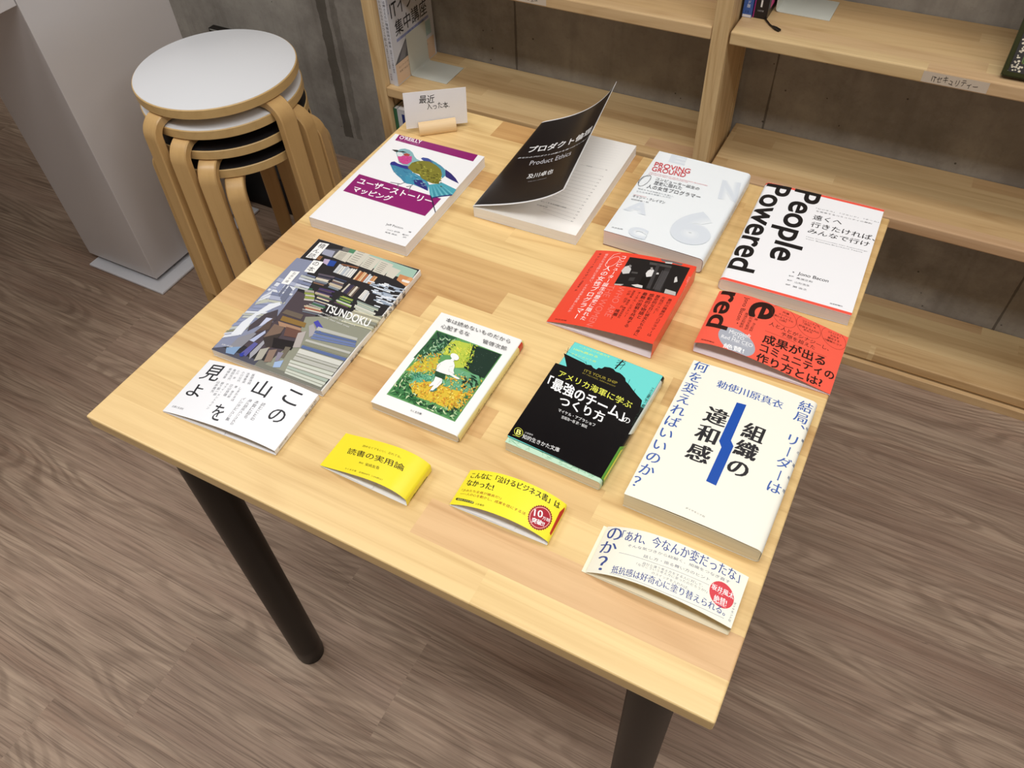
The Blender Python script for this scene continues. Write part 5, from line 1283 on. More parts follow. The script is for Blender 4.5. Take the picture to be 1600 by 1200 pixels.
  ['P',[34.7,84.2,33.9,83.3,34.9,81.3,35.6,82.8],'#d8a83c'],
  ['P',[21.6,71.7,22.9,71.9,23.1,73.8,21.4,73.2],'#d8a83c'],
  ['P',[32.4,71.2,31.4,73.3,28.7,75.1,30.4,72.2],'#d8a83c'],
  ['P',[20.6,76.7,21.7,77.2,21.2,79.1,20.0,78.1],'#c98a3c'],
  ['P',[23.5,67.2,25.1,65.8,27.5,65.8,25.1,67.5],'#f0d860'],
  ['P',[42.1,64.1,42.3,62.1,44.4,59.8,43.7,62.6],'#f0d860'],
  ['P',[16.6,62.4,17.0,60.7,19.1,59.1,18.3,61.5],'#c98a3c'],
  ['P',[17.2,66.0,17.6,64.5,19.5,63.6,18.6,65.6],'#e6c83c'],
  ['P',[26.8,57.4,27.0,55.6,29.0,53.6,28.4,56.2],'#c98a3c'],
  ['P',[39.8,64.8,41.3,65.6,41.6,68.2,39.8,66.8],'#c98a3c'],
  ['P',[18.0,64.1,19.0,62.5,21.2,61.9,19.5,63.9],'#c98a3c'],
  ['P',[25.3,79.6,26.3,78.4,27.9,78.6,26.4,80.1],'#c98a3c'],
  ['P',[27.4,66.5,28.0,65.2,29.5,65.1,28.5,66.7],'#c98a3c'],
  ['P',[23.8,82.9,23.2,84.8,20.9,86.4,22.1,83.8],'#e6c83c'],
  ['P',[17.3,56.4,18.6,56.5,18.9,58.3,17.2,57.9],'#c98a3c'],
  ['P',[19.6,76.7,20.9,76.9,21.0,78.9,19.4,78.2],'#f0d860'],
  ['P',[32.2,71.4,33.4,71.1,33.6,72.6,32.1,72.7],'#c98a3c'],
  ['P',[15.9,60.2,17.1,60.8,16.9,63.0,15.5,61.9],'#c98a3c'],
  ['P',[37.2,76.5,35.6,77.1,34.3,75.7,36.4,75.3],'#e6c83c'],
  ['P',[23.0,61.6,23.9,60.5,25.2,60.9,23.9,62.2],'#e6c83c'],
  ['P',[39.0,71.4,40.2,72.5,39.8,75.1,38.5,73.3],'#8fb078'],
  ['P',[27.4,65.4,29.0,64.2,31.3,64.5,28.9,65.9],'#d8a83c'],
  ['P',[15.2,75.4,13.9,77.4,11.0,78.8,13.1,76.1],'#e6c83c'],
  ['P',[28.6,79.0,27.6,78.5,28.3,76.7,29.3,77.7],'#8fb078'],
  ['P',[15.7,75.6,17.5,74.0,20.2,73.8,17.6,75.7],'#c98a3c'],
  ['P',[21.0,53.2,20.9,55.0,18.9,57.2,19.5,54.6],'#e6c83c'],
  ['P',[16.4,51.1,15.8,49.5,17.0,46.7,17.5,49.2],'#8fb078'],
  ['P',[26.4,83.8,25.1,84.4,24.5,83.0,26.2,82.6],'#d8a83c'],
  ['P',[13.5,72.8,15.3,71.7,17.6,72.5,14.9,73.6],'#c98a3c'],
  ['P',[16.2,56.9,15.3,58.3,13.5,58.5,14.9,56.8],'#e6c83c'],
  ['P',[32.4,63.0,34.0,62.9,35.1,64.7,32.9,64.5],'#e6c83c'],
  ['P',[27.5,55.3,28.6,54.0,30.2,54.3,28.6,55.7],'#8fb078'],
  ['P',[16.2,71.3,15.2,70.2,15.8,67.7,16.9,69.5],'#c98a3c'],
  ['P',[30.2,85.1,29.1,84.2,29.4,81.6,30.7,83.2],'#c98a3c'],
  ['P',[23.1,81.4,22.1,83.2,19.7,84.0,21.4,81.8],'#d8a83c'],
  ['P',[30.2,66.6,29.8,65.3,31.3,63.5,31.4,65.4],'#d8a83c'],
  ['P',[43.9,62.0,42.7,63.4,40.6,63.4,42.5,61.7],'#e6c83c'],
  ['P',[22.5,61.9,23.8,62.4,23.9,64.7,22.3,63.6],'#c98a3c'],
  ['P',[19.8,68.0,20.8,68.7,20.1,70.7,19.1,69.5],'#8fb078'],
  ['P',[32.3,54.2,33.7,52.7,36.3,51.8,34.1,53.8],'#a0cfae'],
  ['P',[23.8,55.1,25.2,55.4,26.2,57.3,24.2,56.5],'#7cc0a0'],
  ['P',[24.7,38.7,24.6,37.4,25.9,35.5,25.8,37.5],'#a0cfae'],
  ['P',[40.8,52.6,42.0,53.3,42.3,55.4,40.8,54.2],'#7cc0a0'],
  ['P',[42.8,57.0,40.7,58.7,37.2,59.7,40.5,57.5],'#a0cfae'],
  ['P',[30.5,40.0,32.8,38.4,36.4,37.4,33.0,39.6],'#7cc0a0'],
  ['P',[36.7,59.0,38.2,58.3,40.1,58.9,37.9,59.6],'#2f6f58'],
  ['P',[22.8,39.8,23.9,38.8,25.8,38.7,24.0,40.0],'#a0cfae'],
  ['P',[22.9,41.4,20.7,40.9,18.5,38.6,21.6,39.7],'#a0cfae'],
  ['P',[31.9,46.8,32.7,47.6,32.4,49.4,31.5,48.2],'#a0cfae'],
  ['P',[28.7,56.0,29.9,57.5,30.2,60.6,28.7,58.2],'#3f8f72'],
  ['P',[23.8,48.2,25.2,47.3,27.1,47.6,25.0,48.6],'#a0cfae'],
  ['P',[23.0,55.2,23.4,52.9,25.5,49.7,24.5,53.2],'#7cc0a0'],
  ['P',[26.6,42.3,28.6,40.9,31.7,40.4,28.7,42.2],'#3f8f72'],
  ['P',[19.4,43.3,17.2,43.3,14.8,41.8,17.9,42.0],'#3f8f72'],
  ['P',[29.4,48.8,30.7,48.0,32.3,48.4,30.4,49.3],'#7cc0a0'],
  ['P',[33.0,56.2,34.4,55.3,36.3,55.7,34.2,56.6],'#3f8f72'],
  ['P',[19.9,54.7,19.8,52.4,21.3,48.9,21.1,52.3],'#7cc0a0'],
  ['P',[24.2,50.6,22.2,51.7,19.3,51.8,22.3,50.4],'#2f6f58'],
  ['P',[36.9,55.3,35.0,56.6,32.0,57.0,34.9,55.4],'#2f6f58'],
  ['P',[41.4,62.4,43.1,62.6,44.5,64.5,42.2,63.8],'#3f8f72'],
  ['P',[22.6,53.1,24.6,53.2,26.4,55.0,23.8,54.4],'#2f6f58'],
  ['P',[41.8,54.4,42.7,51.8,45.3,48.6,43.7,52.3],'#7cc0a0'],
  ['P',[33.8,47.6,33.3,49.8,31.3,52.6,32.3,49.5],'#7cc0a0'],
  ['P',[39.4,49.5,40.3,50.6,40.1,52.9,39.1,51.2],'#3f8f72'],
  ['P',[33.0,48.2,33.5,46.5,35.5,44.5,34.4,47.0],'#7cc0a0'],
  ['P',[32.4,53.4,34.0,52.6,36.0,53.1,33.7,53.9],'#2f6f58'],
  ['P',[37.0,49.6,37.0,51.1,35.6,52.8,35.9,50.8],'#3f8f72'],
  ['P',[29.4,50.1,30.3,48.8,32.2,48.2,30.7,49.8],'#7cc0a0'],
  ['P',[28.6,48.8,29.0,50.1,28.1,52.4,27.8,50.3],'#7cc0a0'],
  ['P',[25.7,48.6,25.9,50.0,24.7,52.1,24.7,50.0],'#a0cfae'],
  ['P',[28.0,52.4,30.3,51.1,33.8,50.8,30.3,52.4],'#2f6f58'],
  ['P',[26.9,46.2,25.9,48.4,23.3,50.9,25.0,47.8],'#2f6f58'],
  ['P',[22.7,52.7,24.8,51.8,27.5,52.1,24.6,53.1],'#2f6f58'],
  ['P',[30.3,51.1,28.9,52.7,26.3,53.6,28.5,51.6],'#2f6f58'],
  ['P',[35.1,59.1,34.3,60.9,32.2,62.6,33.5,60.1],'#3f8f72'],
  ['P',[26.6,51.4,24.4,51.2,22.1,49.3,25.2,49.9],'#2f6f58'],
  ['P',[24.9,56.5,27.2,55.9,30.0,56.6,26.8,57.2],'#3f8f72'],
  ['P',[42.6,57.5,43.5,58.8,43.3,61.5,42.3,59.4],'#7cc0a0'],
  ['P',[27.0,41.1,26.0,43.4,23.3,45.9,25.1,42.7],'#7cc0a0'],
  ['P',[18.0,50.1,17.6,47.8,18.5,43.9,18.8,47.5],'#a0cfae'],
  ['P',[29.9,54.1,27.7,54.9,24.9,54.3,28.0,53.5],'#2f6f58'],
  ['P',[36.1,55.6,37.3,53.5,40.0,51.3,38.0,54.2],'#7cc0a0'],
  ['P',[41.3,50.8,42.5,52.2,42.9,55.3,41.3,53.0],'#3f8f72'],
  ['P',[26.5,39.4,27.2,40.3,26.8,42.4,26.0,40.8],'#a0cfae'],
  ['P',[24.4,39.0,25.5,36.8,28.2,34.5,26.3,37.5],'#2f6f58'],
  ['P',[17.3,51.0,19.2,50.0,21.9,50.1,19.0,51.3],'#2f6f58'],
  ['P',[20.3,51.8,18.5,53.3,15.7,54.0,18.3,52.1],'#7cc0a0'],
  ['P',[38.1,47.0,39.1,48.5,39.0,51.7,37.8,49.1],'#2f6f58'],
  ['P',[27.1,54.2,25.5,55.6,22.9,56.3,25.3,54.4],'#a0cfae'],
  ['P',[27.5,39.0,29.2,38.4,31.2,39.0,28.8,39.7],'#a0cfae'],
  ['P',[42.2,58.0,43.1,59.2,43.0,61.9,41.9,59.8],'#7cc0a0'],
  ['P',[25.2,55.9,26.0,54.2,28.0,52.7,26.8,55.0],'#3f8f72'],
  ['P',[42.1,53.2,40.6,54.7,37.9,55.5,40.3,53.5],'#a0cfae'],
  ['P',[43.4,57.4,45.5,56.6,48.4,57.0,45.2,57.9],'#7cc0a0'],
  ['P',[24.9,42.6,26.5,42.3,28.2,43.3,25.9,43.6],'#a0cfae'],
  ['P',[26.7,43.0,25.2,41.5,24.5,38.2,26.4,40.7],'#7cc0a0'],
  ['P',[41.7,53.1,40.5,53.8,39.1,53.0,40.9,52.4],'#7cc0a0'],
  ['P',[16.9,50.6,18.3,49.2,20.7,48.5,18.6,50.3],'#a0cfae'],
  ['P',[29.1,58.0,30.4,58.7,31.0,60.9,29.3,59.6],'#7cc0a0'],
  ['P',[43.1,55.7,43.4,53.2,45.3,49.8,44.5,53.4],'#a0cfae'],
  ['P',[33.2,59.4,35.3,58.4,38.3,58.4,35.2,59.7],'#3f8f72'],
  ['P',[36.8,57.5,34.9,57.3,33.2,55.5,35.8,56.1],'#a0cfae'],
  ['P',[24.4,48.2,22.7,47.0,21.6,43.9,23.8,46.0],'#3f8f72'],
  ['P',[37.4,51.6,37.5,50.2,38.9,48.4,38.6,50.4],'#7cc0a0'],
  ['P',[21.0,54.4,21.0,56.7,19.3,60.1,19.7,56.7],'#7cc0a0'],
  ['P',[27.8,56.7,28.1,54.5,30.1,51.6,29.2,54.7],'#7cc0a0'],
  ['P',[34.8,43.4,32.6,45.0,29.1,45.7,32.5,43.7],'#7cc0a0'],
  ['P',[18.0,52.7,17.3,54.6,15.1,56.7,16.4,54.0],'#a0cfae'],
  ['P',[22.1,48.7,21.1,50.0,19.0,50.8,20.6,49.0],'#7cc0a0'],
  ['P',[38.2,47.4,36.7,48.4,34.5,48.5,36.7,47.2],'#a0cfae'],
  ['P',[32.3,57.7,32.1,56.1,33.3,53.7,33.3,56.1],'#2f6f58'],
  ['P',[29.9,49.8,27.8,50.6,24.9,50.2,28.0,49.3],'#2f6f58'],
  ['P',[38.2,44.8,39.7,43.5,42.2,43.1,39.9,44.7],'#3f8f72'],
  ['P',[32.1,56.0,33.6,54.2,36.5,52.9,34.1,55.2],'#7cc0a0'],
  ['P',[23.7,46.7,21.4,47.8,18.0,48.0,21.5,46.6],'#3f8f72'],
  ['P',[21.9,46.2,23.5,44.2,26.7,42.4,24.1,45.1],'#2f6f58'],
  ['P',[17.9,45.4,16.7,44.0,16.4,41.0,17.9,43.2],'#2f6f58'],
  ['P',[42.6,59.6,41.3,60.3,39.8,59.5,41.7,58.9],'#7cc0a0'],
  ['P',[41.1,59.6,40.1,58.1,40.3,55.1,41.4,57.5],'#3f8f72'],
  ['P',[75.8,42.1,75.3,40.4,76.7,37.8,77.0,40.4],'#f4dc6a'],
  ['P',[26.2,35.6,28.0,34.1,30.4,34.4,27.9,36.0],'#f4dc6a'],
  ['P',[79.8,45.7,80.7,46.6,79.7,48.4,78.9,46.9],'#e0a030'],
  ['P',[81.8,45.3,83.2,44.5,84.5,45.7,82.6,46.4],'#f4dc6a'],
  ['P',[59.4,38.1,58.2,37.1,58.8,34.6,60.0,36.3],'#c8822c'],
  ['P',[42.6,25.6,43.9,26.0,43.6,27.9,42.2,27.1],'#f0cf4c'],
  ['P',[56.2,48.9,54.9,48.0,55.2,45.3,56.7,47.0],'#b89a34'],
  ['P',[55.6,29.0,56.4,30.2,55.2,32.1,54.6,30.4],'#f0cf4c'],
  ['P',[42.0,46.6,40.4,46.8,39.6,45.0,41.7,45.0],'#e0a030'],
  ['P',[68.6,32.5,66.8,32.1,65.9,29.7,68.2,30.6],'#f0cf4c'],
  ['P',[88.2,36.5,89.3,37.4,88.7,39.6,87.6,38.1],'#e0a030'],
  ['P',[76.5,46.1,76.0,44.8,77.3,42.9,77.7,44.8],'#f0cf4c'],
  ['P',[36.2,41.3,36.8,39.8,38.7,39.3,37.6,41.3],'#c8822c'],
  ['P',[52.2,43.0,53.0,44.6,51.9,47.5,51.2,45.0],'#f0cf4c'],
  ['P',[77.7,51.4,79.0,51.9,78.8,54.0,77.3,53.0],'#b89a34'],
  ['P',[76.5,51.2,76.9,49.7,78.7,49.0,77.9,51.0],'#eec23c'],
  ['P',[37.4,30.4,38.6,29.7,39.3,31.0,37.7,31.6],'#f0cf4c'],
  ['P',[38.2,47.1,36.4,48.6,33.7,48.6,36.4,46.7],'#e0a030'],
  ['P',[75.2,26.8,76.6,26.1,77.6,27.4,75.8,27.9],'#f0cf4c'],
  ['P',[55.0,39.6,54.0,41.6,51.3,42.8,53.1,40.2],'#f4dc6a'],
  ['P',[31.2,36.1,31.5,34.2,33.8,32.1,32.9,34.9],'#b89a34'],
  ['P',[39.8,43.4,38.0,43.8,36.8,42.1,39.1,42.0],'#e0a030'],
  ['P',[56.4,26.4,57.2,25.0,58.9,25.2,57.6,26.7],'#c8822c'],
  ['P',[51.3,34.6,50.4,36.7,47.8,38.4,49.3,35.6],'#f4dc6a'],
  ['P',[80.9,41.4,81.8,40.3,83.0,41.1,81.6,42.2],'#eec23c'],
  ['P',[67.7,35.2,68.8,35.2,68.6,36.8,67.2,36.4],'#b89a34'],
  ['P',[80.6,47.4,82.0,46.4,83.7,47.3,81.6,48.3],'#f0cf4c'],
  ['P',[72.0,44.6,73.3,44.0,74.1,45.3,72.4,45.8],'#c8822c'],
  ['P',[77.7,29.4,79.0,29.4,79.1,31.2,77.5,30.8],'#e0a030'],
  ['P',[62.5,41.1,61.4,42.2,60.2,41.4,61.6,40.3],'#e0a030'],
  ['P',[81.5,36.2,80.1,36.3,79.8,34.5,81.4,34.7],'#c8822c'],
  ['P',[69.5,30.4,71.0,31.2,71.2,33.9,69.3,32.4],'#c8822c'],
  ['P',[77.8,45.7,76.4,45.3,76.3,43.1,78.0,44.0],'#eec23c'],
  ['P',[39.4,44.7,40.7,43.0,43.1,42.7,41.1,44.7],'#b89a34'],
  ['P',[70.5,34.7,70.1,36.5,67.9,38.2,68.8,35.6],'#e0a030'],
  ['P',[62.5,38.5,62.4,37.2,63.9,36.4,63.8,38.0],'#e0a030'],
  ['P',[84.6,29.2,84.0,28.1,85.3,26.4,85.7,28.1],'#c8822c'],
  ['P',[36.8,34.3,38.4,33.8,39.6,35.4,37.4,35.7],'#f4dc6a'],
  ['P',[40.1,37.0,41.2,35.6,43.1,35.9,41.4,37.5],'#b89a34'],
  ['P',[40.3,37.6,40.5,35.8,42.6,34.0,42.0,36.5],'#eec23c'],
  ['P',[59.9,27.6,59.1,29.2,57.1,29.6,58.4,27.7],'#b89a34'],
  ['P',[51.6,45.0,53.1,45.8,53.3,48.5,51.4,47.0],'#c8822c'],
  ['P',[36.1,33.9,34.4,34.2,33.3,32.4,35.6,32.4],'#b89a34'],
  ['P',[72.8,42.2,71.7,43.6,69.6,43.7,71.3,41.9],'#b89a34'],
  ['P',[45.0,35.3,44.0,34.0,44.7,31.4,45.8,33.4],'#f0cf4c'],
  ['P',[88.3,45.0,87.3,46.0,86.4,44.9,87.8,44.0],'#f4dc6a'],
  ['P',[76.0,42.5,74.7,42.4,74.6,40.4,76.2,41.0],'#f4dc6a'],
  ['P',[68.4,27.4,67.1,27.4,67.2,25.7,68.7,26.1],'#f0cf4c'],
  ['P',[47.3,34.5,47.1,33.3,48.6,32.3,48.6,34.0],'#f4dc6a'],
  ['P',[84.8,42.5,83.6,42.6,83.4,41.0,84.9,41.1],'#b89a34'],
  ['P',[30.7,39.4,29.1,39.8,28.2,38.1,30.3,38.0],'#e0a030'],
  ['P',[67.7,33.3,66.6,32.7,67.2,30.7,68.4,31.9],'#c8822c'],
  ['P',[52.6,49.9,54.4,49.6,55.8,51.4,53.3,51.4],'#e0a030'],
  ['P',[34.1,37.0,33.4,38.9,30.9,40.3,32.3,37.7],'#e0a030'],
  ['P',[63.6,48.2,62.6,49.6,60.7,49.4,62.3,47.8],'#e0a030'],
  ['P',[73.0,43.8,73.5,45.3,72.0,47.2,71.8,45.1],'#f4dc6a'],
  ['P',[61.9,48.0,63.8,47.1,66.1,48.1,63.3,49.0],'#f4dc6a'],
  ['P',[53.4,38.2,54.7,37.7,55.2,39.2,53.5,39.5],'#b89a34'],
  ['P',[72.9,32.0,71.4,32.8,69.7,31.7,72.0,30.9],'#f4dc6a'],
  ['P',[67.9,43.3,68.9,44.4,68.0,46.8,67.1,45.0],'#e0a030'],
  ['P',[82.0,30.2,80.6,29.7,80.4,27.5,82.2,28.5],'#f0cf4c'],
  ['P',[51.5,37.4,53.1,36.6,54.7,37.6,52.5,38.5],'#eec23c'],
  ['P',[81.8,34.2,80.4,33.6,80.2,31.2,81.9,32.3],'#c8822c'],
  ['P',[72.7,42.5,71.8,41.1,72.8,38.4,73.6,40.6],'#f4dc6a'],
  ['P',[76.0,25.6,75.0,27.2,72.5,27.8,74.4,25.7],'#f0cf4c'],
  ['P',[60.9,37.1,59.9,36.2,60.6,34.2,61.7,35.6],'#b89a34'],
  ['P',[50.6,43.4,49.4,45.0,47.1,45.3,49.0,43.3],'#f4dc6a'],
  ['P',[60.7,40.0,61.2,41.2,59.8,43.0,59.5,41.1],'#e0a030'],
  ['P',[86.2,48.1,85.2,46.8,86.0,44.0,87.0,46.2],'#b89a34'],
  ['P',[46.7,29.2,45.2,29.2,44.7,27.2,46.6,27.7],'#f0cf4c'],
  ['P',[74.9,33.2,73.7,32.5,73.9,30.2,75.3,31.5],'#eec23c'],
  ['P',[43.0,45.9,41.5,47.3,39.3,47.0,41.5,45.4],'#b89a34'],
  ['P',[44.2,32.7,45.2,31.5,46.6,32.0,45.2,33.4],'#e0a030'],
  ['P',[70.0,47.0,69.8,45.5,71.5,44.0,71.4,46.1],'#f0cf4c'],
  ['P',[78.3,42.7,77.9,41.2,79.3,39.2,79.5,41.4],'#c8822c'],
  ['P',[75.8,26.9,74.5,28.5,72.1,28.8,74.1,26.8],'#c8822c'],
  ['P',[49.8,32.8,48.4,34.6,45.6,35.1,48.0,32.9],'#e0a030'],
  ['P',[64.3,50.8,65.5,51.7,65.1,54.3,63.7,52.6],'#f4dc6a'],
  ['P',[38.5,30.4,37.3,29.8,37.8,27.8,39.1,28.9],'#eec23c'],
  ['P',[81.9,39.6,82.6,41.1,81.5,43.6,80.9,41.3],'#b89a34'],
  ['P',[83.9,32.3,84.1,33.7,82.5,35.2,82.6,33.2],'#c8822c'],
  ['P',[70.0,30.9,70.3,29.5,72.0,29.0,71.3,30.8],'#eec23c'],
  ['P',[68.4,46.0,70.0,45.3,71.6,46.6,69.3,47.2],'#c8822c'],
  ['P',[28.1,34.8,26.7,36.8,23.8,37.8,26.0,35.2],'#f4dc6a'],
  ['P',[60.9,44.9,60.9,43.4,62.6,42.2,62.3,44.2],'#eec23c'],
  ['P',[78.0,31.6,78.0,30.1,79.7,28.7,79.4,30.8],'#f0cf4c'],
  ['P',[44.2,33.0,44.2,31.6,45.9,30.6,45.5,32.4],'#e0a030'],
  ['P',[38.3,40.3,38.8,41.4,37.3,42.8,37.1,41.1],'#b89a34'],
  ['P',[48.8,28.8,47.1,29.7,45.3,28.6,47.7,27.8],'#f0cf4c'],
  ['P',[51.6,44.1,50.6,46.0,48.0,47.4,49.7,44.7],'#f0cf4c'],
  ['P',[58.8,44.5,58.5,46.2,56.6,47.4,57.3,45.2],'#c8822c'],
  ['P',[43.0,34.0,42.6,32.6,44.0,30.8,44.3,32.8],'#f0cf4c'],
  ['P',[44.4,31.0,43.3,32.2,42.0,31.4,43.6,30.3],'#e0a030'],
  ['P',[56.1,36.4,56.9,35.1,58.5,35.3,57.2,36.9],'#f0cf4c'],
  ['P',[48.7,43.5,47.6,42.8,48.0,40.5,49.3,41.8],'#e0a030'],
  ['P',[76.9,39.0,75.7,39.1,75.7,37.5,77.2,37.7],'#c8822c'],
  ['P',[30.8,39.8,29.3,41.5,26.6,41.9,29.0,39.7],'#f4dc6a'],
  ['P',[57.0,45.9,58.8,44.9,61.0,45.9,58.4,46.9],'#f4dc6a'],
  ['P',[39.9,29.6,40.2,27.5,42.5,25.2,41.7,28.1],'#eec23c'],
  ['P',[28.1,34.5,27.4,36.4,25.0,37.7,26.3,35.2],'#e0a030'],
  ['P',[68.8,47.8,67.6,46.9,67.9,44.4,69.3,46.0],'#eec23c'],
  ['P',[70.6,44.3,68.8,45.6,66.3,45.0,69.0,43.6],'#f0cf4c'],
  ['P',[69.4,33.4,70.3,31.9,72.2,31.8,70.8,33.6],'#c8822c'],
  ['P',[47.7,39.1,46.4,38.0,46.8,35.0,48.2,37.0],'#e0a030'],
  ['P',[78.0,25.1,79.0,23.7,80.8,23.8,79.3,25.4],'#eec23c'],
  ['P',[80.2,49.8,81.0,50.9,79.9,52.8,79.2,51.2],'#e0a030'],
  ['P',[61.0,31.3,59.5,32.4,57.6,31.6,59.8,30.5],'#b89a34'],
  ['P',[47.5,39.6,48.6,38.4,50.1,39.2,48.4,40.4],'#c8822c'],
  ['P',[47.9,37.0,46.9,36.3,47.8,34.6,48.8,35.8],'#e0a030'],
  ['P',[51.8,46.0,50.8,44.6,51.5,41.7,52.6,44.0],'#f0cf4c'],
  ['P',[59.6,38.1,60.8,38.2,60.5,40.0,59.2,39.4],'#f0cf4c'],
  ['P',[41.7,47.2,40.7,45.7,41.4,42.6,42.5,45.0],'#eec23c'],
  ['P',[37.9,41.8,38.0,40.5,39.6,39.8,39.2,41.5],'#f0cf4c'],
  ['P',[53.5,49.3,52.1,49.9,51.1,48.4,53.0,48.0],'#f0cf4c'],
  ['P',[81.3,43.9,82.2,42.6,83.8,43.0,82.4,44.4],'#f0cf4c'],
  ['P',[57.7,44.6,56.6,43.6,57.2,41.2,58.4,42.8],'#f4dc6a'],
  ['P',[37.8,45.6,38.0,43.6,40.2,41.3,39.5,44.2],'#c8822c'],
  ['P',[81.7,47.1,82.8,45.7,84.8,45.9,83.0,47.5],'#b89a34'],
  ['P',[68.8,46.6,70.2,44.9,72.8,44.6,70.6,46.6],'#f4dc6a'],
  ['P',[32.0,34.4,31.5,36.2,29.2,37.4,30.3,35.0],'#f0cf4c'],
  ['P',[79.0,38.2,79.7,36.2,82.2,34.6,80.8,37.3],'#b89a34'],
  ['P',[51.3,28.0,49.9,27.2,50.0,24.7,51.6,26.2],'#b89a34'],
  ['P',[46.7,34.5,47.6,35.5,46.5,37.5,45.7,35.9],'#c8822c'],
  ['P',[39.9,40.6,41.0,39.3,42.8,39.6,41.0,41.2],'#b89a34'],
  ['P',[89.8,49.6,91.0,50.2,90.8,52.4,89.4,51.2],'#c8822c'],
  ['P',[48.9,45.7,47.9,45.1,48.8,43.5,49.8,44.5],'#b89a34'],
  ['P',[46.6,36.8,46.8,35.2,48.7,34.1,48.0,36.2],'#f0cf4c'],
  ['P',[39.8,27.7,40.8,26.0,43.2,25.4,41.5,27.6],'#b89a34'],
  ['P',[77.1,33.0,78.5,32.0,80.2,32.9,78.1,33.9],'#e0a030'],
  ['P',[89.7,45.5,90.0,44.0,91.8,43.5,91.0,45.3],'#f0cf4c'],
  ['P',[67.3,27.9,66.2,28.7,65.4,27.6,66.9,26.8],'#f0cf4c'],
  ['P',[48.7,47.5,50.0,48.1,49.9,50.4,48.3,49.2],'#f0cf4c'],
  ['P',[87.8,38.7,86.4,40.1,84.1,39.7,86.3,38.2],'#c8822c'],
  ['P',[82.1,27.7,81.1,29.0,79.4,28.7,80.9,27.2],'#b89a34'],
  ['P',[46.5,26.8,45.5,28.8,42.9,30.1,44.6,27.5],'#f0cf4c'],
  ['P',[71.7,30.8,71.9,32.4,70.2,34.1,70.3,31.9],'#e0a030'],
  ['P',[69.0,40.8,68.9,39.2,70.6,37.3,70.5,39.6],'#eec23c'],
  ['P',[78.8,45.4,77.9,43.9,78.8,41.1,79.7,43.4],'#e0a030'],
  ['P',[38.7,46.4,37.6,48.2,35.1,49.0,36.9,46.7],'#e0a030'],
  ['P',[57.7,33.0,57.3,31.2,58.8,28.7,59.0,31.3],'#c8822c'],
  ['P',[46.4,35.5,44.5,36.2,42.6,34.9,45.2,34.3],'#eec23c'],
  ['P',[75.1,51.2,74.4,53.2,72.0,54.8,73.3,52.0],'#e0a030'],
  ['P',[40.4,33.7,41.5,32.7,42.5,33.7,41.0,34.7],'#c8822c'],
  ['P',[87.7,40.3,85.9,40.7,84.4,39.0,86.8,38.9],'#c8822c'],
  ['P',[68.8,33.0,68.6,34.9,66.4,36.8,67.2,34.1],'#eec23c'],
  ['P',[70.2,33.8,68.6,34.0,67.6,32.1,69.7,32.3],'#eec23c'],
  ['P',[40.0,41.9,41.2,40.6,43.2,40.8,41.3,42.4],'#b89a34'],
  ['P',[83.6,35.7,83.8,34.3,85.4,33.9,84.8,35.6],'#f4dc6a'],
  ['P',[54.3,41.9,56.1,40.5,58.5,40.9,56.0,42.4],'#eec23c'],
  ['P',[44.0,27.9,45.5,27.3,46.4,28.8,44.5,29.2],'#c8822c'],
  ['P',[56.1,33.8,56.0,35.5,54.1,37.2,54.6,34.8],'#c8822c'],
  ['P',[47.1,31.7,47.6,30.1,49.6,29.4,48.6,31.4],'#b89a34'],
  ['P',[67.0,50.0,65.7,49.6,65.8,47.5,67.3,48.4],'#e0a030'],
  ['P',[61.6,32.1,62.7,33.4,62.2,36.4,60.9,34.2],'#f4dc6a'],
  ['P',[62.2,44.4,61.6,43.4,62.8,42.0,63.3,43.4],'#e0a030'],
  ['P',[75.1,32.9,76.0,34.5,75.0,37.5,74.2,35.0],'#b89a34'],
  ['P',[84.1,32.8,85.6,33.6,85.9,36.2,84.1,34.8],'#b89a34'],
  ['P',[71.6,35.2,72.6,36.5,71.9,39.2,70.8,37.1],'#e0a030'],
  ['P',[81.1,47.3,80.1,48.6,78.4,48.4,79.9,46.9],'#f0cf4c'],
  ['P',[75.9,27.0,75.2,26.1,76.3,24.4,76.9,25.9],'#f0cf4c'],
  ['P',[45.3,32.5,46.3,33.4,45.5,35.6,44.5,34.1],'#b89a34'],
  ['P',[37.0,41.7,35.3,42.0,34.4,40.3,36.6,40.2],'#eec23c'],
  ['P',[68.0,34.8,68.7,33.4,70.4,33.2,69.3,35.0],'#c8822c'],
  ['P',[79.1,49.4,78.1,48.6,78.8,46.5,79.9,47.9],'#e0a030'],
  ['P',[88.9,38.4,88.7,37.0,90.3,35.5,90.2,37.5],'#f4dc6a'],
  ['P',[73.5,33.7,74.0,34.8,72.6,35.9,72.4,34.4],'#f0cf4c'],
  ['P',[37.4,36.7,35.6,36.6,34.5,34.5,36.9,35.0],'#f4dc6a'],
  ['P',[53.1,45.3,54.3,44.4,55.2,45.6,53.6,46.4],'#b89a34'],
  ['P',[69.6,43.6,71.2,44.2,71.6,46.8,69.6,45.6],'#b89a34'],
  ['P',[78.8,34.0,78.2,32.8,79.5,31.0,79.9,32.8],'#c8822c'],
  ['P',[72.1,29.2,71.4,30.7,69.5,31.1,70.7,29.2],'#c8822c'],
  ['P',[34.8,33.3,35.4,31.7,37.5,31.0,36.4,33.0],'#f0cf4c'],
  ['P',[66.6,32.8,68.2,33.1,68.8,35.3,66.7,34.5],'#eec23c'],
  ['P',[59.3,39.2,59.3,41.0,57.3,42.8,57.8,40.3],'#e0a030'],
  ['P',[51.0,31.8,50.3,30.5,51.5,28.2,52.1,30.2],'#eec23c'],
  ['P',[77.1,27.3,75.6,26.5,75.6,23.8,77.3,25.4],'#f0cf4c'],
  ['P',[49.2,26.5,50.4,25.4,52.1,26.0,50.2,27.2],'#f0cf4c'],
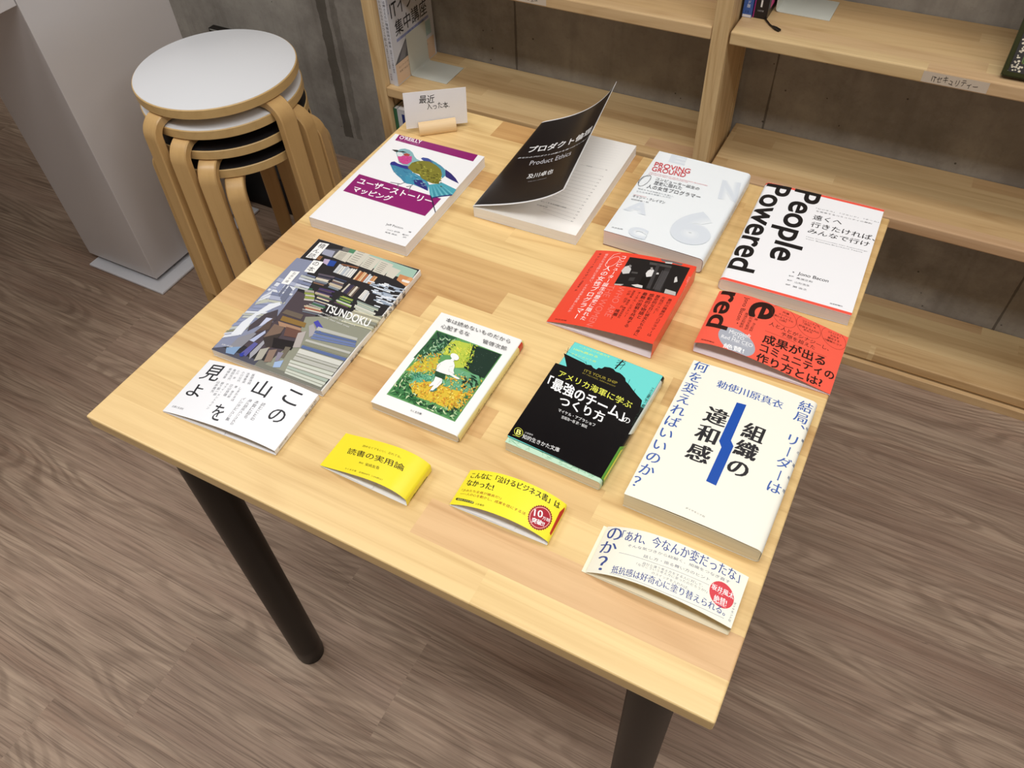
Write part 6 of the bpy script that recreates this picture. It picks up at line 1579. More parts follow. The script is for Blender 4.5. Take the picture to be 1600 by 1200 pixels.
  ['P',[49.4,45.0,49.6,43.5,51.4,42.4,50.8,44.4],'#e0a030'],
  ['P',[43.9,32.6,42.2,33.2,40.8,31.9,43.1,31.3],'#b89a34'],
  ['P',[79.5,44.8,80.7,44.3,81.3,45.8,79.7,46.1],'#c8822c'],
  ['P',[87.0,37.6,88.6,38.0,89.1,40.4,87.1,39.4],'#e0a030'],
  ['P',[68.5,37.8,70.1,36.9,71.8,38.0,69.6,38.8],'#b89a34'],
  ['P',[29.3,39.6,31.2,39.3,32.8,41.0,30.1,41.1],'#b89a34'],
  ['P',[43.8,28.4,45.6,28.5,46.8,30.7,44.3,30.1],'#eec23c'],
  ['P',[34.3,35.5,32.7,35.4,32.2,33.4,34.2,33.8],'#e0a030'],
  ['P',[83.2,46.6,84.0,47.7,82.9,49.8,82.2,48.0],'#f4dc6a'],
  ['P',[44.7,45.8,43.4,46.2,43.0,44.7,44.6,44.5],'#f4dc6a'],
  ['P',[66.6,27.8,66.0,29.3,64.2,29.8,65.2,28.0],'#c8822c'],
  ['P',[81.6,34.8,80.6,33.5,81.3,30.8,82.3,32.9],'#b89a34'],
  ['P',[59.8,45.2,61.0,44.4,61.8,45.5,60.3,46.3],'#c8822c'],
  ['P',[28.3,40.8,29.4,42.0,28.8,44.8,27.5,42.8],'#e0a030'],
  ['P',[51.4,46.9,53.0,46.8,53.6,48.7,51.6,48.5],'#c8822c'],
  ['P',[68.8,49.3,69.1,50.9,67.5,53.1,67.5,50.7],'#e0a030'],
  ['P',[83.3,36.3,82.4,37.4,81.1,36.8,82.4,35.6],'#f0cf4c'],
  ['P',[81.6,42.3,82.0,43.9,80.6,46.4,80.3,43.9],'#e0a030'],
  ['P',[41.8,45.8,42.8,44.2,45.0,43.9,43.3,45.8],'#c8822c'],
  ['P',[73.9,44.2,75.4,43.6,76.6,45.1,74.5,45.5],'#f0cf4c'],
  ['P',[58.5,28.6,59.6,27.6,60.7,28.5,59.2,29.5],'#b89a34'],
  ['P',[61.6,41.8,60.3,41.7,60.3,39.9,61.9,40.3],'#b89a34'],
  ['P',[41.4,41.0,40.1,41.8,39.1,40.6,40.9,39.9],'#e0a030'],
  ['P',[71.6,47.6,70.6,49.0,68.8,48.8,70.3,47.2],'#e0a030'],
  ['P',[57.9,46.3,59.6,46.3,60.3,48.4,58.2,48.0],'#f0cf4c'],
  ['P',[79.4,39.5,80.5,40.4,79.9,42.7,78.8,41.1],'#eec23c'],
  ['P',[85.8,32.5,85.0,33.5,83.9,32.8,85.1,31.7],'#b89a34'],
  ['P',[68.2,36.9,66.9,36.6,67.0,34.6,68.5,35.3],'#c8822c'],
  ['P',[79.3,50.0,80.6,49.2,81.6,50.5,79.8,51.2],'#c8822c'],
  ['P',[89.0,51.1,90.6,50.6,91.8,52.1,89.7,52.4],'#b89a34'],
  ['P',[29.7,38.3,30.3,36.9,32.1,36.6,31.0,38.4],'#eec23c'],
  ['P',[70.0,45.9,68.8,45.3,69.2,43.3,70.5,44.4],'#f0cf4c'],
  ['P',[71.0,53.4,70.5,54.7,69.0,54.9,69.9,53.3],'#e6cf58'],
  ['P',[91.7,53.9,91.2,52.6,92.4,50.7,92.7,52.7],'#e8b840'],
  ['P',[79.7,60.8,80.6,59.1,82.8,58.3,81.3,60.4],'#e6cf58'],
  ['P',[82.8,53.4,81.6,52.5,81.6,50.0,83.1,51.6],'#6cab8a'],
  ['P',[69.9,51.8,71.0,53.0,70.6,55.7,69.4,53.7],'#6cab8a'],
  ['P',[61.4,65.6,63.0,66.3,63.6,69.0,61.6,67.6],'#e6cf58'],
  ['P',[65.9,59.6,65.0,58.6,65.6,56.4,66.6,58.0],'#e6cf58'],
  ['P',[69.7,57.3,71.1,55.7,73.7,55.2,71.5,57.2],'#8cc4a0'],
  ['P',[79.0,70.3,78.5,69.2,79.7,67.7,80.1,69.3],'#e8b840'],
  ['P',[77.6,53.0,78.3,54.8,77.3,57.8,76.7,55.1],'#6cab8a'],
  ['P',[64.7,64.9,63.2,65.0,62.2,63.3,64.2,63.4],'#e6cf58'],
  ['P',[73.9,54.9,73.7,56.3,72.1,57.1,72.7,55.3],'#8cc4a0'],
  ['P',[62.0,58.2,63.5,57.7,64.7,59.1,62.7,59.4],'#d89a38'],
  ['P',[60.4,53.6,58.8,53.5,58.0,51.5,60.0,52.0],'#6cab8a'],
  ['P',[69.6,65.1,71.1,64.7,72.3,66.2,70.3,66.4],'#6cab8a'],
  ['P',[80.5,54.6,81.8,55.2,81.9,57.4,80.3,56.2],'#6cab8a'],
  ['P',[85.0,55.7,86.4,53.9,89.1,53.0,86.9,55.3],'#d89a38'],
  ['P',[69.4,62.4,68.0,63.8,65.8,63.9,67.9,62.2],'#e8b840'],
  ['P',[57.0,53.1,56.7,51.4,58.1,49.0,58.2,51.4],'#e8b840'],
  ['P',[58.8,65.1,58.5,66.4,56.9,67.1,57.5,65.3],'#6cab8a'],
  ['P',[78.0,59.4,77.8,61.4,75.8,63.5,76.5,60.8],'#e6cf58'],
  ['P',[70.6,69.2,69.4,71.3,66.5,73.0,68.6,70.1],'#8cc4a0'],
  ['P',[74.6,69.7,75.4,70.7,74.4,72.6,73.8,71.0],'#8cc4a0'],
  ['P',[79.6,57.7,79.6,59.1,78.0,60.4,78.3,58.4],'#6cab8a'],
  ['P',[81.6,64.8,81.0,66.1,79.4,66.2,80.5,64.6],'#e8b840'],
  ['P',[84.4,58.6,86.0,57.2,88.6,57.2,86.1,58.9],'#d89a38'],
  ['P',[72.3,67.0,73.9,66.2,75.8,67.2,73.5,68.0],'#e6cf58'],
  ['P',[80.7,69.4,80.1,70.8,78.6,71.0,79.5,69.3],'#8cc4a0'],
  ['P',[76.0,66.5,76.4,68.0,75.2,70.1,74.9,67.9],'#e6cf58'],
  ['P',[80.6,68.5,81.6,69.5,81.2,71.9,80.0,70.2],'#6cab8a'],
  ['P',[65.8,64.9,64.6,65.6,63.7,64.6,65.2,63.9],'#e8b840'],
  ['P',[62.2,68.3,60.8,68.0,60.4,65.8,62.2,66.7],'#8cc4a0'],
  ['P',[68.0,68.2,67.1,70.1,64.7,71.5,66.2,69.0],'#6cab8a'],
  ['P',[75.6,56.9,77.4,57.2,78.8,59.4,76.3,58.7],'#e8b840'],
  ['P',[71.3,59.6,71.7,60.7,70.4,62.1,70.2,60.5],'#e6cf58'],
  ['P',[65.0,57.1,64.2,56.2,65.2,54.6,65.8,56.0],'#d89a38'],
  ['P',[56.9,55.4,55.2,57.0,52.4,57.4,55.0,55.4],'#8cc4a0'],
  ['P',[69.9,58.9,68.7,60.5,66.3,60.9,68.3,58.9],'#8cc4a0'],
  ['P',[74.6,58.6,76.4,57.8,78.5,58.8,76.0,59.6],'#e8b840'],
  ['P',[64.9,51.7,63.2,51.2,62.3,48.8,64.5,49.9],'#d89a38'],
  ['P',[67.5,72.4,68.9,73.5,69.3,76.5,67.4,74.6],'#8cc4a0'],
  ['P',[73.8,51.4,73.9,52.6,72.5,53.8,72.6,52.1],'#d89a38'],
  ['P',[55.9,61.3,55.5,63.1,53.3,64.8,54.3,62.3],'#e8b840'],
  ['P',[68.2,63.4,67.0,63.1,66.8,61.2,68.4,61.9],'#e6cf58'],
  ['P',[62.4,64.8,63.8,65.0,64.1,67.0,62.4,66.4],'#6cab8a'],
  ['P',[76.2,54.6,76.9,52.9,79.1,51.6,77.8,54.0],'#6cab8a'],
  ['P',[70.1,68.3,69.7,70.1,67.6,71.6,68.6,69.2],'#6cab8a'],
  ['P',[61.6,68.2,60.2,69.7,57.7,70.0,60.0,68.1],'#8cc4a0'],
  ['P',[70.4,56.8,71.6,56.5,72.2,58.0,70.6,58.1],'#6cab8a'],
  ['P',[58.3,66.8,59.7,65.5,61.9,65.7,59.7,67.2],'#8cc4a0'],
  ['P',[80.7,63.0,79.8,65.0,77.3,66.7,78.9,63.9],'#6cab8a'],
  ['P',[73.4,58.0,72.7,56.8,73.6,54.7,74.3,56.5],'#6cab8a'],
  ['P',[77.7,72.0,78.9,70.2,81.4,69.2,79.5,71.6],'#6cab8a'],
  ['P',[77.7,58.1,78.5,56.6,80.4,56.1,79.2,58.0],'#e8b840'],
  ['P',[74.0,58.7,73.3,57.0,74.1,53.9,74.8,56.6],'#8cc4a0'],
  ['P',[78.4,62.2,78.9,63.6,77.6,65.9,77.3,63.6],'#e8b840'],
  ['P',[79.2,55.3,77.9,55.0,77.6,53.0,79.2,53.7],'#e6cf58'],
  ['P',[71.6,69.6,73.4,69.8,74.8,72.0,72.3,71.4],'#e8b840'],
  ['P',[61.5,51.4,59.7,52.0,57.8,50.8,60.3,50.3],'#6cab8a'],
  ['P',[62.7,63.6,62.0,62.8,63.0,61.1,63.6,62.5],'#d89a38'],
  ['P',[62.2,69.2,63.2,68.0,64.8,68.2,63.4,69.7],'#e6cf58'],
  ['P',[82.8,56.9,82.2,55.7,83.1,53.6,83.7,55.5],'#8cc4a0'],
  ['P',[59.6,52.5,58.6,53.6,57.3,53.0,58.7,51.8],'#e6cf58'],
  ['P',[60.4,62.1,61.7,63.2,61.9,66.1,60.2,64.2],'#6cab8a'],
  ['P',[78.4,70.8,79.4,69.4,81.4,69.4,79.7,71.1],'#e8b840'],
  ['P',[54.6,60.4,55.1,61.8,54.0,64.2,53.5,62.0],'#6cab8a'],
  ['P',[64.8,56.7,65.8,55.0,68.2,54.2,66.5,56.4],'#e8b840'],
  ['P',[59.4,63.5,59.6,62.1,61.2,61.2,60.6,63.1],'#e6cf58'],
  ['P',[58.5,64.0,57.2,62.9,57.2,60.0,58.8,61.9],'#6cab8a'],
  ['P',[59.6,60.6,58.5,62.2,56.0,63.0,57.9,60.8],'#e6cf58'],
  ['P',[85.8,53.0,85.9,51.0,87.8,48.4,87.3,51.4],'#d89a38'],
  ['P',[80.2,53.9,81.6,53.9,82.1,55.8,80.4,55.4],'#6cab8a'],
  ['P',[87.9,52.9,86.8,52.4,87.0,50.5,88.3,51.4],'#e8b840'],
  ['P',[78.9,59.6,77.5,60.9,75.4,60.7,77.5,59.2],'#d89a38'],
  ['P',[76.5,59.1,77.2,57.6,79.1,57.3,77.8,59.1],'#e8b840'],
  ['P',[67.3,63.0,65.7,63.8,64.1,62.7,66.3,62.0],'#d89a38'],
  ['P',[69.0,64.8,69.9,65.4,69.2,67.2,68.3,66.1],'#e6cf58'],
  ['P',[73.5,68.5,71.6,68.6,70.0,66.6,72.6,66.9],'#e8b840'],
  ['P',[57.9,51.7,58.2,53.6,56.8,56.3,56.7,53.6],'#8cc4a0'],
  ['P',[65.9,63.9,67.3,64.9,67.5,67.8,65.8,65.9],'#d89a38'],
  ['P',[58.0,61.8,57.0,63.3,54.9,63.8,56.5,61.8],'#6cab8a'],
  ['P',[65.8,70.2,66.7,70.8,66.0,72.5,65.1,71.4],'#d89a38'],
  ['P',[81.4,58.6,80.2,57.4,80.2,54.5,81.7,56.5],'#d89a38'],
  ['P',[55.1,62.5,55.1,60.6,57.0,58.2,56.6,61.0],'#e8b840'],
  ['P',[63.2,59.4,62.0,61.4,59.2,62.7,61.2,60.1],'#d89a38'],
  ['P',[81.0,53.6,79.4,54.0,78.0,52.4,80.2,52.3],'#e6cf58'],
  ['P',[71.7,69.6,69.9,70.6,67.6,69.8,70.2,68.8],'#e8b840'],
  ['P',[78.4,68.0,77.7,66.5,78.6,63.7,79.3,66.1],'#d89a38'],
  ['P',[57.9,55.2,56.1,55.5,54.6,53.9,57.0,53.9],'#8cc4a0'],
  ['P',[87.4,58.6,88.6,58.5,88.9,60.0,87.4,59.9],'#6cab8a'],
  ['P',[58.7,61.9,57.8,60.3,58.4,57.2,59.4,59.8],'#8cc4a0'],
  ['P',[63.1,61.7,62.1,63.3,59.9,63.8,61.6,61.8],'#e8b840'],
  ['P',[71.5,66.4,72.2,64.3,74.6,62.2,73.3,65.2],'#6cab8a'],
  ['P',[76.1,65.6,76.4,66.9,75.1,68.4,75.0,66.6],'#8cc4a0'],
  ['P',[57.4,62.4,56.1,62.9,55.2,61.5,57.0,61.2],'#e8b840'],
  ['P',[62.0,66.6,60.6,66.2,60.1,64.1,61.9,64.9],'#6cab8a'],
  ['P',[60.6,63.0,61.7,62.3,62.6,63.5,61.0,64.0],'#d89a38'],
  ['P',[70.6,61.2,71.9,61.3,72.1,63.1,70.5,62.7],'#6cab8a'],
  ['P',[83.6,60.1,85.4,60.7,86.4,63.3,84.1,62.1],'#6cab8a'],
  ['P',[68.5,52.3,67.7,50.6,68.6,47.5,69.3,50.2],'#6cab8a'],
  ['P',[65.4,16.3,63.6,18.4,60.3,19.6,63.0,16.8],'#16382a'],
  ['P',[11.8,45.5,14.0,47.2,15.0,51.4,12.2,48.5],'#24512f'],
  ['P',[36.7,22.2,35.1,25.5,31.1,29.4,33.8,24.6],'#16382a'],
  ['P',[44.5,19.8,43.1,18.3,43.2,14.8,44.9,17.4],'#16382a'],
  ['P',[16.4,37.5,18.0,35.3,21.3,33.9,18.8,36.8],'#8fbf84'],
  ['P',[73.0,22.3,75.1,20.1,78.9,18.8,75.6,21.7],'#24512f'],
  ['P',[70.2,19.8,68.9,21.6,66.2,22.4,68.3,20.1],'#3a7a40'],
  ['P',[47.2,17.8,50.4,17.3,54.2,19.0,49.7,19.2],'#16382a'],
  ['P',[15.6,37.6,13.8,37.2,12.9,34.7,15.3,35.7],'#24512f'],
  ['P',[40.3,19.2,40.4,22.3,38.4,27.1,38.6,22.4],'#8fbf84'],
  ['P',[20.7,22.0,18.1,21.1,16.0,17.7,19.6,19.5],'#3a7a40'],
  ['P',[11.9,37.3,13.4,34.7,16.9,32.4,14.4,35.9],'#2f6638'],
  ['P',[57.8,17.1,59.5,16.0,61.8,16.6,59.3,17.8],'#cfe0b0'],
  ['P',[87.2,22.7,86.6,20.4,87.8,16.6,88.3,20.1],'#3a7a40'],
  ['P',[36.9,17.8,34.8,20.5,30.6,22.9,33.9,19.2],'#3a7a40'],
  ['P',[81.4,21.9,83.4,22.1,84.7,24.4,82.2,23.8],'#24512f'],
  ['P',[46.6,22.5,48.3,20.8,51.2,20.2,48.7,22.4],'#cfe0b0'],
  ['P',[41.7,20.4,42.6,17.7,45.7,14.7,44.0,18.5],'#2f6638'],
  ['P',[86.7,21.6,84.8,21.3,83.6,18.9,86.1,19.7],'#24512f'],
  ['P',[30.1,21.3,27.9,19.9,26.6,16.1,29.5,18.5],'#3a7a40'],
  ['P',[35.3,26.0,36.4,24.0,39.1,22.6,37.3,25.3],'#3a7a40'],
  ['P',[45.6,17.7,47.8,18.8,49.4,22.3,46.4,20.3],'#cfe0b0'],
  ['P',[44.6,16.9,44.5,20.0,42.2,24.5,42.8,19.8],'#24512f'],
  ['P',[69.1,19.2,71.1,18.0,74.0,18.4,71.0,19.8],'#16382a'],
  ['P',[70.8,19.1,72.5,21.0,73.1,25.2,70.9,22.1],'#cfe0b0'],
  ['P',[68.2,16.2,65.5,17.4,61.6,17.1,65.7,15.6],'#cfe0b0'],
  ['P',[37.8,23.9,38.4,21.4,41.1,18.6,39.8,22.1],'#2f6638'],
  ['P',[42.4,16.6,41.7,19.7,38.6,23.9,40.1,19.2],'#2f6638'],
  ['P',[13.8,45.3,15.3,47.0,15.2,50.7,13.4,48.0],'#8fbf84'],
  ['P',[25.4,25.1,26.4,22.7,29.4,20.5,27.6,23.8],'#24512f'],
  ['P',[18.5,39.0,20.6,40.6,21.7,44.7,18.9,41.9],'#16382a'],
  ['P',[27.6,34.2,29.4,35.2,29.9,38.4,27.7,36.6],'#8fbf84'],
  ['P',[16.1,24.3,13.7,22.8,12.2,18.7,15.4,21.4],'#8fbf84'],
  ['P',[16.6,38.6,14.5,40.8,10.7,42.1,14.0,39.2],'#8fbf84'],
  ['P',[14.1,45.1,15.0,42.7,17.9,40.4,16.3,43.7],'#cfe0b0'],
  ['P',[22.4,32.1,23.1,29.0,26.2,25.1,24.7,29.5],'#16382a'],
  ['P',[16.4,38.8,14.7,41.1,11.2,42.7,13.9,39.6],'#16382a'],
  ['P',[16.9,26.0,16.8,23.7,18.8,20.4,18.6,23.8],'#3a7a40'],
  ['P',[63.8,22.3,61.8,22.0,60.5,19.6,63.1,20.4],'#16382a'],
  ['P',[17.7,31.0,20.3,32.0,22.3,35.4,18.8,33.6],'#16382a'],
  ['P',[66.4,19.5,68.4,17.1,72.2,15.6,69.0,18.6],'#8fbf84'],
  ['P',[16.6,39.5,18.5,38.0,21.3,38.2,18.4,39.9],'#cfe0b0'],
  ['P',[37.5,23.7,37.2,26.9,34.7,31.4,35.5,26.7],'#24512f'],
  ['P',[18.8,26.0,18.7,29.0,16.3,33.4,16.9,28.8],'#16382a'],
  ['P',[16.2,34.6,18.4,35.6,19.8,38.9,16.8,37.1],'#3a7a40'],
  ['P',[54.4,23.5,54.3,21.7,56.2,19.5,55.9,22.1],'#8fbf84'],
  ['P',[86.6,16.1,87.4,17.9,86.4,21.0,85.7,18.2],'#2f6638'],
  ['P',[69.1,18.6,70.5,20.2,70.5,23.6,68.8,21.1],'#2f6638'],
  ['P',[23.6,31.1,22.1,30.2,22.1,27.3,23.9,29.0],'#cfe0b0'],
  ['P',[20.1,20.4,22.1,19.6,24.2,20.9,21.4,21.6],'#2f6638'],
  ['P',[23.5,43.4,20.3,45.2,15.6,45.6,20.4,43.3],'#2f6638'],
  ['P',[36.4,19.6,35.6,18.2,36.7,15.6,37.5,17.8],'#3a7a40'],
  ['P',[23.2,29.9,20.3,32.0,15.8,32.8,20.1,30.2],'#8fbf84'],
  ['P',[72.5,19.8,73.7,18.2,76.1,17.9,74.2,19.8],'#24512f'],
  ['P',[90.3,16.1,88.9,18.2,85.8,19.5,88.1,16.7],'#8fbf84'],
  ['P',[62.8,22.1,64.5,19.9,67.9,18.7,65.2,21.5],'#2f6638'],
  ['P',[26.2,23.0,24.0,23.3,22.0,21.4,25.0,21.4],'#3a7a40'],
  ['P',[15.5,30.2,14.1,31.8,11.6,32.0,13.8,30.0],'#3a7a40'],
  ['P',[84.6,23.9,86.0,25.0,85.9,27.8,84.3,26.0],'#cfe0b0'],
  ['P',[31.2,26.6,31.4,23.9,33.8,20.3,33.1,24.2],'#8fbf84'],
  ['P',[86.2,23.8,83.6,23.3,81.2,20.6,84.7,21.7],'#2f6638'],
  ['P',[21.4,40.9,18.6,42.9,14.2,43.6,18.5,41.0],'#24512f'],
  ['P',[34.4,27.8,37.6,26.5,41.9,26.9,37.2,28.4],'#cfe0b0'],
  ['P',[38.6,19.1,35.9,21.1,31.4,22.0,35.7,19.4],'#24512f'],
  ['P',[18.3,43.1,16.2,43.7,14.0,42.2,17.0,41.8],'#2f6638'],
  ['P',[17.8,31.3,19.4,29.9,21.9,30.0,19.5,31.7],'#cfe0b0'],
  ['P',[14.6,27.5,14.2,29.5,11.7,31.7,12.7,28.8],'#cfe0b0'],
  ['P',[59.9,16.7,61.2,18.5,61.1,22.3,59.5,19.4],'#2f6638'],
  ['P',[64.2,18.1,65.2,20.6,64.4,24.9,63.4,21.1],'#cfe0b0'],
  ['P',[36.2,21.0,37.0,23.3,36.0,27.3,35.2,23.8],'#16382a'],
  ['P',[31.6,23.1,31.0,21.0,32.3,17.6,32.8,20.7],'#cfe0b0'],
  ['P',[31.1,21.0,33.6,22.0,35.5,25.4,32.2,23.5],'#cfe0b0'],
  ['P',[54.8,21.6,53.7,20.0,54.3,16.7,55.5,19.3],'#24512f'],
  ['P',[21.6,23.2,19.5,24.2,16.8,23.4,20.0,22.3],'#2f6638'],
  ['P',[14.9,30.4,12.8,31.7,9.9,31.2,13.1,29.8],'#16382a'],
  ['P',[17.1,34.8,18.0,32.1,21.0,29.2,19.4,32.9],'#2f6638'],
  ['P',[11.4,37.9,14.1,37.4,17.1,39.2,13.2,39.4],'#2f6638'],
  ['P',[22.1,40.4,19.7,41.0,17.1,39.5,20.5,39.1],'#3a7a40'],
  ['P',[12.1,26.7,13.0,24.7,15.8,23.1,14.1,25.9],'#24512f'],
  ['P',[76.3,18.7,74.6,18.2,73.7,15.6,76.0,16.8],'#2f6638'],
  ['P',[44.6,22.6,46.4,22.0,48.0,23.4,45.5,23.8],'#16382a'],
  ['P',[36.4,23.7,33.6,24.8,29.9,24.0,34.0,22.9],'#24512f'],
  ['P',[55.4,21.9,53.4,23.4,50.4,23.4,53.4,21.6],'#24512f'],
  ['P',[42.1,21.6,39.8,21.6,37.7,19.5,40.9,19.8],'#24512f'],
  ['P',[12.1,46.0,12.1,48.1,10.0,50.8,10.4,47.8],'#8fbf84'],
  ['P',[74.2,22.7,76.1,19.9,80.0,17.5,77.0,21.2],'#cfe0b0'],
  ['P',[56.8,22.2,54.6,21.4,53.2,18.4,56.1,19.9],'#8fbf84'],
  ['P',[15.0,35.8,12.4,36.2,9.7,34.5,13.4,34.3],'#3a7a40'],
  ['P',[39.9,25.3,40.9,26.6,40.0,29.3,39.0,27.2],'#16382a'],
  ['P',[24.2,35.5,25.1,32.3,28.4,28.2,26.7,32.9],'#2f6638'],
  ['P',[17.5,28.9,17.0,31.8,14.2,35.6,15.4,31.4],'#cfe0b0'],
  ['P',[84.3,23.2,84.0,21.5,85.7,19.5,85.6,21.9],'#24512f'],
  ['P',[12.1,26.9,12.4,29.5,10.6,33.6,10.6,29.7],'#cfe0b0'],
  ['P',[14.5,40.9,13.9,38.3,15.3,34.0,15.8,38.0],'#cfe0b0'],
  ['P',[22.8,33.9,21.7,31.4,22.4,26.9,23.6,30.8],'#8fbf84'],
  ['P',[84.5,17.8,87.3,18.1,90.2,20.7,86.3,19.8],'#cfe0b0'],
  ['P',[31.5,31.2,29.0,33.6,24.6,35.4,28.4,32.0],'#16382a'],
  ['P',[64.3,22.9,64.3,25.2,62.4,28.2,62.7,24.9],'#3a7a40'],
  ['P',[24.0,22.8,23.1,20.4,23.9,16.2,24.9,19.8],'#8fbf84'],
  ['P',[86.1,17.4,87.8,19.4,88.4,23.6,86.2,20.4],'#cfe0b0'],
  ['P',[49.4,24.2,49.8,22.2,52.1,20.0,51.2,22.9],'#24512f'],
  ['P',[85.4,23.0,87.6,21.8,90.8,22.2,87.5,23.6],'#24512f'],
  ['P',[70.9,18.8,71.6,20.4,70.5,23.2,69.8,20.7],'#3a7a40'],
  ['P',[60.3,22.7,62.3,22.0,64.6,23.3,61.7,23.9],'#16382a'],
  ['P',[66.3,23.3,65.6,21.5,66.8,18.4,67.4,21.2],'#cfe0b0'],
  ['P',[49.9,16.9,47.4,18.9,43.4,19.7,47.2,17.2],'#cfe0b0'],
  ['P',[25.2,25.8,28.2,25.1,31.8,26.4,27.5,27.0],'#8fbf84'],
  ['P',[82.3,22.3,84.3,23.5,85.4,26.8,82.8,24.8],'#16382a'],
  ['P',[19.1,39.3,20.9,37.7,23.8,37.6,21.0,39.5],'#cfe0b0'],
  ['P',[59.3,17.2,60.3,18.8,59.6,21.9,58.6,19.4],'#16382a'],
  ['P',[17.9,39.2,20.6,37.4,24.7,37.1,20.6,39.3],'#24512f'],
  ['P',[44.4,22.8,43.2,21.5,43.7,18.5,45.0,20.7],'#3a7a40'],
  ['P',[77.6,21.2,79.8,21.1,81.9,23.2,78.9,22.9],'#16382a'],
  ['P',[20.8,20.9,19.0,22.4,16.4,22.4,19.0,20.6],'#16382a'],
  ['P',[53.8,21.8,54.8,19.3,57.9,16.8,56.1,20.2],'#24512f'],
  ['P',[62.4,22.6,59.6,22.1,57.1,19.3,60.8,20.4],'#16382a'],
  ['P',[16.5,26.2,17.5,24.1,20.2,22.6,18.5,25.4],'#2f6638'],
  ['P',[39.3,20.6,40.4,22.9,39.6,27.2,38.5,23.5],'#3a7a40'],
  ['P',[43.7,21.6,41.0,22.9,37.2,22.5,41.2,21.0],'#2f6638'],
  ['P',[90.3,43.0,88.7,46.9,84.8,51.8,87.5,46.2],'#16382a'],
  ['P',[90.0,29.0,90.7,31.4,89.8,35.3,89.2,31.7],'#2b5e36'],
  ['P',[88.7,27.8,86.6,29.2,83.4,29.2,86.6,27.6],'#16382a'],
  ['P',[90.6,33.5,90.4,37.0,88.3,42.3,88.9,37.0],'#16382a'],
  ['P',[78.5,23.4,78.3,26.5,76.2,30.9,76.8,26.3],'#2b5e36'],
  ['P',[91.2,26.7,89.2,29.0,85.4,31.0,88.6,27.7],'#2b5e36'],
  ['P',[80.1,24.6,77.2,26.5,72.5,27.5,77.0,25.0],'#9cc08a'],
  ['P',[91.5,16.1,89.8,17.5,87.1,17.7,89.7,15.9],'#9cc08a'],
  ['P',[86.9,21.1,88.0,23.6,87.7,28.2,86.4,24.2],'#9cc08a'],
  ['P',[91.6,22.6,89.2,24.0,85.7,24.2,89.2,22.4],'#9cc08a'],
  ['P',[86.1,22.9,84.6,26.6,81.0,31.3,83.4,25.9],'#2b5e36'],
  ['P',[88.0,38.1,86.1,40.6,82.3,42.7,85.4,39.3],'#16382a'],
  ['P',[89.3,37.6,86.3,39.9,81.3,41.5,85.9,38.4],'#9cc08a'],
  ['P',[81.4,17.9,80.3,19.6,77.7,20.5,79.6,18.3],'#9cc08a'],
  ['P',[87.7,19.2,87.4,22.3,85.2,26.7,86.0,22.1],'#2b5e36'],
  ['P',[87.3,22.4,88.4,24.4,88.1,28.2,86.9,25.0],'#9cc08a'],
  ['P',[85.3,21.8,85.8,23.8,84.6,27.0,84.3,23.9],'#16382a'],
  ['P',[90.5,37.2,89.1,40.5,85.6,44.6,87.9,39.8],'#16382a'],
  ['P',[74.9,20.4,72.7,21.6,69.4,21.4,72.8,20.0],'#16382a'],
  ['P',[88.7,32.7,86.0,35.8,81.0,39.0,85.3,34.6],'#9cc08a'],
  ['P',[86.1,26.9,84.7,29.5,81.5,32.1,83.8,28.4],'#16382a'],
  ['P',[79.5,23.9,77.3,25.0,74.1,24.7,77.4,23.4],'#9cc08a'],
  ['P',[89.7,41.8,91.4,44.2,92.1,49.0,89.9,45.1],'#2b5e36'],
  ['P',[85.5,23.7,83.9,26.1,80.5,28.2,83.1,24.9],'#16382a'],
  ['P',[90.0,43.9,88.4,47.7,84.3,52.5,87.2,46.9],'#2b5e36'],
  ['P',[88.0,28.0,86.0,29.8,82.6,30.7,85.7,28.3],'#16382a'],
  ['P',[92.0,60.9,92.1,62.4,90.6,64.1,90.7,62.0],'#d89a38'],
  ['P',[89.4,50.4,87.8,49.7,86.9,47.1,89.1,48.5],'#3a7a50'],
  ['P',[90.0,60.4,90.9,61.1,90.1,62.8,89.3,61.6],'#5c9a6a'],
  ['P',[87.2,39.2,85.3,39.0,83.9,36.9,86.4,37.5],'#3a7a50'],
  ['P',[91.9,39.1,91.6,40.7,89.8,41.9,90.5,39.8],'#d89a38'],
  ['P',[87.6,38.9,87.8,36.7,89.8,34.1,89.2,37.2],'#e8b840'],
  ['P',[87.8,33.6,87.5,35.5,85.5,37.5,86.3,34.8],'#e6cf58'],
  ['P',[92.2,68.8,91.0,69.4,90.0,68.1,91.7,67.6],'#5c9a6a'],
  ['P',[88.5,34.4,89.7,34.8,90.0,36.8,88.4,36.0],'#3a7a50'],
  ['P',[89.7,60.4,88.3,60.8,87.3,59.4,89.2,59.2],'#d89a38'],
  ['P',[88.8,51.8,87.3,52.5,85.9,51.4,87.9,50.8],'#d89a38'],
  ['P',[86.4,32.8,85.3,32.5,85.4,30.8,86.7,31.5],'#e8b840'],
  ['P',[91.0,62.2,89.4,62.8,87.7,61.6,90.0,61.1],'#e6cf58'],
  ['P',[89.3,39.3,88.2,39.1,88.0,37.3,89.5,37.9],'#d89a38'],
  ['P',[90.2,40.3,88.7,40.4,87.8,38.8,89.7,38.9],'#3a7a50'],
  ['P',[89.8,38.3,88.3,39.9,85.6,40.6,87.9,38.4],'#d89a38'],
  ['P',[92.6,64.5,91.5,65.5,90.3,64.7,91.8,63.7],'#d89a38'],
  ['P',[91.7,31.9,90.5,31.1,90.4,28.7,91.9,30.1],'#5c9a6a'],
  ['P',[88.8,45.9,89.8,47.4,89.2,50.3,88.2,48.0],'#3a7a50'],
  ['P',[91.4,51.0,92.1,52.0,91.3,53.8,90.6,52.3],'#e8b840'],
  ['P',[91.5,46.1,90.2,46.8,88.8,45.9,90.7,45.1],'#3a7a50'],
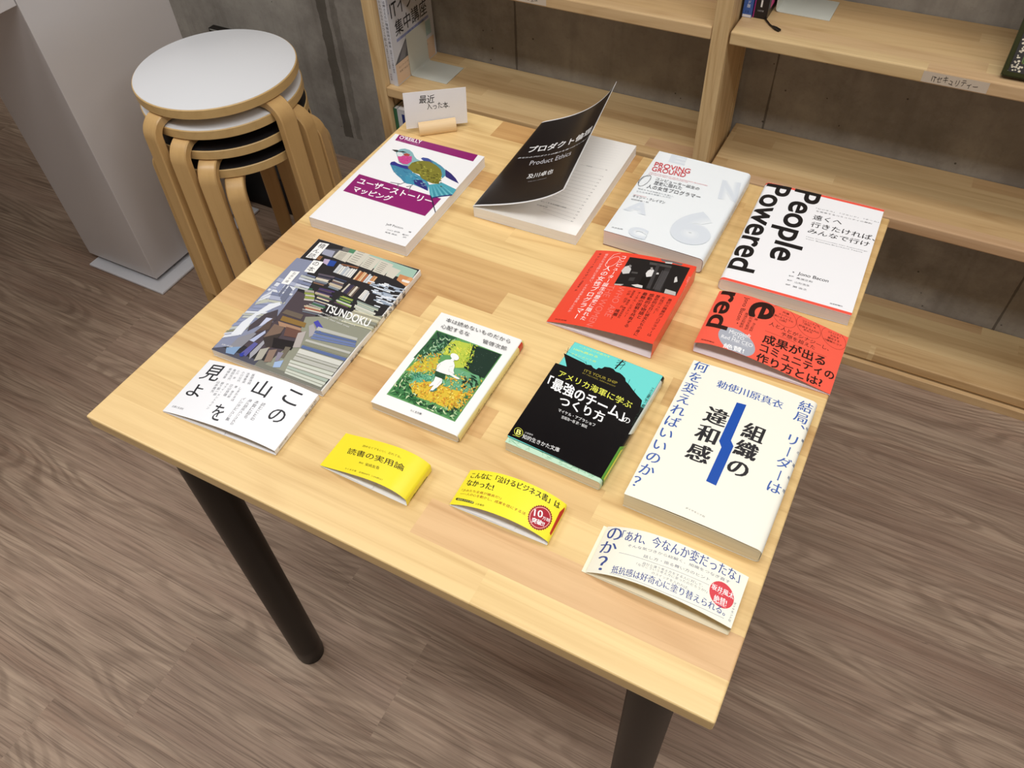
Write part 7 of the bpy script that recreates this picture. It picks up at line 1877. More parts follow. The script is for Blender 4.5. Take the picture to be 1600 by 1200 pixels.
  ['P',[91.4,31.5,91.0,29.8,92.2,27.0,92.5,29.7],'#e8b840'],
  ['P',[88.3,30.6,86.9,31.7,84.8,31.2,86.9,30.0],'#e8b840'],
  ['P',[87.9,44.8,87.2,46.4,85.2,47.3,86.4,45.2],'#3a7a50'],
  ['P',[89.1,57.9,88.8,59.6,86.8,61.2,87.6,58.8],'#e6cf58'],
  ['P',[91.9,59.6,90.4,59.1,89.9,56.7,91.8,57.8],'#3a7a50'],
  ['P',[88.5,37.6,89.9,36.1,92.4,35.9,90.2,37.6],'#d89a38'],
  ['P',[92.2,69.6,93.3,70.1,93.1,72.0,91.8,71.1],'#3a7a50'],
  ['P',[86.9,34.6,85.5,35.9,83.2,35.8,85.4,34.3],'#e8b840'],
  ['P',[87.8,40.2,86.5,39.5,86.1,37.0,87.8,38.4],'#e6cf58'],
  ['P',[92.4,49.5,93.2,51.0,92.5,53.9,91.6,51.5],'#e6cf58'],
  ['P',[90.0,44.1,91.4,44.0,92.2,45.7,90.4,45.5],'#d89a38'],
  ['P',[93.0,72.0,92.4,73.9,90.3,75.4,91.4,72.9],'#e8b840'],
  ['P',[88.8,37.5,87.7,39.0,85.4,39.6,87.2,37.6],'#d89a38'],
  ['P',[89.0,39.2,90.0,37.5,92.3,36.7,90.6,38.8],'#5c9a6a'],
  ['P',[92.1,49.5,90.7,48.8,90.5,46.3,92.1,47.7],'#d89a38'],
  ['P',[90.6,52.4,89.0,51.9,88.1,49.6,90.2,50.6],'#e8b840'],
  ['P',[90.4,37.6,89.6,38.9,88.0,39.1,89.1,37.5],'#3a7a50'],
  ['P',[89.3,55.1,87.8,56.2,85.7,55.8,87.9,54.5],'#d89a38'],
  ['P',[88.3,38.5,89.1,39.2,88.4,40.8,87.6,39.7],'#e6cf58'],
  ['P',[88.6,54.0,90.3,54.3,91.3,56.4,89.1,55.7],'#d89a38'],
  ['P',[90.3,55.8,91.6,55.6,92.1,57.2,90.5,57.1],'#d89a38'],
  ['P',[90.5,53.3,91.6,53.7,91.4,55.5,90.2,54.7],'#5c9a6a'],
  ['P',[89.8,43.8,89.4,42.7,90.6,41.4,90.8,43.0],'#5c9a6a'],
  ['P',[90.9,50.9,91.9,51.3,91.8,53.0,90.5,52.3],'#e8b840'],
  ['P',[86.5,34.5,87.1,32.5,89.4,30.8,88.2,33.4],'#e6cf58'],
  ['P',[88.7,36.4,88.9,35.0,90.5,34.0,90.0,35.8],'#3a7a50'],
  ['P',[88.8,33.4,89.8,34.0,89.4,36.0,88.3,34.8],'#e8b840'],
  ['P',[91.1,55.4,90.9,57.2,89.1,59.1,89.7,56.6],'#e8b840'],
  ['P',[90.8,44.2,89.5,45.3,87.8,44.7,89.7,43.6],'#e8b840'],
  ['P',[64.2,92.1,62.7,92.5,61.5,91.1,63.5,90.9],'#a8bc3c'],
  ['P',[68.6,84.5,66.7,85.4,64.2,84.7,67.0,83.8],'#c9cf4a'],
  ['P',[61.5,115.5,63.2,114.8,65.2,115.8,62.7,116.4],'#c9cf4a'],
  ['P',[59.1,106.2,57.8,108.2,55.0,109.5,57.2,106.9],'#c9cf4a'],
  ['P',[69.0,90.2,69.8,92.3,69.3,96.1,68.4,92.8],'#c9cf4a'],
  ['P',[60.5,100.1,59.0,100.2,58.1,98.5,60.0,98.7],'#dbe05a'],
  ['P',[63.6,107.2,64.6,105.0,67.1,102.9,65.5,105.9],'#7fa83c'],
  ['P',[59.3,110.6,58.0,112.6,55.2,114.1,57.4,111.4],'#dbe05a'],
  ['P',[60.4,96.0,62.7,94.8,65.9,95.1,62.6,96.4],'#c9cf4a'],
  ['P',[62.3,90.4,60.8,91.9,58.3,92.3,60.6,90.4],'#c9cf4a'],
  ['P',[68.0,83.8,69.7,83.2,71.6,84.1,69.2,84.8],'#a8bc3c'],
  ['P',[68.6,86.8,69.2,84.2,71.5,80.7,70.4,84.6],'#a8bc3c'],
  ['P',[61.6,96.2,63.8,95.2,66.9,95.7,63.6,96.8],'#a8bc3c'],
  ['P',[62.9,103.4,61.0,104.2,58.7,103.5,61.4,102.6],'#dbe05a'],
  ['P',[62.3,107.5,60.6,108.6,58.4,108.1,60.8,106.9],'#7fa83c'],
  ['P',[64.2,100.5,65.6,101.1,66.2,103.6,64.4,102.3],'#dbe05a'],
  ['P',[67.5,87.4,65.6,87.7,63.7,86.2,66.3,86.2],'#dbe05a'],
  ['P',[57.0,110.9,57.6,108.7,60.0,106.2,58.7,109.4],'#a8bc3c'],
  ['P',[64.4,103.5,64.8,105.8,63.6,109.5,63.4,106.0],'#7fa83c'],
  ['P',[65.8,91.1,67.0,90.2,68.4,90.9,66.7,91.8],'#7fa83c'],
  ['P',[67.3,92.3,65.4,94.4,61.9,96.0,64.9,93.1],'#a8bc3c'],
  ['P',[64.3,86.3,64.9,84.8,66.7,84.0,65.7,85.9],'#c9cf4a'],
  ['P',[56.2,115.9,57.0,113.9,59.4,111.9,58.0,114.8],'#7fa83c'],
  ['P',[61.9,89.7,63.6,89.4,65.1,90.8,62.8,90.9],'#a8bc3c'],
  ['P',[65.4,99.4,64.0,99.0,63.4,96.8,65.2,97.8],'#7fa83c'],
  ['P',[61.5,93.8,63.0,94.7,63.7,97.4,61.8,95.8],'#7fa83c'],
  ['P',[59.1,110.9,59.1,108.2,60.9,104.4,60.5,108.3],'#dbe05a'],
  ['P',[67.9,95.7,66.4,97.0,64.1,96.9,66.4,95.4],'#7fa83c'],
  ['P',[67.2,95.9,67.1,97.4,65.5,98.8,65.9,96.8],'#a8bc3c'],
  ['P',[59.6,103.7,58.4,105.4,56.0,106.3,57.9,104.1],'#dbe05a'],
  ['P',[66.1,92.4,68.4,91.3,71.6,91.5,68.2,92.9],'#7fa83c'],
  ['P',[61.8,90.8,60.5,90.4,60.2,88.4,61.8,89.3],'#dbe05a'],
  ['P',[65.6,98.8,66.2,100.0,65.3,102.2,64.7,100.3],'#dbe05a'],
  ['P',[60.7,113.8,62.0,112.2,64.5,111.4,62.4,113.6],'#a8bc3c'],
  ['P',[88.0,70.0,85.2,72.4,80.5,73.9,84.8,70.6],'#12281f'],
  ['P',[78.2,66.4,75.5,66.0,72.9,63.3,76.7,64.2],'#12281f'],
  ['P',[91.8,62.6,89.8,62.1,88.5,59.2,91.1,60.5],'#12281f'],
  ['P',[81.5,61.7,78.9,59.8,76.9,55.3,80.4,58.4],'#12281f'],
  ['P',[78.7,66.1,76.0,64.8,73.8,60.8,77.4,63.2],'#1b3a2c'],
  ['P',[77.1,66.2,75.4,69.5,71.4,73.3,74.2,68.4],'#12281f'],
  ['P',[77.3,63.6,77.8,66.4,76.3,70.8,76.0,66.6],'#12281f'],
  ['P',[83.2,72.8,80.4,73.0,77.2,70.8,81.3,71.0],'#12281f'],
  ['P',[89.8,75.3,88.2,78.6,84.3,82.2,87.0,77.5],'#12281f'],
  ['P',[89.1,70.3,87.3,72.0,84.3,72.4,87.0,70.2],'#1b3a2c'],
  ['P',[90.6,63.3,89.9,66.3,87.1,69.8,88.5,65.5],'#12281f'],
  ['P',[85.0,66.8,83.1,70.9,78.6,75.7,81.8,69.9],'#1b3a2c'],
  ['P',[91.9,67.0,89.9,69.2,86.1,70.4,89.3,67.5],'#1b3a2c'],
  ['P',[86.2,65.0,84.3,66.8,81.2,67.1,84.1,64.9],'#1b3a2c'],
  ['P',[80.8,63.5,81.2,66.0,79.7,70.0,79.4,66.2],'#1b3a2c'],
  ['P',[77.9,62.9,75.9,64.5,72.6,64.5,75.8,62.6],'#12281f'],
  ['P',[86.3,74.4,82.3,76.2,76.3,76.4,82.4,74.2],'#12281f'],
  ['P',[88.6,60.8,85.6,64.2,80.2,67.4,84.9,62.6],'#12281f'],
  ['P',[67.7,101.8,68.0,101.8,67.9,102.1,67.6,102.1],'#c8d8cc'],
  ['P',[78.4,110.2,78.6,110.2,78.6,110.6,78.3,110.5],'#8fa89a'],
  ['P',[89.5,113.4,89.7,113.2,89.9,113.4,89.6,113.6],'#c8d8cc'],
  ['P',[73.8,107.1,73.8,106.8,74.1,106.4,74.1,106.8],'#8fa89a'],
  ['P',[76.8,106.1,76.5,106.1,76.5,105.7,76.9,105.8],'#8fa89a'],
  ['P',[71.5,101.3,71.7,101.6,71.4,101.9,71.3,101.6],'#c8d8cc'],
  ['P',[67.0,94.1,67.3,94.2,67.2,94.8,66.9,94.5],'#8fa89a'],
  ['P',[74.3,95.6,74.1,95.8,73.8,95.6,74.1,95.4],'#8fa89a'],
  ['P',[69.8,103.6,69.6,103.7,69.5,103.4,69.8,103.3],'#8fa89a'],
  ['P',[81.3,86.9,81.3,87.2,81.0,87.4,81.0,87.0],'#8fa89a'],
  ['P',[70.7,84.5,70.9,84.3,71.1,84.5,70.8,84.7],'#8fa89a'],
  ['P',[83.5,90.2,83.3,90.4,83.1,90.1,83.4,90.0],'#c8d8cc'],
  ['P',[81.2,90.0,81.4,89.8,81.6,89.9,81.4,90.2],'#8fa89a'],
  ['P',[87.1,106.5,87.1,106.8,86.8,107.2,86.8,106.7],'#8fa89a'],
  ['P',[76.1,87.3,76.0,87.2,76.2,86.9,76.3,87.1],'#8fa89a'],
  ['P',[82.4,83.9,82.3,83.6,82.6,83.3,82.6,83.7],'#8fa89a'],
  ['P',[65.0,104.1,65.3,104.1,65.4,104.5,65.0,104.5],'#8fa89a'],
  ['P',[82.8,113.6,82.5,113.6,82.6,113.2,82.9,113.3],'#c8d8cc'],
  ['P',[78.5,83.8,78.8,83.9,78.8,84.5,78.5,84.2],'#c8d8cc'],
  ['P',[89.3,109.5,89.6,109.4,90.0,109.7,89.5,109.8],'#c8d8cc'],
  ['P',[70.5,86.9,70.6,87.1,70.3,87.4,70.2,87.0],'#8fa89a'],
  ['P',[70.8,101.0,70.6,101.4,70.2,101.6,70.5,101.1],'#8fa89a'],
  ['^'],
  ['P',[40.6,66.6,38.2,72.3,39.4,77.6,42.6,83.2,46.6,85.5,52.2,84.2,55.8,79.8,57.9,73.3,61.1,69.5,56.2,65.2,40.6,64.6],'#f1f1ef'],
  ['P',[54.1,92.0,52.8,93.4,51.1,94.5,49.2,95.2,47.2,95.4,45.5,95.1,44.3,94.4,43.6,93.2,43.7,91.8,44.4,90.3,45.7,88.9,47.4,87.8,49.4,87.1,51.3,86.9,53.0,87.2,54.2,88.0,54.8,89.2,54.8,90.6],'#f1f1ef'],
  ['P',[46.9,85.9,48.5,88.7,52.0,85.5,49.8,83.8],'#f1f1ef'],
  ['P',[40.3,65.1,53.4,64.5,54.8,58.5,43.6,57.9],'#23492f'],
  ['P',[44.7,57.8,53.2,57.8,55.5,52.9,54.0,43.8,53.2,38.2,49.3,37.7,49.2,46.7,45.9,42.5,45.1,44.8,46.1,51.8],'#f1f1ef'],
  ['P',[54.4,68.3,56.4,68.6,69.0,66.6,69.5,64.9,67.1,64.4,56.8,66.1],'#f1f1ef'],
  ['P',[48.3,38.5,52.3,39.7,53.4,44.8,56.1,42.1,52.4,37.8],'#3f7a6c'],
  ['^'],
  ['L',[51.25,75.61,54.51,79.18],0.25,'#8a938c'],
  ['L',[52.48,73.48,53.9,70.11,61.1,69.5],0.25,'#8a938c'],
  ['L',[40.55,66.58,40.35,76.0],0.25,'#8a938c'],
  ['L',[53.16,57.76,52.46,48.22],0.25,'#8a938c'],
  ['T','本は読めないものだから',[12.34,134.42,94.49,134.29,10.9,140.63],'#33343a',0,0],
  ['T','心配するな',[12.44,123.18,48.31,124.43,10.91,129.46],'#33343a',0,0],
  ['T','管啓次郎',[66.23,122.37,95.45,123.12,64.76,128.37],'#33343a',0,0],
  ['T','ちくま文庫',[44.8,5.95,57.7,6.62,44.68,8.35],'#33343a',1,0],
  ['P',[103.6,0.2,112.6,0.2,112.6,146.2,103.6,146.2],'#e3d28c'],
  ['^'],
  ['P',[103.6,134.5,112.6,134.5,112.6,143.5,103.6,143.5],'#c8442c'],
  ['V','本は読めないものだから心配するな',[111.48,127.12,111.4,52.73],4.0,'#5a5236',1],
  ['V','管啓次郎',[107.7,41.04,111.05,29.58],3.2,'#5a5236',0],
 ]),
 'navy': (0.4224, 0.1655, -2.4, 'prof_right(.1056,.0142,.004,.0006)', 0.1465, None, [
  ['P',[0.2,0.2,100.5,0.2,100.5,146.3,0.2,146.3],'#6fd8d2'],
  ['P',[100.5,97,103.8,97,103.8,146.3,100.5,146.3],'#6fd8d2'],
  ['^'],
  ['P',[-0.54,1.29,-4.0,109.23,8.93,110.08,-2.77,125.93,10.14,124.44,23.59,123.14,25.96,122.22,31.15,123.86,34.64,121.6,38.59,120.91,39.62,124.24,43.23,124.87,44.64,128.42,50.02,130.22,54.47,130.04,57.65,127.91,62.67,128.08,66.38,126.72,70.55,124.36,73.09,120.53,78.03,118.06,83.68,113.97,90.02,109.94,98.36,105.32,100.65,96.26,103.64,67.44,105.2,-0.34],'#0d0b0e'],
  ['L',[55.54,131.05,58.2,147.62],1.6,'#101014'],
  ['L',[53.38,139.58,61.28,146.02],0.7,'#101014'],
  ['L',[53.76,135.46,62.67,141.35],0.8,'#101014'],
  ['L',[52.99,143.72,61.71,143.43],0.6,'#101014'],
  ['L',[60.52,132.67,61.71,143.43],0.6,'#101014'],
  ['L',[-2.24,135.83,0.43,126.03],0.4,'#101014'],
  ['L',[-4.0,130.3,24.33,124.83],0.25,'#101014'],
  ['L',[75.58,125.03,76.44,118.21],0.4,'#101014'],
  ['L',[85.72,116.12,86.37,111.37],0.4,'#101014'],
  ['L',[23.72,126.04,26.51,122.07],0.4,'#101014'],
  ['^'],
  ['T','一人ひとりの能力を',[7.61,141.37,43.73,142.05,7.55,144.37],'#d9f07a',0,0],
  ['T','100%高める',[4.03,135.03,32.28,136.0,3.92,138.23],'#d9f07a',1,0],
  ['T','マネジメント術',[4.13,127.95,33.71,128.9,4.03,130.95],'#d9f07a',0,0],
  ['T',"IT'S YOUR SHIP",[28.25,112.02,66.37,112.07,27.75,115.83],'#a59638',0,1],
  ['T','BY MICHAEL ABRASHOFF',[27.95,108.88,66.47,107.99,27.99,110.58],'#8f8236',0,0],
  ['T','アメリカ海軍に学ぶ',[6.54,93.43,92.67,89.45,5.37,102.84],'#e6e95c',1,0],
  ['T','「最強のチーム」',[2.92,74.78,92.52,70.71,-0.45,91.27],'#fbfbfb',2,0],
  ['T','の',[92.4,70.64,99.57,71.58,90.71,77.42],'#fbfbfb',1,0],
  ['T','つくり方',[26.0,59.48,76.61,59.95,22.14,72.34],'#fbfbfb',2,0],
  ['T','マイケル・アブラショフ',[29.43,51.59,70.92,51.65,28.5,55.64],'#f0f0f0',1,0],
  ['T','吉越浩一郎 訳・解説',[36.4,45.35,64.8,45.81,35.58,49.2],'#f0f0f0',0,0],
  ['L',[11.69,10.41,11.16,11.43,10.43,12.39,9.53,13.21,8.52,13.88,7.44,14.35,6.35,14.6,5.3,14.61,4.34,14.38,3.53,13.94,2.91,13.29,2.5,12.47,2.33,11.52,2.41,10.5,2.73,9.44,3.27,8.42,4.01,7.47,4.91,6.65,5.92,5.99,7.0,5.53,8.08,5.29,9.12,5.28,10.07,5.51,10.87,5.95,11.49,6.6,11.9,7.41,12.07,8.34,12.0,9.36,11.69,10.41],0.5,'#d8dc50'],
  ['T','B',[5.91,6.59,10.74,7.27,4.32,12.56],'#f0f08a',2,1],
  ['L',[3.68,4.09,11.62,4.92],0.4,'#d8dc50'],
  ['T','三笠書房',[13.17,11.57,21.91,12.27,13.02,13.46],'#d8d8d8',0,0],
  ['T','知的生きかた文庫',[13.95,4.85,54.21,6.67,12.73,10.2],'#f4f4f4',0,0],
  ['P',[103.2,0.2,118.5,0.2,118.5,60,103.2,42],'#5f9a3c'],
  ['P',[104,60,118.5,75,118.5,140,104,140],'#cfd6d0'],
  ['^'],
  ['P',[106,2,109,2,109,44,106,40],'#d8d84c'],
  ['V','アメリカ海軍に学ぶ「最強のチーム」のつくり方',[101.34,124.8,102.74,72.38],3.4,'#2c3a30',1],
 ]),
 'soshiki': (0.5528, 0.1507, -0.63, 'prof_right(.1302,.0208,.005,.0026)', 0.186, None, [
  ['P',[58.22,148.39,67.7,149.47,68.05,100.45,72.37,94.95,72.14,44.78,62.3,45.55,62.46,88.7,58.01,94.92],'#0f4ba8'],
  ['^'],
  ['V','何を変えればいいのか？',[9.91,178.87,8.57,17.25],10.4,'#3d5fa8',3],
  ['V','結局、リーダーは',[120.39,174.32,119.84,68.03],10.4,'#3d5fa8',3],
  ['T','勅使川原真衣',[32.96,159.27,100.59,160.06,32.06,169.78],'#3d5fa8',3,0],
  ['V','違和感',[46.1,121.86,45.78,72.15],14.5,'#232226',4],
  ['V','組織の',[84.65,118.82,84.14,72.51],14.5,'#232226',4],
  ['T','ダイヤモンド社',[55.52,9.12,74.27,7.73,55.67,11.11],'#6a6a66',0,0],
  ['V','組織の違和感',[129.6,150,129.6,70],-4.0,'#4a5a80',1],
 ]),
 'y1': (0.2669, 0.0594, -0.25, 'prof_band(0.1035,0.0106,0.0305,0.0116,ext=0)', 0.0444, None, [
  ['T','読めなくてもいい、忘れても。',[30.87,33.25,79.35,33.76,30.84,35.95],'#5a4a14',0,0],
  ['T','読書の実用論',[19.54,21.16,89.64,22.14,17.19,28.45],'#2b2410',1,0],
  ['T','解説',[41.07,14.14,46.48,14.03,41.11,16.04],'#2b2410',0,0],
  ['T','柴崎友香',[49.91,13.18,67.01,13.78,48.46,16.73],'#2b2410',0,0],
  ['T','ちくま文庫\u3000定価880円（10%税込）',[30.87,3.39,77.25,4.36,30.83,5.29],'#5a4a14',0,0],
  ['V','本は読めないものだから心配するな',[116.68,35.01,116.28,6.67],3.2,'#2b2410',1],
 ]),
 'y2': (0.406, 0.078, 1.73, 'prof_band(0.1025,0.0258,0.0225,0.0076,ext=0)', 0.043, None, [
  ['T','こんなに「泣けるビジネス書」は',[6.24,32.43,103.57,33.42,5.0,39.79],'#2b2410',4,0],
  ['T','なかった!',[6.6,23.35,39.21,22.37,4.94,30.59],'#2b2410',4,0],
  ['T','「きみたち全員が艦長だ!」',[4.93,15.94,50.87,15.97,4.93,18.84],'#9a4a1e',1,0],
  ['T','――人の心を動かし、成果を倍にする法',[5.78,11.81,78.29,10.61,5.83,14.91],'#9a4a1e',1,0],
  ['P',[4.1,7.24,4.86,8.05,26.18,6.2,27.57,5.54,27.76,4.25,26.74,3.64,6.08,5.15,4.46,6.08],'#2a2410'],
  ['^'],
  ['T','知的生きかた文庫',[6.7,5.36,26.95,4.06,6.82,7.26],'#f4ee80',1,0],
  ['T','三笠書房',[29.62,3.36,39.2,3.58,29.57,5.36],'#4a3a10',0,0],
  ['P',[100.94,22.15,102.28,21.63,101.76,20.03,102.96,19.23,102.18,17.75,103.18,16.68,102.18,15.37,102.95,14.09,101.76,13.0,102.27,11.55,100.95,10.74,101.18,9.17,99.78,8.67,99.73,7.06,98.3,6.88,97.98,5.3,96.57,5.45,95.99,3.96,94.67,4.45,93.85,3.11,92.65,3.9,91.62,2.77,90.59,3.84,89.4,2.97,88.57,4.26,87.26,3.69,86.66,5.14,85.27,4.89,84.93,6.45,83.51,6.52,83.44,8.13,82.06,8.53,82.26,10.12,80.96,10.82,81.44,12.32,80.26,13.31,80.99,14.66,80.0,15.88,80.95,17.03,80.17,18.45,81.32,19.36,80.79,20.91,82.09,21.55,81.83,23.18,83.22,23.51,83.24,25.16,84.68,25.19,84.98,26.79,86.4,26.5,86.97,28.01,88.32,27.43,89.15,28.78,90.37,27.93,91.41,29.08,92.47,27.99,93.69,28.91,94.53,27.61,95.88,28.27,96.48,26.8,97.91,27.18,98.25,25.59,99.7,25.67,99.75,24.03,101.18,23.8],'#8c1626'],
  ['^'],
  ['P',[100.26,21.68,101.08,19.44,101.41,17.02,101.23,14.52,100.57,12.08,99.45,9.82,97.95,7.88,96.13,6.35,94.1,5.31,91.95,4.83,89.78,4.93,87.69,5.6,85.8,6.79,84.18,8.46,82.92,10.5,82.09,12.81,81.73,15.27,81.86,17.75,82.48,20.13,83.56,22.28,85.04,24.13,86.85,25.55,88.9,26.51,91.09,26.96,93.3,26.88,95.42,26.27,97.35,25.16,98.99,23.61],'#f2b0a0'],
  ['^'],
  ['P',[99.6,21.21,100.36,19.14,100.66,16.9,100.51,14.59,99.89,12.33,98.86,10.24,97.47,8.45,95.8,7.03,93.91,6.07,91.92,5.63,89.91,5.72,87.98,6.34,86.22,7.45,84.72,8.99,83.56,10.88,82.79,13.02,82.46,15.3,82.58,17.59,83.16,19.79,84.15,21.8,85.52,23.5,87.2,24.83,89.09,25.71,91.11,26.13,93.16,26.05,95.13,25.48,96.91,24.45,98.43,23.01],'#a81c2e'],
  ['^'],
  ['T','10',[85.56,14.3,93.4,16.83,83.43,20.84],'#ffffff',3,1],
  ['T','万部',[93.68,15.54,100.99,17.0,92.97,18.78],'#ffffff',1,0],
  ['T','突破!!',[86.18,7.48,98.31,9.82,85.34,12.68],'#ffffff',2,0],
  ['P',[107.5,39.41,109.7,35.33,107.89,6.73,106.0,8.06,105.25,32.02],'#b5301c'],
 ]),
 'sobi': (0.5503, 0.0717, 0.64, 'prof_band(0.1296,0.0369,0.0201,0.0143,ext=0.004)', 0.0511, None, [
  ['T','の',[5.36,36.06,21.34,36.68,1.71,49.15],'#3c4f92',3,0],
  ['T','か',[4.27,21.44,21.94,22.19,1.66,33.98],'#3c4f92',3,0],
  ['T','？',[9.61,3.0,19.91,3.75,6.21,17.83],'#3c4f92',3,0],
  ['T','「あれ、今なんか変だったな」',[20.59,36.81,129.13,41.09,19.0,47.95],'#3c4f92',3,0],
  ['T','そんな気づきから紐解く、組織をつなぎ直す',[29.7,31.73,121.85,36.28,29.56,34.63],'#6a6f86',0,0],
  ['T','話し方・振る舞い方のヒント',[47.05,25.42,105.64,29.29,46.85,28.51],'#6a6f86',0,0],
  ['L',[24.82,24.12,58.13,23.67,106.74,26.04],0.3,'#7a7f94'],
  ['T','自分と違う考え方をする人に対して、',[49.16,18.85,102.22,21.41,49.03,21.45],'#7a7f90',0,0],
  ['T','「なぜこういう考え方に至ったのだろうか?」',[44.08,16.03,107.18,18.15,43.99,18.63],'#7a7f90',0,0],
  ['T','のスイッチを入れれば、',[59.23,13.14,92.03,13.02,59.24,15.74],'#7a7f90',0,0],
  ['T','抵抗感は好奇心に塗り替えられる。',[25.72,2.83,127.05,6.81,24.81,10.46],'#3c4f92',3,0],
  ['L',[24.85,2.28,76.31,1.38,127.05,4.97],0.3,'#7a7f94'],
  ['P',[129.51,25.45,128.45,27.84,126.91,30.01,124.95,31.86,122.68,33.28,120.22,34.21,117.69,34.59,115.22,34.41,112.94,33.68,110.96,32.43,109.39,30.72,108.31,28.64,107.76,26.3,107.78,23.81,108.35,21.3,109.44,18.9,111.0,16.73,112.95,14.9,115.2,13.5,117.62,12.6,120.1,12.24,122.53,12.44,124.78,13.18,126.73,14.43,128.31,16.13,129.42,18.18,130.0,20.5,130.04,22.96],'#d6404a'],
  ['^'],
  ['T','坂井風太',[108.9,23.88,129.12,24.77,108.49,29.33],'#ffffff',3,0],
  ['T','さん',[115.82,22.73,120.22,23.07,115.68,24.52],'#ffffff',0,0],
  ['T','絶賛!',[114.15,14.37,125.57,15.56,113.22,20.75],'#ffffff',3,0],
  ['T','（解説掲載）',[115.03,13.56,125.51,14.2,114.93,15.16],'#ffe0e0',0,0],
  ['V','ダイヤモンド社',[131.47,21.94,132.03,5.85],2.4,'#5a6078',0],
 ]),
}
# ------------------------------------------------------------------ printing on curved sheets
WEIGHT = {0: (0.0, [(0, 0)]), 1: (0.0, [(-.009, -.006), (.009, .006)]), 2: (.004, [(-.016, -.012), (.016, -.012), (-.016, .012), (.016, .012)]),
          3: (-.004, [(-.018, 0), (.018, 0)]), 4: (0.0, [(-.034, -.006), (.034, .006), (0, 0)]), 6: (.03, [(0, 0)]), **{10+k: (.01*k, [(0, 0)]) for k in range(1, 12)}}
_TX = {}
def glyphs(s, w):
    if (s, w) in _TX: return _TX[(s, w)]
    cu = bpy.data.curves.new('lettering', 'FONT'); cu.body = s; cu.offset = WEIGHT[w][0]; cu.resolution_u = 6 if len(s) < 14 and s.isascii() else 3
    o = bpy.data.objects.new('lettering', cu); COL.objects.link(o)
    me = bpy.data.meshes.new_from_object(o.evaluated_get(bpy.context.evaluated_depsgraph_get()))
    vs = [(v.co.x, v.co.y) for v in me.vertices]; fs = [tuple(p.vertices) for p in me.polygons]
    bpy.data.objects.remove(o); bpy.data.curves.remove(cu); bpy.data.meshes.remove(me)
    V, F, Z = [], [], []
    for k, (dx, dy) in enumerate(WEIGHT[w][1]):
        b = len(V); V += [(x+dx, y+dy) for x, y in vs]; Z += [k*4e-6]*len(vs); F += [tuple(i+b for i in f) for f in fs]
    _TX[(s, w)] = (V, F); _TZ[(s, w)] = Z
    return V, F
_TZ = {}
_EM = {}
def em():
    if not _EM:
        a = max(v[0] for v in glyphs('口', 0)[0]); b = max(v[0] for v in glyphs('口口', 0)[0])
        ys = [v[1] for v in glyphs('口', 0)[0]]
        _EM['w'] = b - a; _EM['y'] = (min(ys) + max(ys))/2 + .01
    return _EM
def flat_ops(ops):
    "print list (mm) -> list of (verts2d in metres, faces, colour, lift)"
    out = []; lay = 0; n = 0
    for op in ops:
        k = op[0]; n += 1; lift = 6e-5 + lay*2.2e-5 + n*1.2e-6
        if k == '^': lay += 1; continue
        q = [c*.001 for c in op[2 if k in 'TV' else 1]]
        if k == 'T':
            V, F = glyphs(op[1], op[4])
            if not V: continue
            x0, x1 = min(v[0] for v in V), max(v[0] for v in V); y0 = 0 if op[5] else min(v[1] for v in V)
            y1 = max(v[1] for v in V)
            bl, br, tl = q[0:2], q[2:4], q[4:6]
            P2 = [(bl[0] + (br[0]-bl[0])*(x-x0)/(x1-x0) + (tl[0]-bl[0])*(y-y0)/(y1-y0), bl[1] + (br[1]-bl[1])*(x-x0)/(x1-x0) + (tl[1]-bl[1])*(y-y0)/(y1-y0)) for x, y in V]
            out.append((P2, F, op[3], lift, _TZ[(op[1], op[4])]))
        elif k == 'V':
            s, a, b, size = op[1], q[0:2], q[2:4], op[3]*.001
            d = (b[0]-a[0], b[1]-a[1]); L = math.hypot(*d) or 1; up = (-d[0]/L, -d[1]/L); rt = (up[1], -up[0])
            m = max(1, len(s)-1); P2, F2, Z2 = [], [], []; ew, ey = em()['w'], em()['y']; size = (-size if size < 0 else max(size, min(.96*L/m, size*1.6)))/ew
            for i, ch in enumerate(s):
                if ch in ' 　': continue
                V, F = glyphs(ch, op[5]); c = (a[0] + d[0]*i/m, a[1] + d[1]*i/m); bb = len(P2)
                if not V: continue
                ax = ew/2 if ord(ch) > 0x2000 else (min(v[0] for v in V) + max(v[0] for v in V))/2
                for x, y in V:
                    x -= ax; y -= ey
                    if ch in 'ー―～（）「」': x, y = y, -x
                    if ch in '、。': x += .6*ew; y += .6*ew
                    P2.append((c[0] + (rt[0]*x + up[0]*y)*size, c[1] + (rt[1]*x + up[1]*y)*size))
                F2 += [tuple(j+bb for j in f) for f in F]; Z2 += _TZ[(ch, op[5])]
            out.append((P2, F2, op[4], lift, Z2))
        elif k == 'P':
            P2 = list(zip(q[0::2], q[1::2]))
            F = [tuple(t) for t in tessellate_polygon([[Vector((x, y, 0)) for x, y in P2]])]
            out.append((P2, F, op[2], lift, None))
        elif k == 'L':
            pts = list(zip(q[0::2], q[1::2])); w = op[2]*.0005; P2, F = [], []
            for i, p in enumerate(pts):
                a_, b_ = pts[max(0, i-1)], pts[min(len(pts)-1, i+1)]
                dx, dy = b_[0]-a_[0], b_[1]-a_[1]; l = math.hypot(dx, dy) or 1
                P2 += [(p[0]-dy/l*w, p[1]+dx/l*w), (p[0]+dy/l*w, p[1]-dx/l*w)]
            F = [(2*i, 2*i+1, 2*i+3, 2*i+2) for i in range(len(pts)-1)]
            out.append((P2, F, op[3], lift, None))
    return out
def ink(h, gloss):
    return mat('ink_%s_%d' % (h.lstrip('#'), int(gloss[0]*100)), rgb(h), gloss[0], gloss[1], coat=gloss[2])
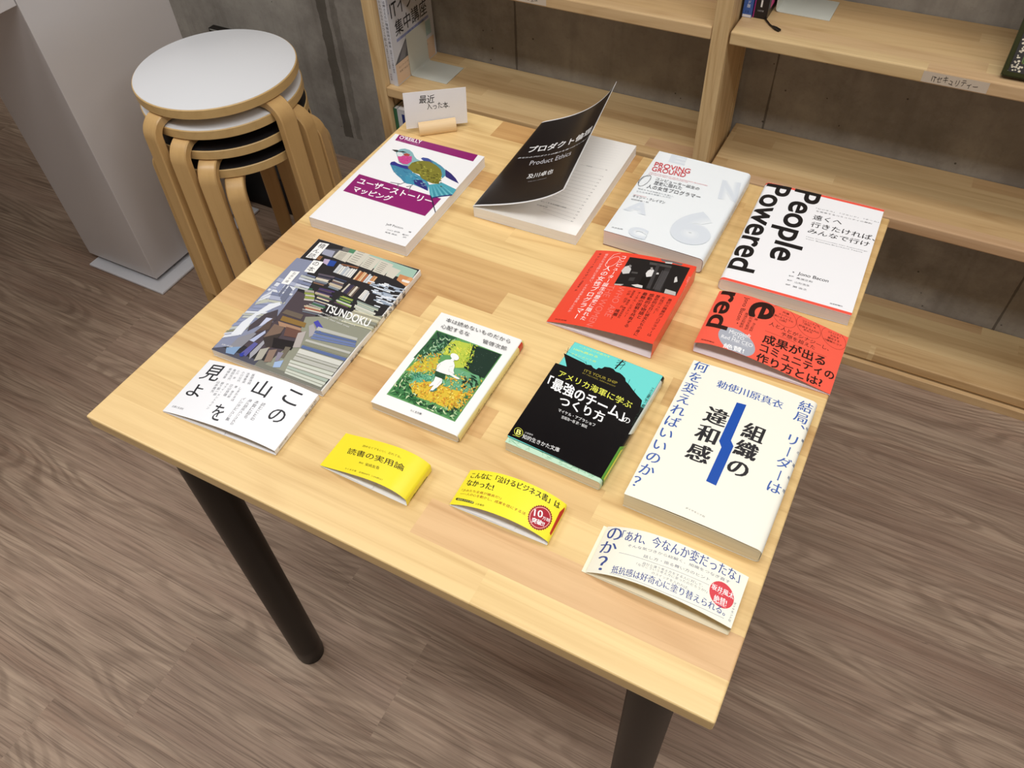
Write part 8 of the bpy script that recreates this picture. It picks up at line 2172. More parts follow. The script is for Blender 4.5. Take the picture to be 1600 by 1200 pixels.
def put_print(me_bm, mats, sf, ops, gloss, clip=True):
    "add printed shapes to a sheet's bmesh, following its curvature"
    cuts = [] 
    c = sf.Ps[0][1]
    for i in range(1, len(c)-1):
        P = sf.Ps[0][0]
        d0 = (P[i][0]-P[i-1][0], P[i][1]-P[i-1][1]); d1 = (P[i+1][0]-P[i][0], P[i+1][1]-P[i][1])
        if abs(d0[0]*d1[1]-d0[1]*d1[0]) > 1e-4*math.hypot(*d0)*math.hypot(*d1): cuts.append(c[i]/c[-1]*sf.L)
    vcuts = [] if sf.flat else [sf.d*i/16 for i in range(1, 16)]
    for P2, F, col, lift, zz in flat_ops(ops):
        b = bmesh.new()
        vs = [b.verts.new((x, y, zz[i] if zz else 0)) for i, (x, y) in enumerate(P2)]
        for f in F:
            try: b.faces.new([vs[i] for i in f])
            except ValueError: pass
        xs = [p[0] for p in P2]; ys = [p[1] for p in P2]; lo, hi = min(xs), max(xs)
        for s in cuts:
            if lo < s < hi: bmesh.ops.bisect_plane(b, geom=b.verts[:]+b.edges[:]+b.faces[:], plane_co=(s, 0, 0), plane_no=(1, 0, 0))
        for t in vcuts:
            if min(ys) < t < max(ys): bmesh.ops.bisect_plane(b, geom=b.verts[:]+b.edges[:]+b.faces[:], plane_co=(0, t, 0), plane_no=(0, 1, 0))
        if clip:
            for co, no in (((0, .0001, 0), (0, -1, 0)), ((0, sf.d-.0001, 0), (0, 1, 0))):
                bmesh.ops.bisect_plane(b, geom=b.verts[:]+b.edges[:]+b.faces[:], plane_co=co, plane_no=no, clear_outer=True)
        m = ink(col, gloss)
        if m not in mats: mats.append(m)
        mi = mats.index(m); vm = {}
        for f in b.faces:
            q = []
            area = f.normal.z
            for v in f.verts:
                if v not in vm: vm[v] = me_bm.verts.new(sf.pn(v.co.x, v.co.y, lift + v.co.z))
                q.append(vm[v])
            if area < 0: q.reverse()
            nf = me_bm.faces.new(q); nf.material_index = mi
        b.free()
def sheet(sf, th, mats, nv=1, imat=1, rim=0):
    bm = bmesh.new(); c = sf.Ps[0][1]; S = [k/c[-1]*sf.L for k in c]; Vv = [sf.d*j/nv for j in range(nv+1)]
    o = [[bm.verts.new(sf.p(s, v)) for v in Vv] for s in S]
    eps = lambda s: min(max(s, 2e-4), sf.L-2e-4)
    i_ = [[bm.verts.new(Vector(sf.p(s, v)) + (Vector(sf.pn(eps(s), v, -th)) - Vector(sf.p(eps(s), v)))) for v in Vv] for s in S]
    n = len(S)
    for a in range(n-1):
        for j in range(nv):
            f = bm.faces.new([o[a][j], o[a+1][j], o[a+1][j+1], o[a][j+1]]); f.smooth = True
            f = bm.faces.new([i_[a][j+1], i_[a+1][j+1], i_[a+1][j], i_[a][j]]); f.material_index = imat; f.smooth = True
        for j, fl in ((0, True), (nv, False)):
            q = [o[a][j], i_[a][j], i_[a+1][j], o[a+1][j]]
            bm.faces.new(q if fl else q[::-1]).material_index = rim
    for a, fl in ((0, False), (n-1, True)):
        for j in range(nv):
            q = [o[a][j], i_[a][j], i_[a][j+1], o[a][j+1]]
            bm.faces.new(q if fl else q[::-1])
    return bm
def pages_mat(name, col, line):
    if name in MATS: return MATS[name]
    g = NT(name); tc = g.n('ShaderNodeTexCoord').outputs['Object']
    n = g.noise(g.vmul(tc, (6, 6, 1100)), 1, 1, .4)
    g.set(g.b, 'Base Color', g.mix(g.math('MULTIPLY', g.ramp(n, .5, .75), line), col, (col[0]*.72, col[1]*.70, col[2]*.68, 1)))
    g.b.inputs['Roughness'].default_value = .8; g.b.inputs['Specular IOR Level'].default_value = .2
    return g.m
def block(sf, name, m, parent, inset=.0006, y0=.0004, y1=None, open_right=False):
    "the stack of pages, filling the inside of a folded cover"
    y1 = sf.d - .0004 if y1 is None else y1
    c = sf.Ps[0][1]; P = sf.Ps[0][0]
    pts = []
    for i, s in enumerate(c):
        s = min(max(s, 3e-4), sf.L - 3e-4); q = sf.pn(s, 0.0, -inset); pts.append((q[0], q[2]))
    zmin = min(p[1] for p in pts)
    bm = bmesh.new()
    a = [bm.verts.new((x, y0, z)) for x, z in pts]; b = [bm.verts.new((x, y1, z)) for x, z in pts]
    n = len(pts)
    for i in range(n): bm.faces.new([a[i], a[(i+1) % n], b[(i+1) % n], b[i]])
    bm.faces.new(a[::-1]); bm.faces.new(b)
    bmesh.ops.recalc_face_normals(bm, faces=bm.faces[:])
    return finish(name, bm, m, parent)

TZ = 0.7031        # table top
FLAT = (.42, .45, 0.0); SATIN = (.32, .5, 0.0); GLOSSY = (.16, .5, 0.0)
def item_data(key):
    x, y, r, e0, d, e1, ops = PRINT[key]
    return x, y, r, Surf(eval(e0), d, eval(e1) if e1 else None), ops
def printed_book(key, label, base, inner, page, gloss, group='books lying on the table', th=.00035, rim=0, inner_sf=None):
    x, y, r, sf, ops = item_data(key)
    t = thing('paperback_book', label, 'book', (x, y, TZ), math.radians(r), group)
    mats = [mat('cover_' + key, rgb(base), gloss[0], gloss[1], coat=gloss[2]), mat('inside_' + key, rgb(inner), .6)]
    bm = sheet(sf, th, mats, rim=rim); put_print(bm, mats, sf, ops, gloss)
    finish('cover', bm, mats, t, angle=35)
    block(inner_sf or sf, 'page_block', page, t)
    return t
def paper_band(key, label, base, inner, gloss, seam=.57, mirror=False, group='paper wrapper bands lying on the table'):
    x, y, r, sf, ops = item_data(key)
    t = thing('paper_band', label, 'paper band', (x, y, TZ), math.radians(r), group)
    mats = [mat('band_' + key, rgb(base), gloss[0], gloss[1]), mat('band_inside_' + key, rgb(inner), .65)]
    bm = sheet(sf, .00025, mats); put_print(bm, mats, sf, ops, gloss)
    finish('band', bm, mats, t, angle=50)
    w = max(p[0] for p in sf.Ps[0][0]); d = sf.d
    # tucked-in end flap lying on the lower layer
    bm = nb(); a, b = (.003, w*seam) if not mirror else (w*(1-seam), w-.003)
    nseg = 8; top = []
    for i in range(nseg+1):
        xx = a + (b-a)*i/nseg; k = i/nseg if not mirror else 1 - i/nseg
        top.append((xx, .0010 + .0012*math.sin(math.pi*min(1, k*1.1))*.6))
    for z_, fl in ((0.0, False), (.00025, True)):
        pass
    va = [[bm.verts.new((xx, yy, zz + dz)) for xx, zz in top] for dz in (0, .00025) for yy in (.0006, d-.0006)]
    lo0, lo1, hi0, hi1 = va
    for i in range(nseg):
        bm.faces.new([hi0[i], hi0[i+1], hi1[i+1], hi1[i]]); bm.faces.new([lo1[i], lo1[i+1], lo0[i+1], lo0[i]])
        bm.faces.new([lo0[i], lo0[i+1], hi0[i+1], hi0[i]]); bm.faces.new([hi1[i], hi1[i+1], lo1[i+1], lo1[i]])
    bm.faces.new([lo0[0], hi0[0], hi1[0], lo1[0]]); bm.faces.new([lo0[-1], lo1[-1], hi1[-1], hi0[-1]])
    finish('end_flap', bm, mats[1], t)
    return t
# ------------------------------------------------------------------ materials of the room
PINE_L, PINE_D, PINE_P = rgb(232, 203, 150), rgb(196, 152, 98), rgb(214, 168, 128)
m_table = wood('table_wood', rgb(238, 208, 149), rgb(203, 160, 102), rgb(224, 184, 139), grain=1.0, rough=.38)
m_shelf = wood('shelf_wood', rgb(226, 199, 150), rgb(196, 158, 110), rgb(206, 168, 132), grain=.8, rough=.5)
m_post = wood('post_wood', rgb(222, 194, 146), rgb(200, 164, 114), rgb(206, 170, 134), axis='Z', grain=1.5, rough=.5)
m_birch = wood('birch_wood', rgb(212, 176, 120), rgb(198, 158, 102), rgb(204, 164, 120), axis='Z', grain=.35, rough=.32)
m_birch_edge = wood('birch_edge_wood', rgb(214, 182, 126), rgb(202, 166, 108), rgb(206, 160, 110), grain=.35, rough=.36)
m_white_lam = mat('white_laminate', rgb(226, 228, 232), .3)
m_black_lam = mat('black_linoleum', rgb(16, 16, 20), .45)
m_white_gloss = mat('white_melamine', rgb(214, 211, 212), .3, coat=.15)
m_white_plastic = mat('white_plastic', rgb(226, 228, 234), .4)
m_black = mat('black_paint', rgb(24, 19, 16), .42, .35)
m_dark = mat('dark_metal', rgb(38, 34, 30), .5)

def floor_mat():
    g = NT('vinyl_plank')
    tc = g.n('ShaderNodeTexCoord').outputs['Object']
    at = g.n('ShaderNodeAttribute', {'attribute_name': 'board'}); sp = g.n('ShaderNodeSeparateColor', None, Color=at.outputs['Color']).outputs
    off = g.n('ShaderNodeCombineXYZ', None, X=g.math('MULTIPLY', sp[1], 53.0), Y=g.math('MULTIPLY', sp[1], 17.0), Z=0.0).outputs[0]
    v = g.vadd(tc, off)
    warp = g.n('ShaderNodeTexNoise', None, Vector=g.vmul(v, (2.6, 8.0, 1)), Scale=1.0, Detail=2.0).outputs['Color']
    v2 = g.vadd(v, g.vmul(warp, (0, .018, 0)))
    hair = g.noise(g.vmul(v2, (7.0, 420.0, 1)), 1, 2, .55)
    fine = g.noise(g.vmul(v2, (4.0, 150.0, 1)), 1, 4, .65)
    mid = g.noise(g.vmul(v2, (2.4, 42.0, 1)), 1, 6, .68, .2)
    ring = g.noise(g.vmul(v, (1.5, 7.5, 1)), 1, 1.5, .4, .15)
    cath = g.math('MULTIPLY_ADD', g.math('SINE', g.math('MULTIPLY', ring, 150.0)), .5, .5)
    patch = g.noise(g.vmul(v, (1.7, 9.0, 1)), 1, 4, .6, .3)
    tint = g.noise(g.vmul(v2, (1.2, 22.0, 1)), 1, 3, .6)
    cracks = g.noise(g.vmul(v2, (6.0, 38.0, 1)), 1, 8, .78, .5)
    base = g.mix(sp[0], rgb(183, 158, 139), rgb(151, 127, 110))
    base = g.mix(g.math('MULTIPLY', g.ramp(patch, .38, .66), .8), base, rgb(192, 170, 148))
    base = g.mix(g.math('MULTIPLY', g.ramp(tint, .52, .72), .55), base, rgb(146, 113, 94))
    base = g.mix(g.math('MULTIPLY', g.ramp(mid, .46, .72), .55), base, rgb(103, 81, 67))
    base = g.mix(g.math('MULTIPLY', g.ramp(cath, .35, .9), g.math('MULTIPLY', g.ramp(patch, .42, .58), .42)), base, rgb(108, 87, 72))
    base = g.mix(g.math('MULTIPLY', g.ramp(fine, .45, .70), .44), base, rgb(99, 79, 66))
    base = g.mix(g.math('MULTIPLY', g.ramp(hair, .50, .66), .46), base, rgb(93, 74, 61))
    base = g.mix(g.math('MULTIPLY', g.ramp(cracks, .66, .76), .85), base, rgb(62, 47, 38))
    g.set(g.b, 'Base Color', base); g.b.inputs['Roughness'].default_value = .52; g.b.inputs['Specular IOR Level'].default_value = .28
    g.bump(g.math('ADD', hair, g.math('MULTIPLY', fine, .8)), .22, .0007)
    return g.m
def concrete_mat():
    g = NT('board_marked_concrete')
    tc = g.n('ShaderNodeTexCoord').outputs['Object']; xyz = g.n('ShaderNodeSeparateXYZ', None, Vector=tc).outputs
    big = g.noise(tc, 3.2, 5, .62, .3); cl = g.noise(tc, 11.0, 6, .68); fine = g.noise(tc, 90.0, 3, .6)
    streak = g.noise(g.vmul(tc, (26, 26, 1.6)), 1, 3, .55)
    base = g.mix(g.ramp(big, .3, .7), rgb(128, 122, 115), rgb(166, 161, 153))
    base = g.mix(g.math('MULTIPLY', g.ramp(cl, .42, .7), .55), base, rgb(186, 181, 172))
    base = g.mix(g.math('MULTIPLY', g.ramp(streak, .55, .8), .45), base, rgb(108, 102, 95))
    base = g.mix(g.math('MULTIPLY', g.ramp(fine, .55, .75), .18), base, rgb(100, 94, 88))
    pits = g.n('ShaderNodeTexVoronoi', None, Vector=tc, Scale=34.0).outputs['Distance']
    pm = g.math('MULTIPLY', g.math('LESS_THAN', pits, .075), g.math('GREATER_THAN', g.noise(tc, 7.0, 2, .5), .53))
    base = g.mix(g.math('MULTIPLY', pm, .75), base, rgb(52, 46, 42))
    # formwork panel joints every 595 mm and a poured-in strip by the corner
    px = g.math('PINGPONG', g.math('ADD', xyz[0], .188), .2965)
    jn = g.math('LESS_THAN', g.math('ADD', px, g.math('MULTIPLY', g.math('SUBTRACT', cl, .5), .006)), .0024)
    jn = g.math('MULTIPLY', jn, g.math('GREATER_THAN', xyz[0], -.45))
    base = g.mix(g.math('MULTIPLY', jn, .62), base, rgb(62, 54, 48))
    wob = g.math('MULTIPLY_ADD', g.noise(tc, 24.0, 3, .6), .014, -.007)
    sx = g.math('ADD', xyz[0], wob)
    st = g.math('MULTIPLY', g.math('GREATER_THAN', sx, -.768), g.math('LESS_THAN', sx, -.738))
    st2 = g.math('MULTIPLY', g.math('GREATER_THAN', sx, -.726), g.math('LESS_THAN', sx, -.706))
    lowz = g.math('GREATER_THAN', g.math('ADD', xyz[2], wob), .075)
    base = g.mix(g.math('MULTIPLY', g.math('MULTIPLY', st, lowz), .72), base, rgb(78, 72, 62))
    base = g.mix(g.math('MULTIPLY', g.math('MULTIPLY', st2, lowz), .42), base, rgb(88, 82, 72))
    dx, dz = g.math('SUBTRACT', xyz[0], .722), g.math('SUBTRACT', xyz[2], .738)
    tie = g.math('LESS_THAN', g.math('ADD', g.math('MULTIPLY', dx, dx), g.math('MULTIPLY', dz, dz)), .00026)
    base = g.mix(g.math('MULTIPLY', tie, .6), base, rgb(84, 76, 68))
    g.set(g.b, 'Base Color', base); g.b.inputs['Roughness'].default_value = .72; g.b.inputs['Specular IOR Level'].default_value = .3
    h = g.math('SUBTRACT', g.math('ADD', g.math('MULTIPLY', cl, .5), g.math('MULTIPLY', fine, .25)), g.math('ADD', g.math('MULTIPLY', pm, .8), g.math('MULTIPLY', jn, 1.0)))
    g.bump(h, .35, .003)
    return g.m
m_floor = floor_mat(); m_conc = concrete_mat()
m_paint = mat('white_wall_paint', rgb(226, 224, 220), .8, .3)

# ------------------------------------------------------------------ the room
RX0, RX1, RY0, RY1, RZ = -3.2, 3.6, -3.4, 1.335, 2.62
rnd = random.Random(11)
bm = nb(); box(bm, RX0, RX1, RY0, RY1, -.05, 0)
W = .192; ys = []; y = -.017
while y > RY0 + .05: y -= W
while y < RY1 - .02:
    ys.append(y); y += W
J = {}
known = {-.017: .231, -.209: -.145, .175: .04, .367: -.842}
edges = [-9] + ys
for i, y in enumerate(edges):
    k = [v for q, v in known.items() if abs(q - y) < .01]
    x = k[0] if k else rnd.uniform(-1, 1)
    J[i] = sorted(x + 1.22*j for j in range(-4, 5) if RX0 + .05 < x + 1.22*j < RX1 - .05)
boards(bm, ys, J, rnd, pinkp=.3, amp=1.0)
struct(finish('floor', bm, m_floor))
bm = nb(); box(bm, RX0, RX1, RY1, RY1 + .12, -.05, RZ)
wall = struct(finish('wall_back', bm, m_conc))
for nm, b in (('wall_left', (RX0-.1, RX0, RY0, RY1, -.05, RZ)), ('wall_right', (RX1, RX1+.1, RY0, RY1, -.05, RZ)), ('wall_front', (RX0-.1, RX1+.1, RY0-.1, RY0, -.05, RZ)), ('ceiling', (RX0-.1, RX1+.1, RY0-.1, RY1+.12, RZ, RZ+.1))):
    bm = nb(); box(bm, *b); struct(finish(nm, bm, m_paint))

# ------------------------------------------------------------------ table
S_ = .693; TT = .0185
tbl = thing('table', 'square light-wood table with black round legs, books laid out on top', 'table', (0, 0, 0))
bm = nb(); box(bm, 0, S_, 0, S_, TZ - TT, TZ, .0022, 3)
rnd = random.Random(4)
yk = [.0408*k - .004 for k in range(1, 17)]
TJ = {0: [.4715], 1: [.387], 2: [.14, .56], 3: [.532], 4: [.17, .394], 5: [.118, .48], 6: [.252], 7: [.244, .54], 8: [.318], 9: [.169, .49], 10: [.40], 11: [.27, .60], 12: [.10, .45], 13: [.145, .262, .353, .395], 14: [.33], 15: [.21, .52], 16: [.136, .36]}
tone = {(0, 0): (.05, .1), (0, 1): (.0, .0), (1, 0): (.25, 0), (1, 1): (.3, .75), (2, 0): (.15, 0), (2, 1): (.12, 0), (2, 2): (.18, 0), (3, 0): (.3, .1), (3, 1): (.15, 0), (4, 0): (.2, 0), (4, 1): (.75, .2), (4, 2): (.1, 0),
        (5, 0): (.7, .3), (5, 1): (.15, 0), (5, 2): (.2, 0), (6, 0): (.05, 0), (6, 1): (.12, 0), (7, 0): (.9, .3), (7, 1): (.1, 0), (7, 2): (.5, .1), (8, 0): (.75, .2), (8, 1): (.15, 0), (9, 0): (.1, 0), (9, 1): (.7, .1), (9, 2): (.8, 0),
        (10, 0): (.1, 0), (10, 1): (.15, 0), (11, 0): (.2, 0), (11, 1): (.1, 0), (12, 0): (.3, 0), (13, 0): (.2, 0), (13, 1): (.95, .1), (13, 2): (.2, 0), (13, 3): (.95, .1), (13, 4): (.3, 0), (14, 0): (.2, 0), (15, 0): (.2, 0), (16, 0): (.15, 0), (16, 1): (1.0, .15), (16, 2): (.3, 0)}
boards(bm, yk, TJ, rnd, tone)
finish('table_top', bm, m_table, tbl)
for x, y in ((.057, .0545), (.636, .0465), (.057, .640), (.636, .640)):
    bm = nb(); lathe(bm, [(0, .0005), (.0205, .0005), (.0225, .002), (.0225, .012), (.0238, .014), (.0240, .05), (.0240, TZ - TT - .006), (.0240, TZ - TT), (0, TZ - TT)], x, y, 48)
    finish('leg', bm, m_black, tbl, angle=40)

# ------------------------------------------------------------------ bookcase along the concrete wall
YF, YB = 1.137, 1.3345
bc = thing('bookcase', 'long open pine bookcase standing along the concrete wall behind the table', 'bookcase', (0, 0, 0))
rnd = random.Random(8)
def upright(x0, x1):
    bm = nb(); box(bm, x0, x1, YF, YF+.022, 0, 1.62, .0015); one_board(bm, rnd, .15); u = finish('upright', bm, m_post, bc)
    bm = nb(); box(bm, x0+.001, x1-.0015, YF+.027, YB-.052, 0, 1.62, .001); one_board(bm, rnd, .3); finish('side_board', bm, m_post, u)
    bm = nb(); box(bm, x0+.001, x1-.0015, YB-.045, YB-.022, 0, 1.62, .001); one_board(bm, rnd, .4); finish('rear_batten', bm, m_post, u)
    bm = nb(); box(bm, x0+.004, x1-.004, YF+.0215, YF+.0275, 0, 1.62); finish('metal_channel', bm, m_dark, u)
    return u
for a, b in ((-.460, -.431), (.314, .344), (1.0965, 1.126)): upright(a, b)
def shelf(x0, x1, z, yf=YF, th=.0235, ext=0.0):
    bm = nb(); box(bm, x0, x1, yf, YB, z - th, z, .0025, 2)
    yy = [yf + .024 + .034*k for k in range(5)]
    jj = {i: sorted(x0 + (x1-x0)*rnd.random() for _ in range(rnd.choice((1, 2, 2)))) for i in range(6)}
    boards(bm, yy, jj, rnd, pinkp=.2, amp=.75)
    return finish('shelf', bm, m_shelf, bc)
for x0, x1, sh in ((-.4305, .3135, .002), (.3475, 1.094, 0)):
    shelf(x0, x1, .0465, YF + .009, .023)
    shelf(x0, x1, .398 if x0 > 0 else .404)
    shelf(x0, x1, .685 if x0 < 0 else .6835)
    shelf(x0, x1, 1.06); shelf(x0, x1, 1.45)
    bm = nb(); box(bm, x0, x1 + (.03 if x0 > 0 else 0), YF - .001 if x0 < 0 else YF - .002, YF + .0085, 0, .0215, .001); one_board(bm, rnd, .2, .3); finish('kick_strip', bm, m_shelf, bc)
    bm = nb(); box(bm, x0, x1, YF + .012, YB, .0005, .023); one_board(bm, rnd, .3); finish('plinth', bm, m_shelf, bc)

# tape labels stuck on the shelf edges
m_tape = mat('clear_tape', rgb(206, 190, 170), .45); m_pen = mat('black_marker', rgb(26, 20, 18), .5)
def tape(name, x0, x1, z0, z1, txt, tx0, tx1, tz0, tz1, label):
    bm = nb(); box(bm, x0, x1, YF - .0003, YF - .00005, z0, z1)
    V, F = glyphs(txt, 0); xa, xb = min(v[0] for v in V), max(v[0] for v in V); ya, yb = min(v[1] for v in V), max(v[1] for v in V)
    vs = [bm.verts.new((tx0 + (x-xa)/(xb-xa)*(tx1-tx0), YF - .0004, tz0 + (y-ya)/(yb-ya)*(tz1-tz0) - .0015*math.sin(x*2))) for x, y in V]
    for f in F:
        q = bm.faces.new([vs[i] for i in f]); q.material_index = 1
    return tag(finish(name, bm, [m_tape, m_pen]), label, 'label')
tape('tape_label', .669, .768, .6625, .6805, 'ITセキュリティー', .684, .753, .6655, .6765, 'handwritten tape label on the upper right shelf edge, below the green frame')
tape('tape_label', -.105, -.012, .6645, .6825, 'プログラミング全般', -.098, -.030, .6685, .680, 'handwritten tape label on the upper left shelf edge, above the magazines')

# things on the shelves -------------------------------------------------
m_bookend = mat('pale_steel', rgb(208, 210, 200), .4)
def bookend(x, y0, y1, z, h, length, label):
    t = thing('bookend', label, 'bookend', (x, y0, z))
    d = y1 - y0; bm = nb()
    prof = [(0, h), (0, .006), (.0018, .0018), (.006, .0004), (length, .0004)]
    th = .0011
    rows = []
    for (a, b), o in zip(prof, ((th, 0), (th, 0), (th*.7, th*.7), (0, th), (0, th))):
        rows.append([bm.verts.new((a + q*o[0], yy, b + q*o[1])) for q in (0, 1) for yy in (0, d)])
    for r0, r1 in zip(rows, rows[1:]):
        for a, b in ((0, 1), (3, 2), (2, 0), (1, 3)): bm.faces.new([r0[a], r0[b], r1[b], r1[a]])
    bm.faces.new([rows[0][k] for k in (0, 2, 3, 1)]); bm.faces.new([rows[-1][k] for k in (0, 1, 3, 2)])
    bmesh.ops.recalc_face_normals(bm, faces=bm.faces[:])
    es = [e for e in bm.edges if (all(abs(v.co.z - h) < 1e-6 for v in e.verts) is False and all(v.co.z > h - 1e-6 for v in e.verts))]
    finish('plate', bm, m_bookend, t)
    return t
bookend(-.4045, 1.206, 1.287, .404, .098, .098, 'pale green-white steel bookend holding the magazines up on the left shelf')
bookend(.3965, 1.240, 1.318, .6835, .17, .096, 'pale grey steel bookend beside the black book on the upper right shelf')
def upright_book(name, label, cat, x, y, z, w, dp, h, base, page, spine_ops=(), cover_ops=(), group=None, gloss=SATIN):
    """book standing on a shelf, spine towards the room (-Y); right cover looks to +X"""
    t = thing(name, label, cat, (x, y, z), 0, group)
    mats = [mat('shelfcover_' + base.lstrip('#'), rgb(base), gloss[0])]
    bm = nb(); c = .0006
    box(bm, 0, w, 0, c*1.5, .0, h); box(bm, 0, c, c*1.5, dp, 0, h); box(bm, w-c, w, c*1.5, dp, 0, h)
    def put(poly_ops, f):
        for P2, F, col, lift, zz in flat_ops(poly_ops):
            m = ink(col, gloss)
            if m not in mats: mats.append(m)
            vs = [bm.verts.new(f(a, b, lift + (zz[i] if zz else 0))) for i, (a, b) in enumerate(P2)]
            for q in F:
                try: nf = bm.faces.new([vs[i] for i in q]); nf.material_index = mats.index(m)
                except ValueError: pass
    put(spine_ops, lambda a, b, l: (a, -l, b)); put(cover_ops, lambda a, b, l: (w + l, a, b))
    finish('cover', bm, mats, t)
    bm = nb(); box(bm, c*1.05, w-c*1.05, c*1.6, dp - .002, .0012, h - .0012); finish('page_block', bm, page, t)
    return t
pg_white = pages_mat('pages_white', rgb(242, 238, 234), .5); pg_cream = pages_mat('pages_cream', rgb(240, 232, 206), .6); pg_pink = pages_mat('pages_pinkish', rgb(238, 226, 222), .3); pg_warm = pages_mat('pages_warm', rgb(234, 222, 198), .5)
def L_(p, w, c): return ['L', p, w, c]
mag_sp = [['V', 'ゼロからわかるネットワーク超入門', [6.2, 205, 6.2, 92], 4.4, '#3c3c44', 0], ['V', '基礎から学ぶ図解講座', [6.2, 84, 6.2, 40], 3.4, '#5a5a62', 0], ['V', '技術書', [6.2, 24, 6.2, 12], 3.4, '#7a6a88', 0]]
upright_book('magazine', 'left magazine of two, white spine, standing against the left bookcase post', 'magazine', -.4300, 1.155, .4043, .0125, .170, .257, '#d9dbe2', pg_white, mag_sp + [['P', [0.3, 215, 11.8, 215, 11.8, 240, 0.3, 240], '#c2606a']], group='magazines on the left shelf')
cov = [['P', [2, 2, 168, 2, 168, 50, 2, 50], '#e2c4a6'], ['P', [0.8, 50, 60, 50, 75, 60, 84, 92, 56, 92, 20, 66], '#5a5a60'], ['P', [128, 58, 160, 58, 160, 92, 128, 92], '#a9c4c4'], ['P', [20, 96, 155, 96, 155, 103, 20, 103], '#9aa2c8'], ['^'],
       ['P', [18, 52, 44, 52, 62, 90, 40, 78], '#7c7c82'],
       ['T', 'ITインフラ', [12, 150, 165, 150, 12, 188], '#22222a', 1, 0], ['T', '集中講座', [20, 108, 152, 108, 20, 143], '#22222a', 1, 0], ['T', 'この一冊で丸わかり', [22, 97.5, 150, 97.5, 22, 101.8], '#5a62a0', 0, 0],
       ['T', 'ネットワーク・サーバーからクラウドまで基礎を完全図解', [14, 36, 140, 36, 14, 42], '#7a5a4a', 0, 0], ['T', '現場で役立つ知識を凝縮', [14, 26, 90, 26, 14, 31], '#7a5a4a', 0, 0], ['T', '日経の特集', [3, 195, 3, 165, 6, 195], '#4a62a0', 0, 0]]
upright_book('magazine', 'right magazine of two, grey cover with bold black Japanese title facing the bookend', 'magazine', -.4165, 1.152, .4043, .0110, .174, .257, '#d4d6de', pg_white, [['V', 'これだけは押さえたい情報技術の基本', [5.5, 225, 5.5, 95], 4.6, '#2c2c34', 1], ['V', '図解でわかる集中講座', [5.5, 84, 5.5, 34], 3.6, '#4a4a52', 0], ['P', [0.3, 228, 10.5, 228, 10.5, 244, 0.3, 244], '#8fb4b0']], cov, group='magazines on the left shelf')
# lower left shelf, between the bookcase post and the table corner
lz = .047
for nm, lb, x, w, h, base, sp_ in (('hardcover_book', 'tall green-spined book at the left end of the lowest shelf, below the magazines', -.4300, .010, .297, '#2f6a4c', []),
                          ('hardcover_book', 'white book with a blue stripe on its spine on the lowest left shelf', -.4195, .021, .297, '#c9ccd2', [['P', [12, 120, 20, 120, 20, 286, 12, 286], '#23357a'], ['V', '技術資料集', [6, 250, 6, 150], 5, '#5a6a80', 0]]),
                          ('hardcover_book', 'plain white book right of the blue-striped one on the lowest left shelf', -.3980, .024, .297, '#cfcbd2', [['V', '年鑑', [12, 250, 12, 180], 7, '#6a6470', 0]])):
    upright_book(nm, lb, 'book', x, 1.150, lz + .0003, w, .165, h, base, pg_white, sp_, group='books on the lowest left shelf')
# upper right shelf
upright_book('paperback_book', 'blue comic paperback beside the middle bookcase post on the upper right shelf', 'book', .3478, 1.199, .6838, .0165, .118, .182, '#3f62ac', pg_white,
    [['P', [0.4, 0.4, 16, 0.4, 16, 5, 0.4, 5], '#e6e6f0'], ['P', [1, 52, 15, 44, 14, 70, 2, 78], '#1c2a5c'], ['P', [3, 36, 13, 40, 9, 46, 2, 44], '#24336c'], ['V', 'ワイド版', [9, 40, 9, 20], 4.2, '#e8ecf8', 1], ['T', '15', [5, 8, 11, 8, 5, 12], '#1c2a5c', 1, 0]], group='books on the upper right shelf')
upright_book('paperback_book', 'thick black book with a pink square leaning by the bookend on the upper right shelf', 'book', .3655, 1.203, .6838, .0255, .116, .186, '#17131a', pg_white,
    [['P', [0.3, 0.3, 2.2, 0.3, 2.2, 185, 0.3, 185], '#a8287c'], ['T', '1', [11, 20, 14, 20, 11, 32], '#f0f0f0', 2, 0], ['T', '小説文庫', [7, 12, 18, 12, 7, 15], '#b8b8c0', 0, 0]],
    [['P', [14, 14, 40, 14, 40, 38, 14, 38], '#e0559c'], ['P', [52, 40, 100, 40, 100, 120, 52, 120], '#6d8590']], group='books on the upper right shelf')
# bookmark ribbon hanging out below the black book
pts = [Vector((.386, 1.206, .6862)), Vector((.393, 1.196, .6858)), Vector((.402, 1.184, .6856)), Vector((.410, 1.176, .6858))]
t = thing('bookmark_ribbon', 'black bookmark cord with a tassel lying in front of the black book', 'ribbon', (0, 0, 0))
bm = nb(); sweep(bm, pts, Vector((0, 0, 1)), .0026, .0024); finish('cord', bm, m_black, t)
bm = nb(); sweep(bm, [Vector((.409, 1.177, .6862)), Vector((.416, 1.172, .6866)), Vector((.424, 1.168, .6862))], Vector((.5, .86, 0)), [.003, .006, .0065], [.004, .0045, .003]); finish('tassel', bm, m_black, t)

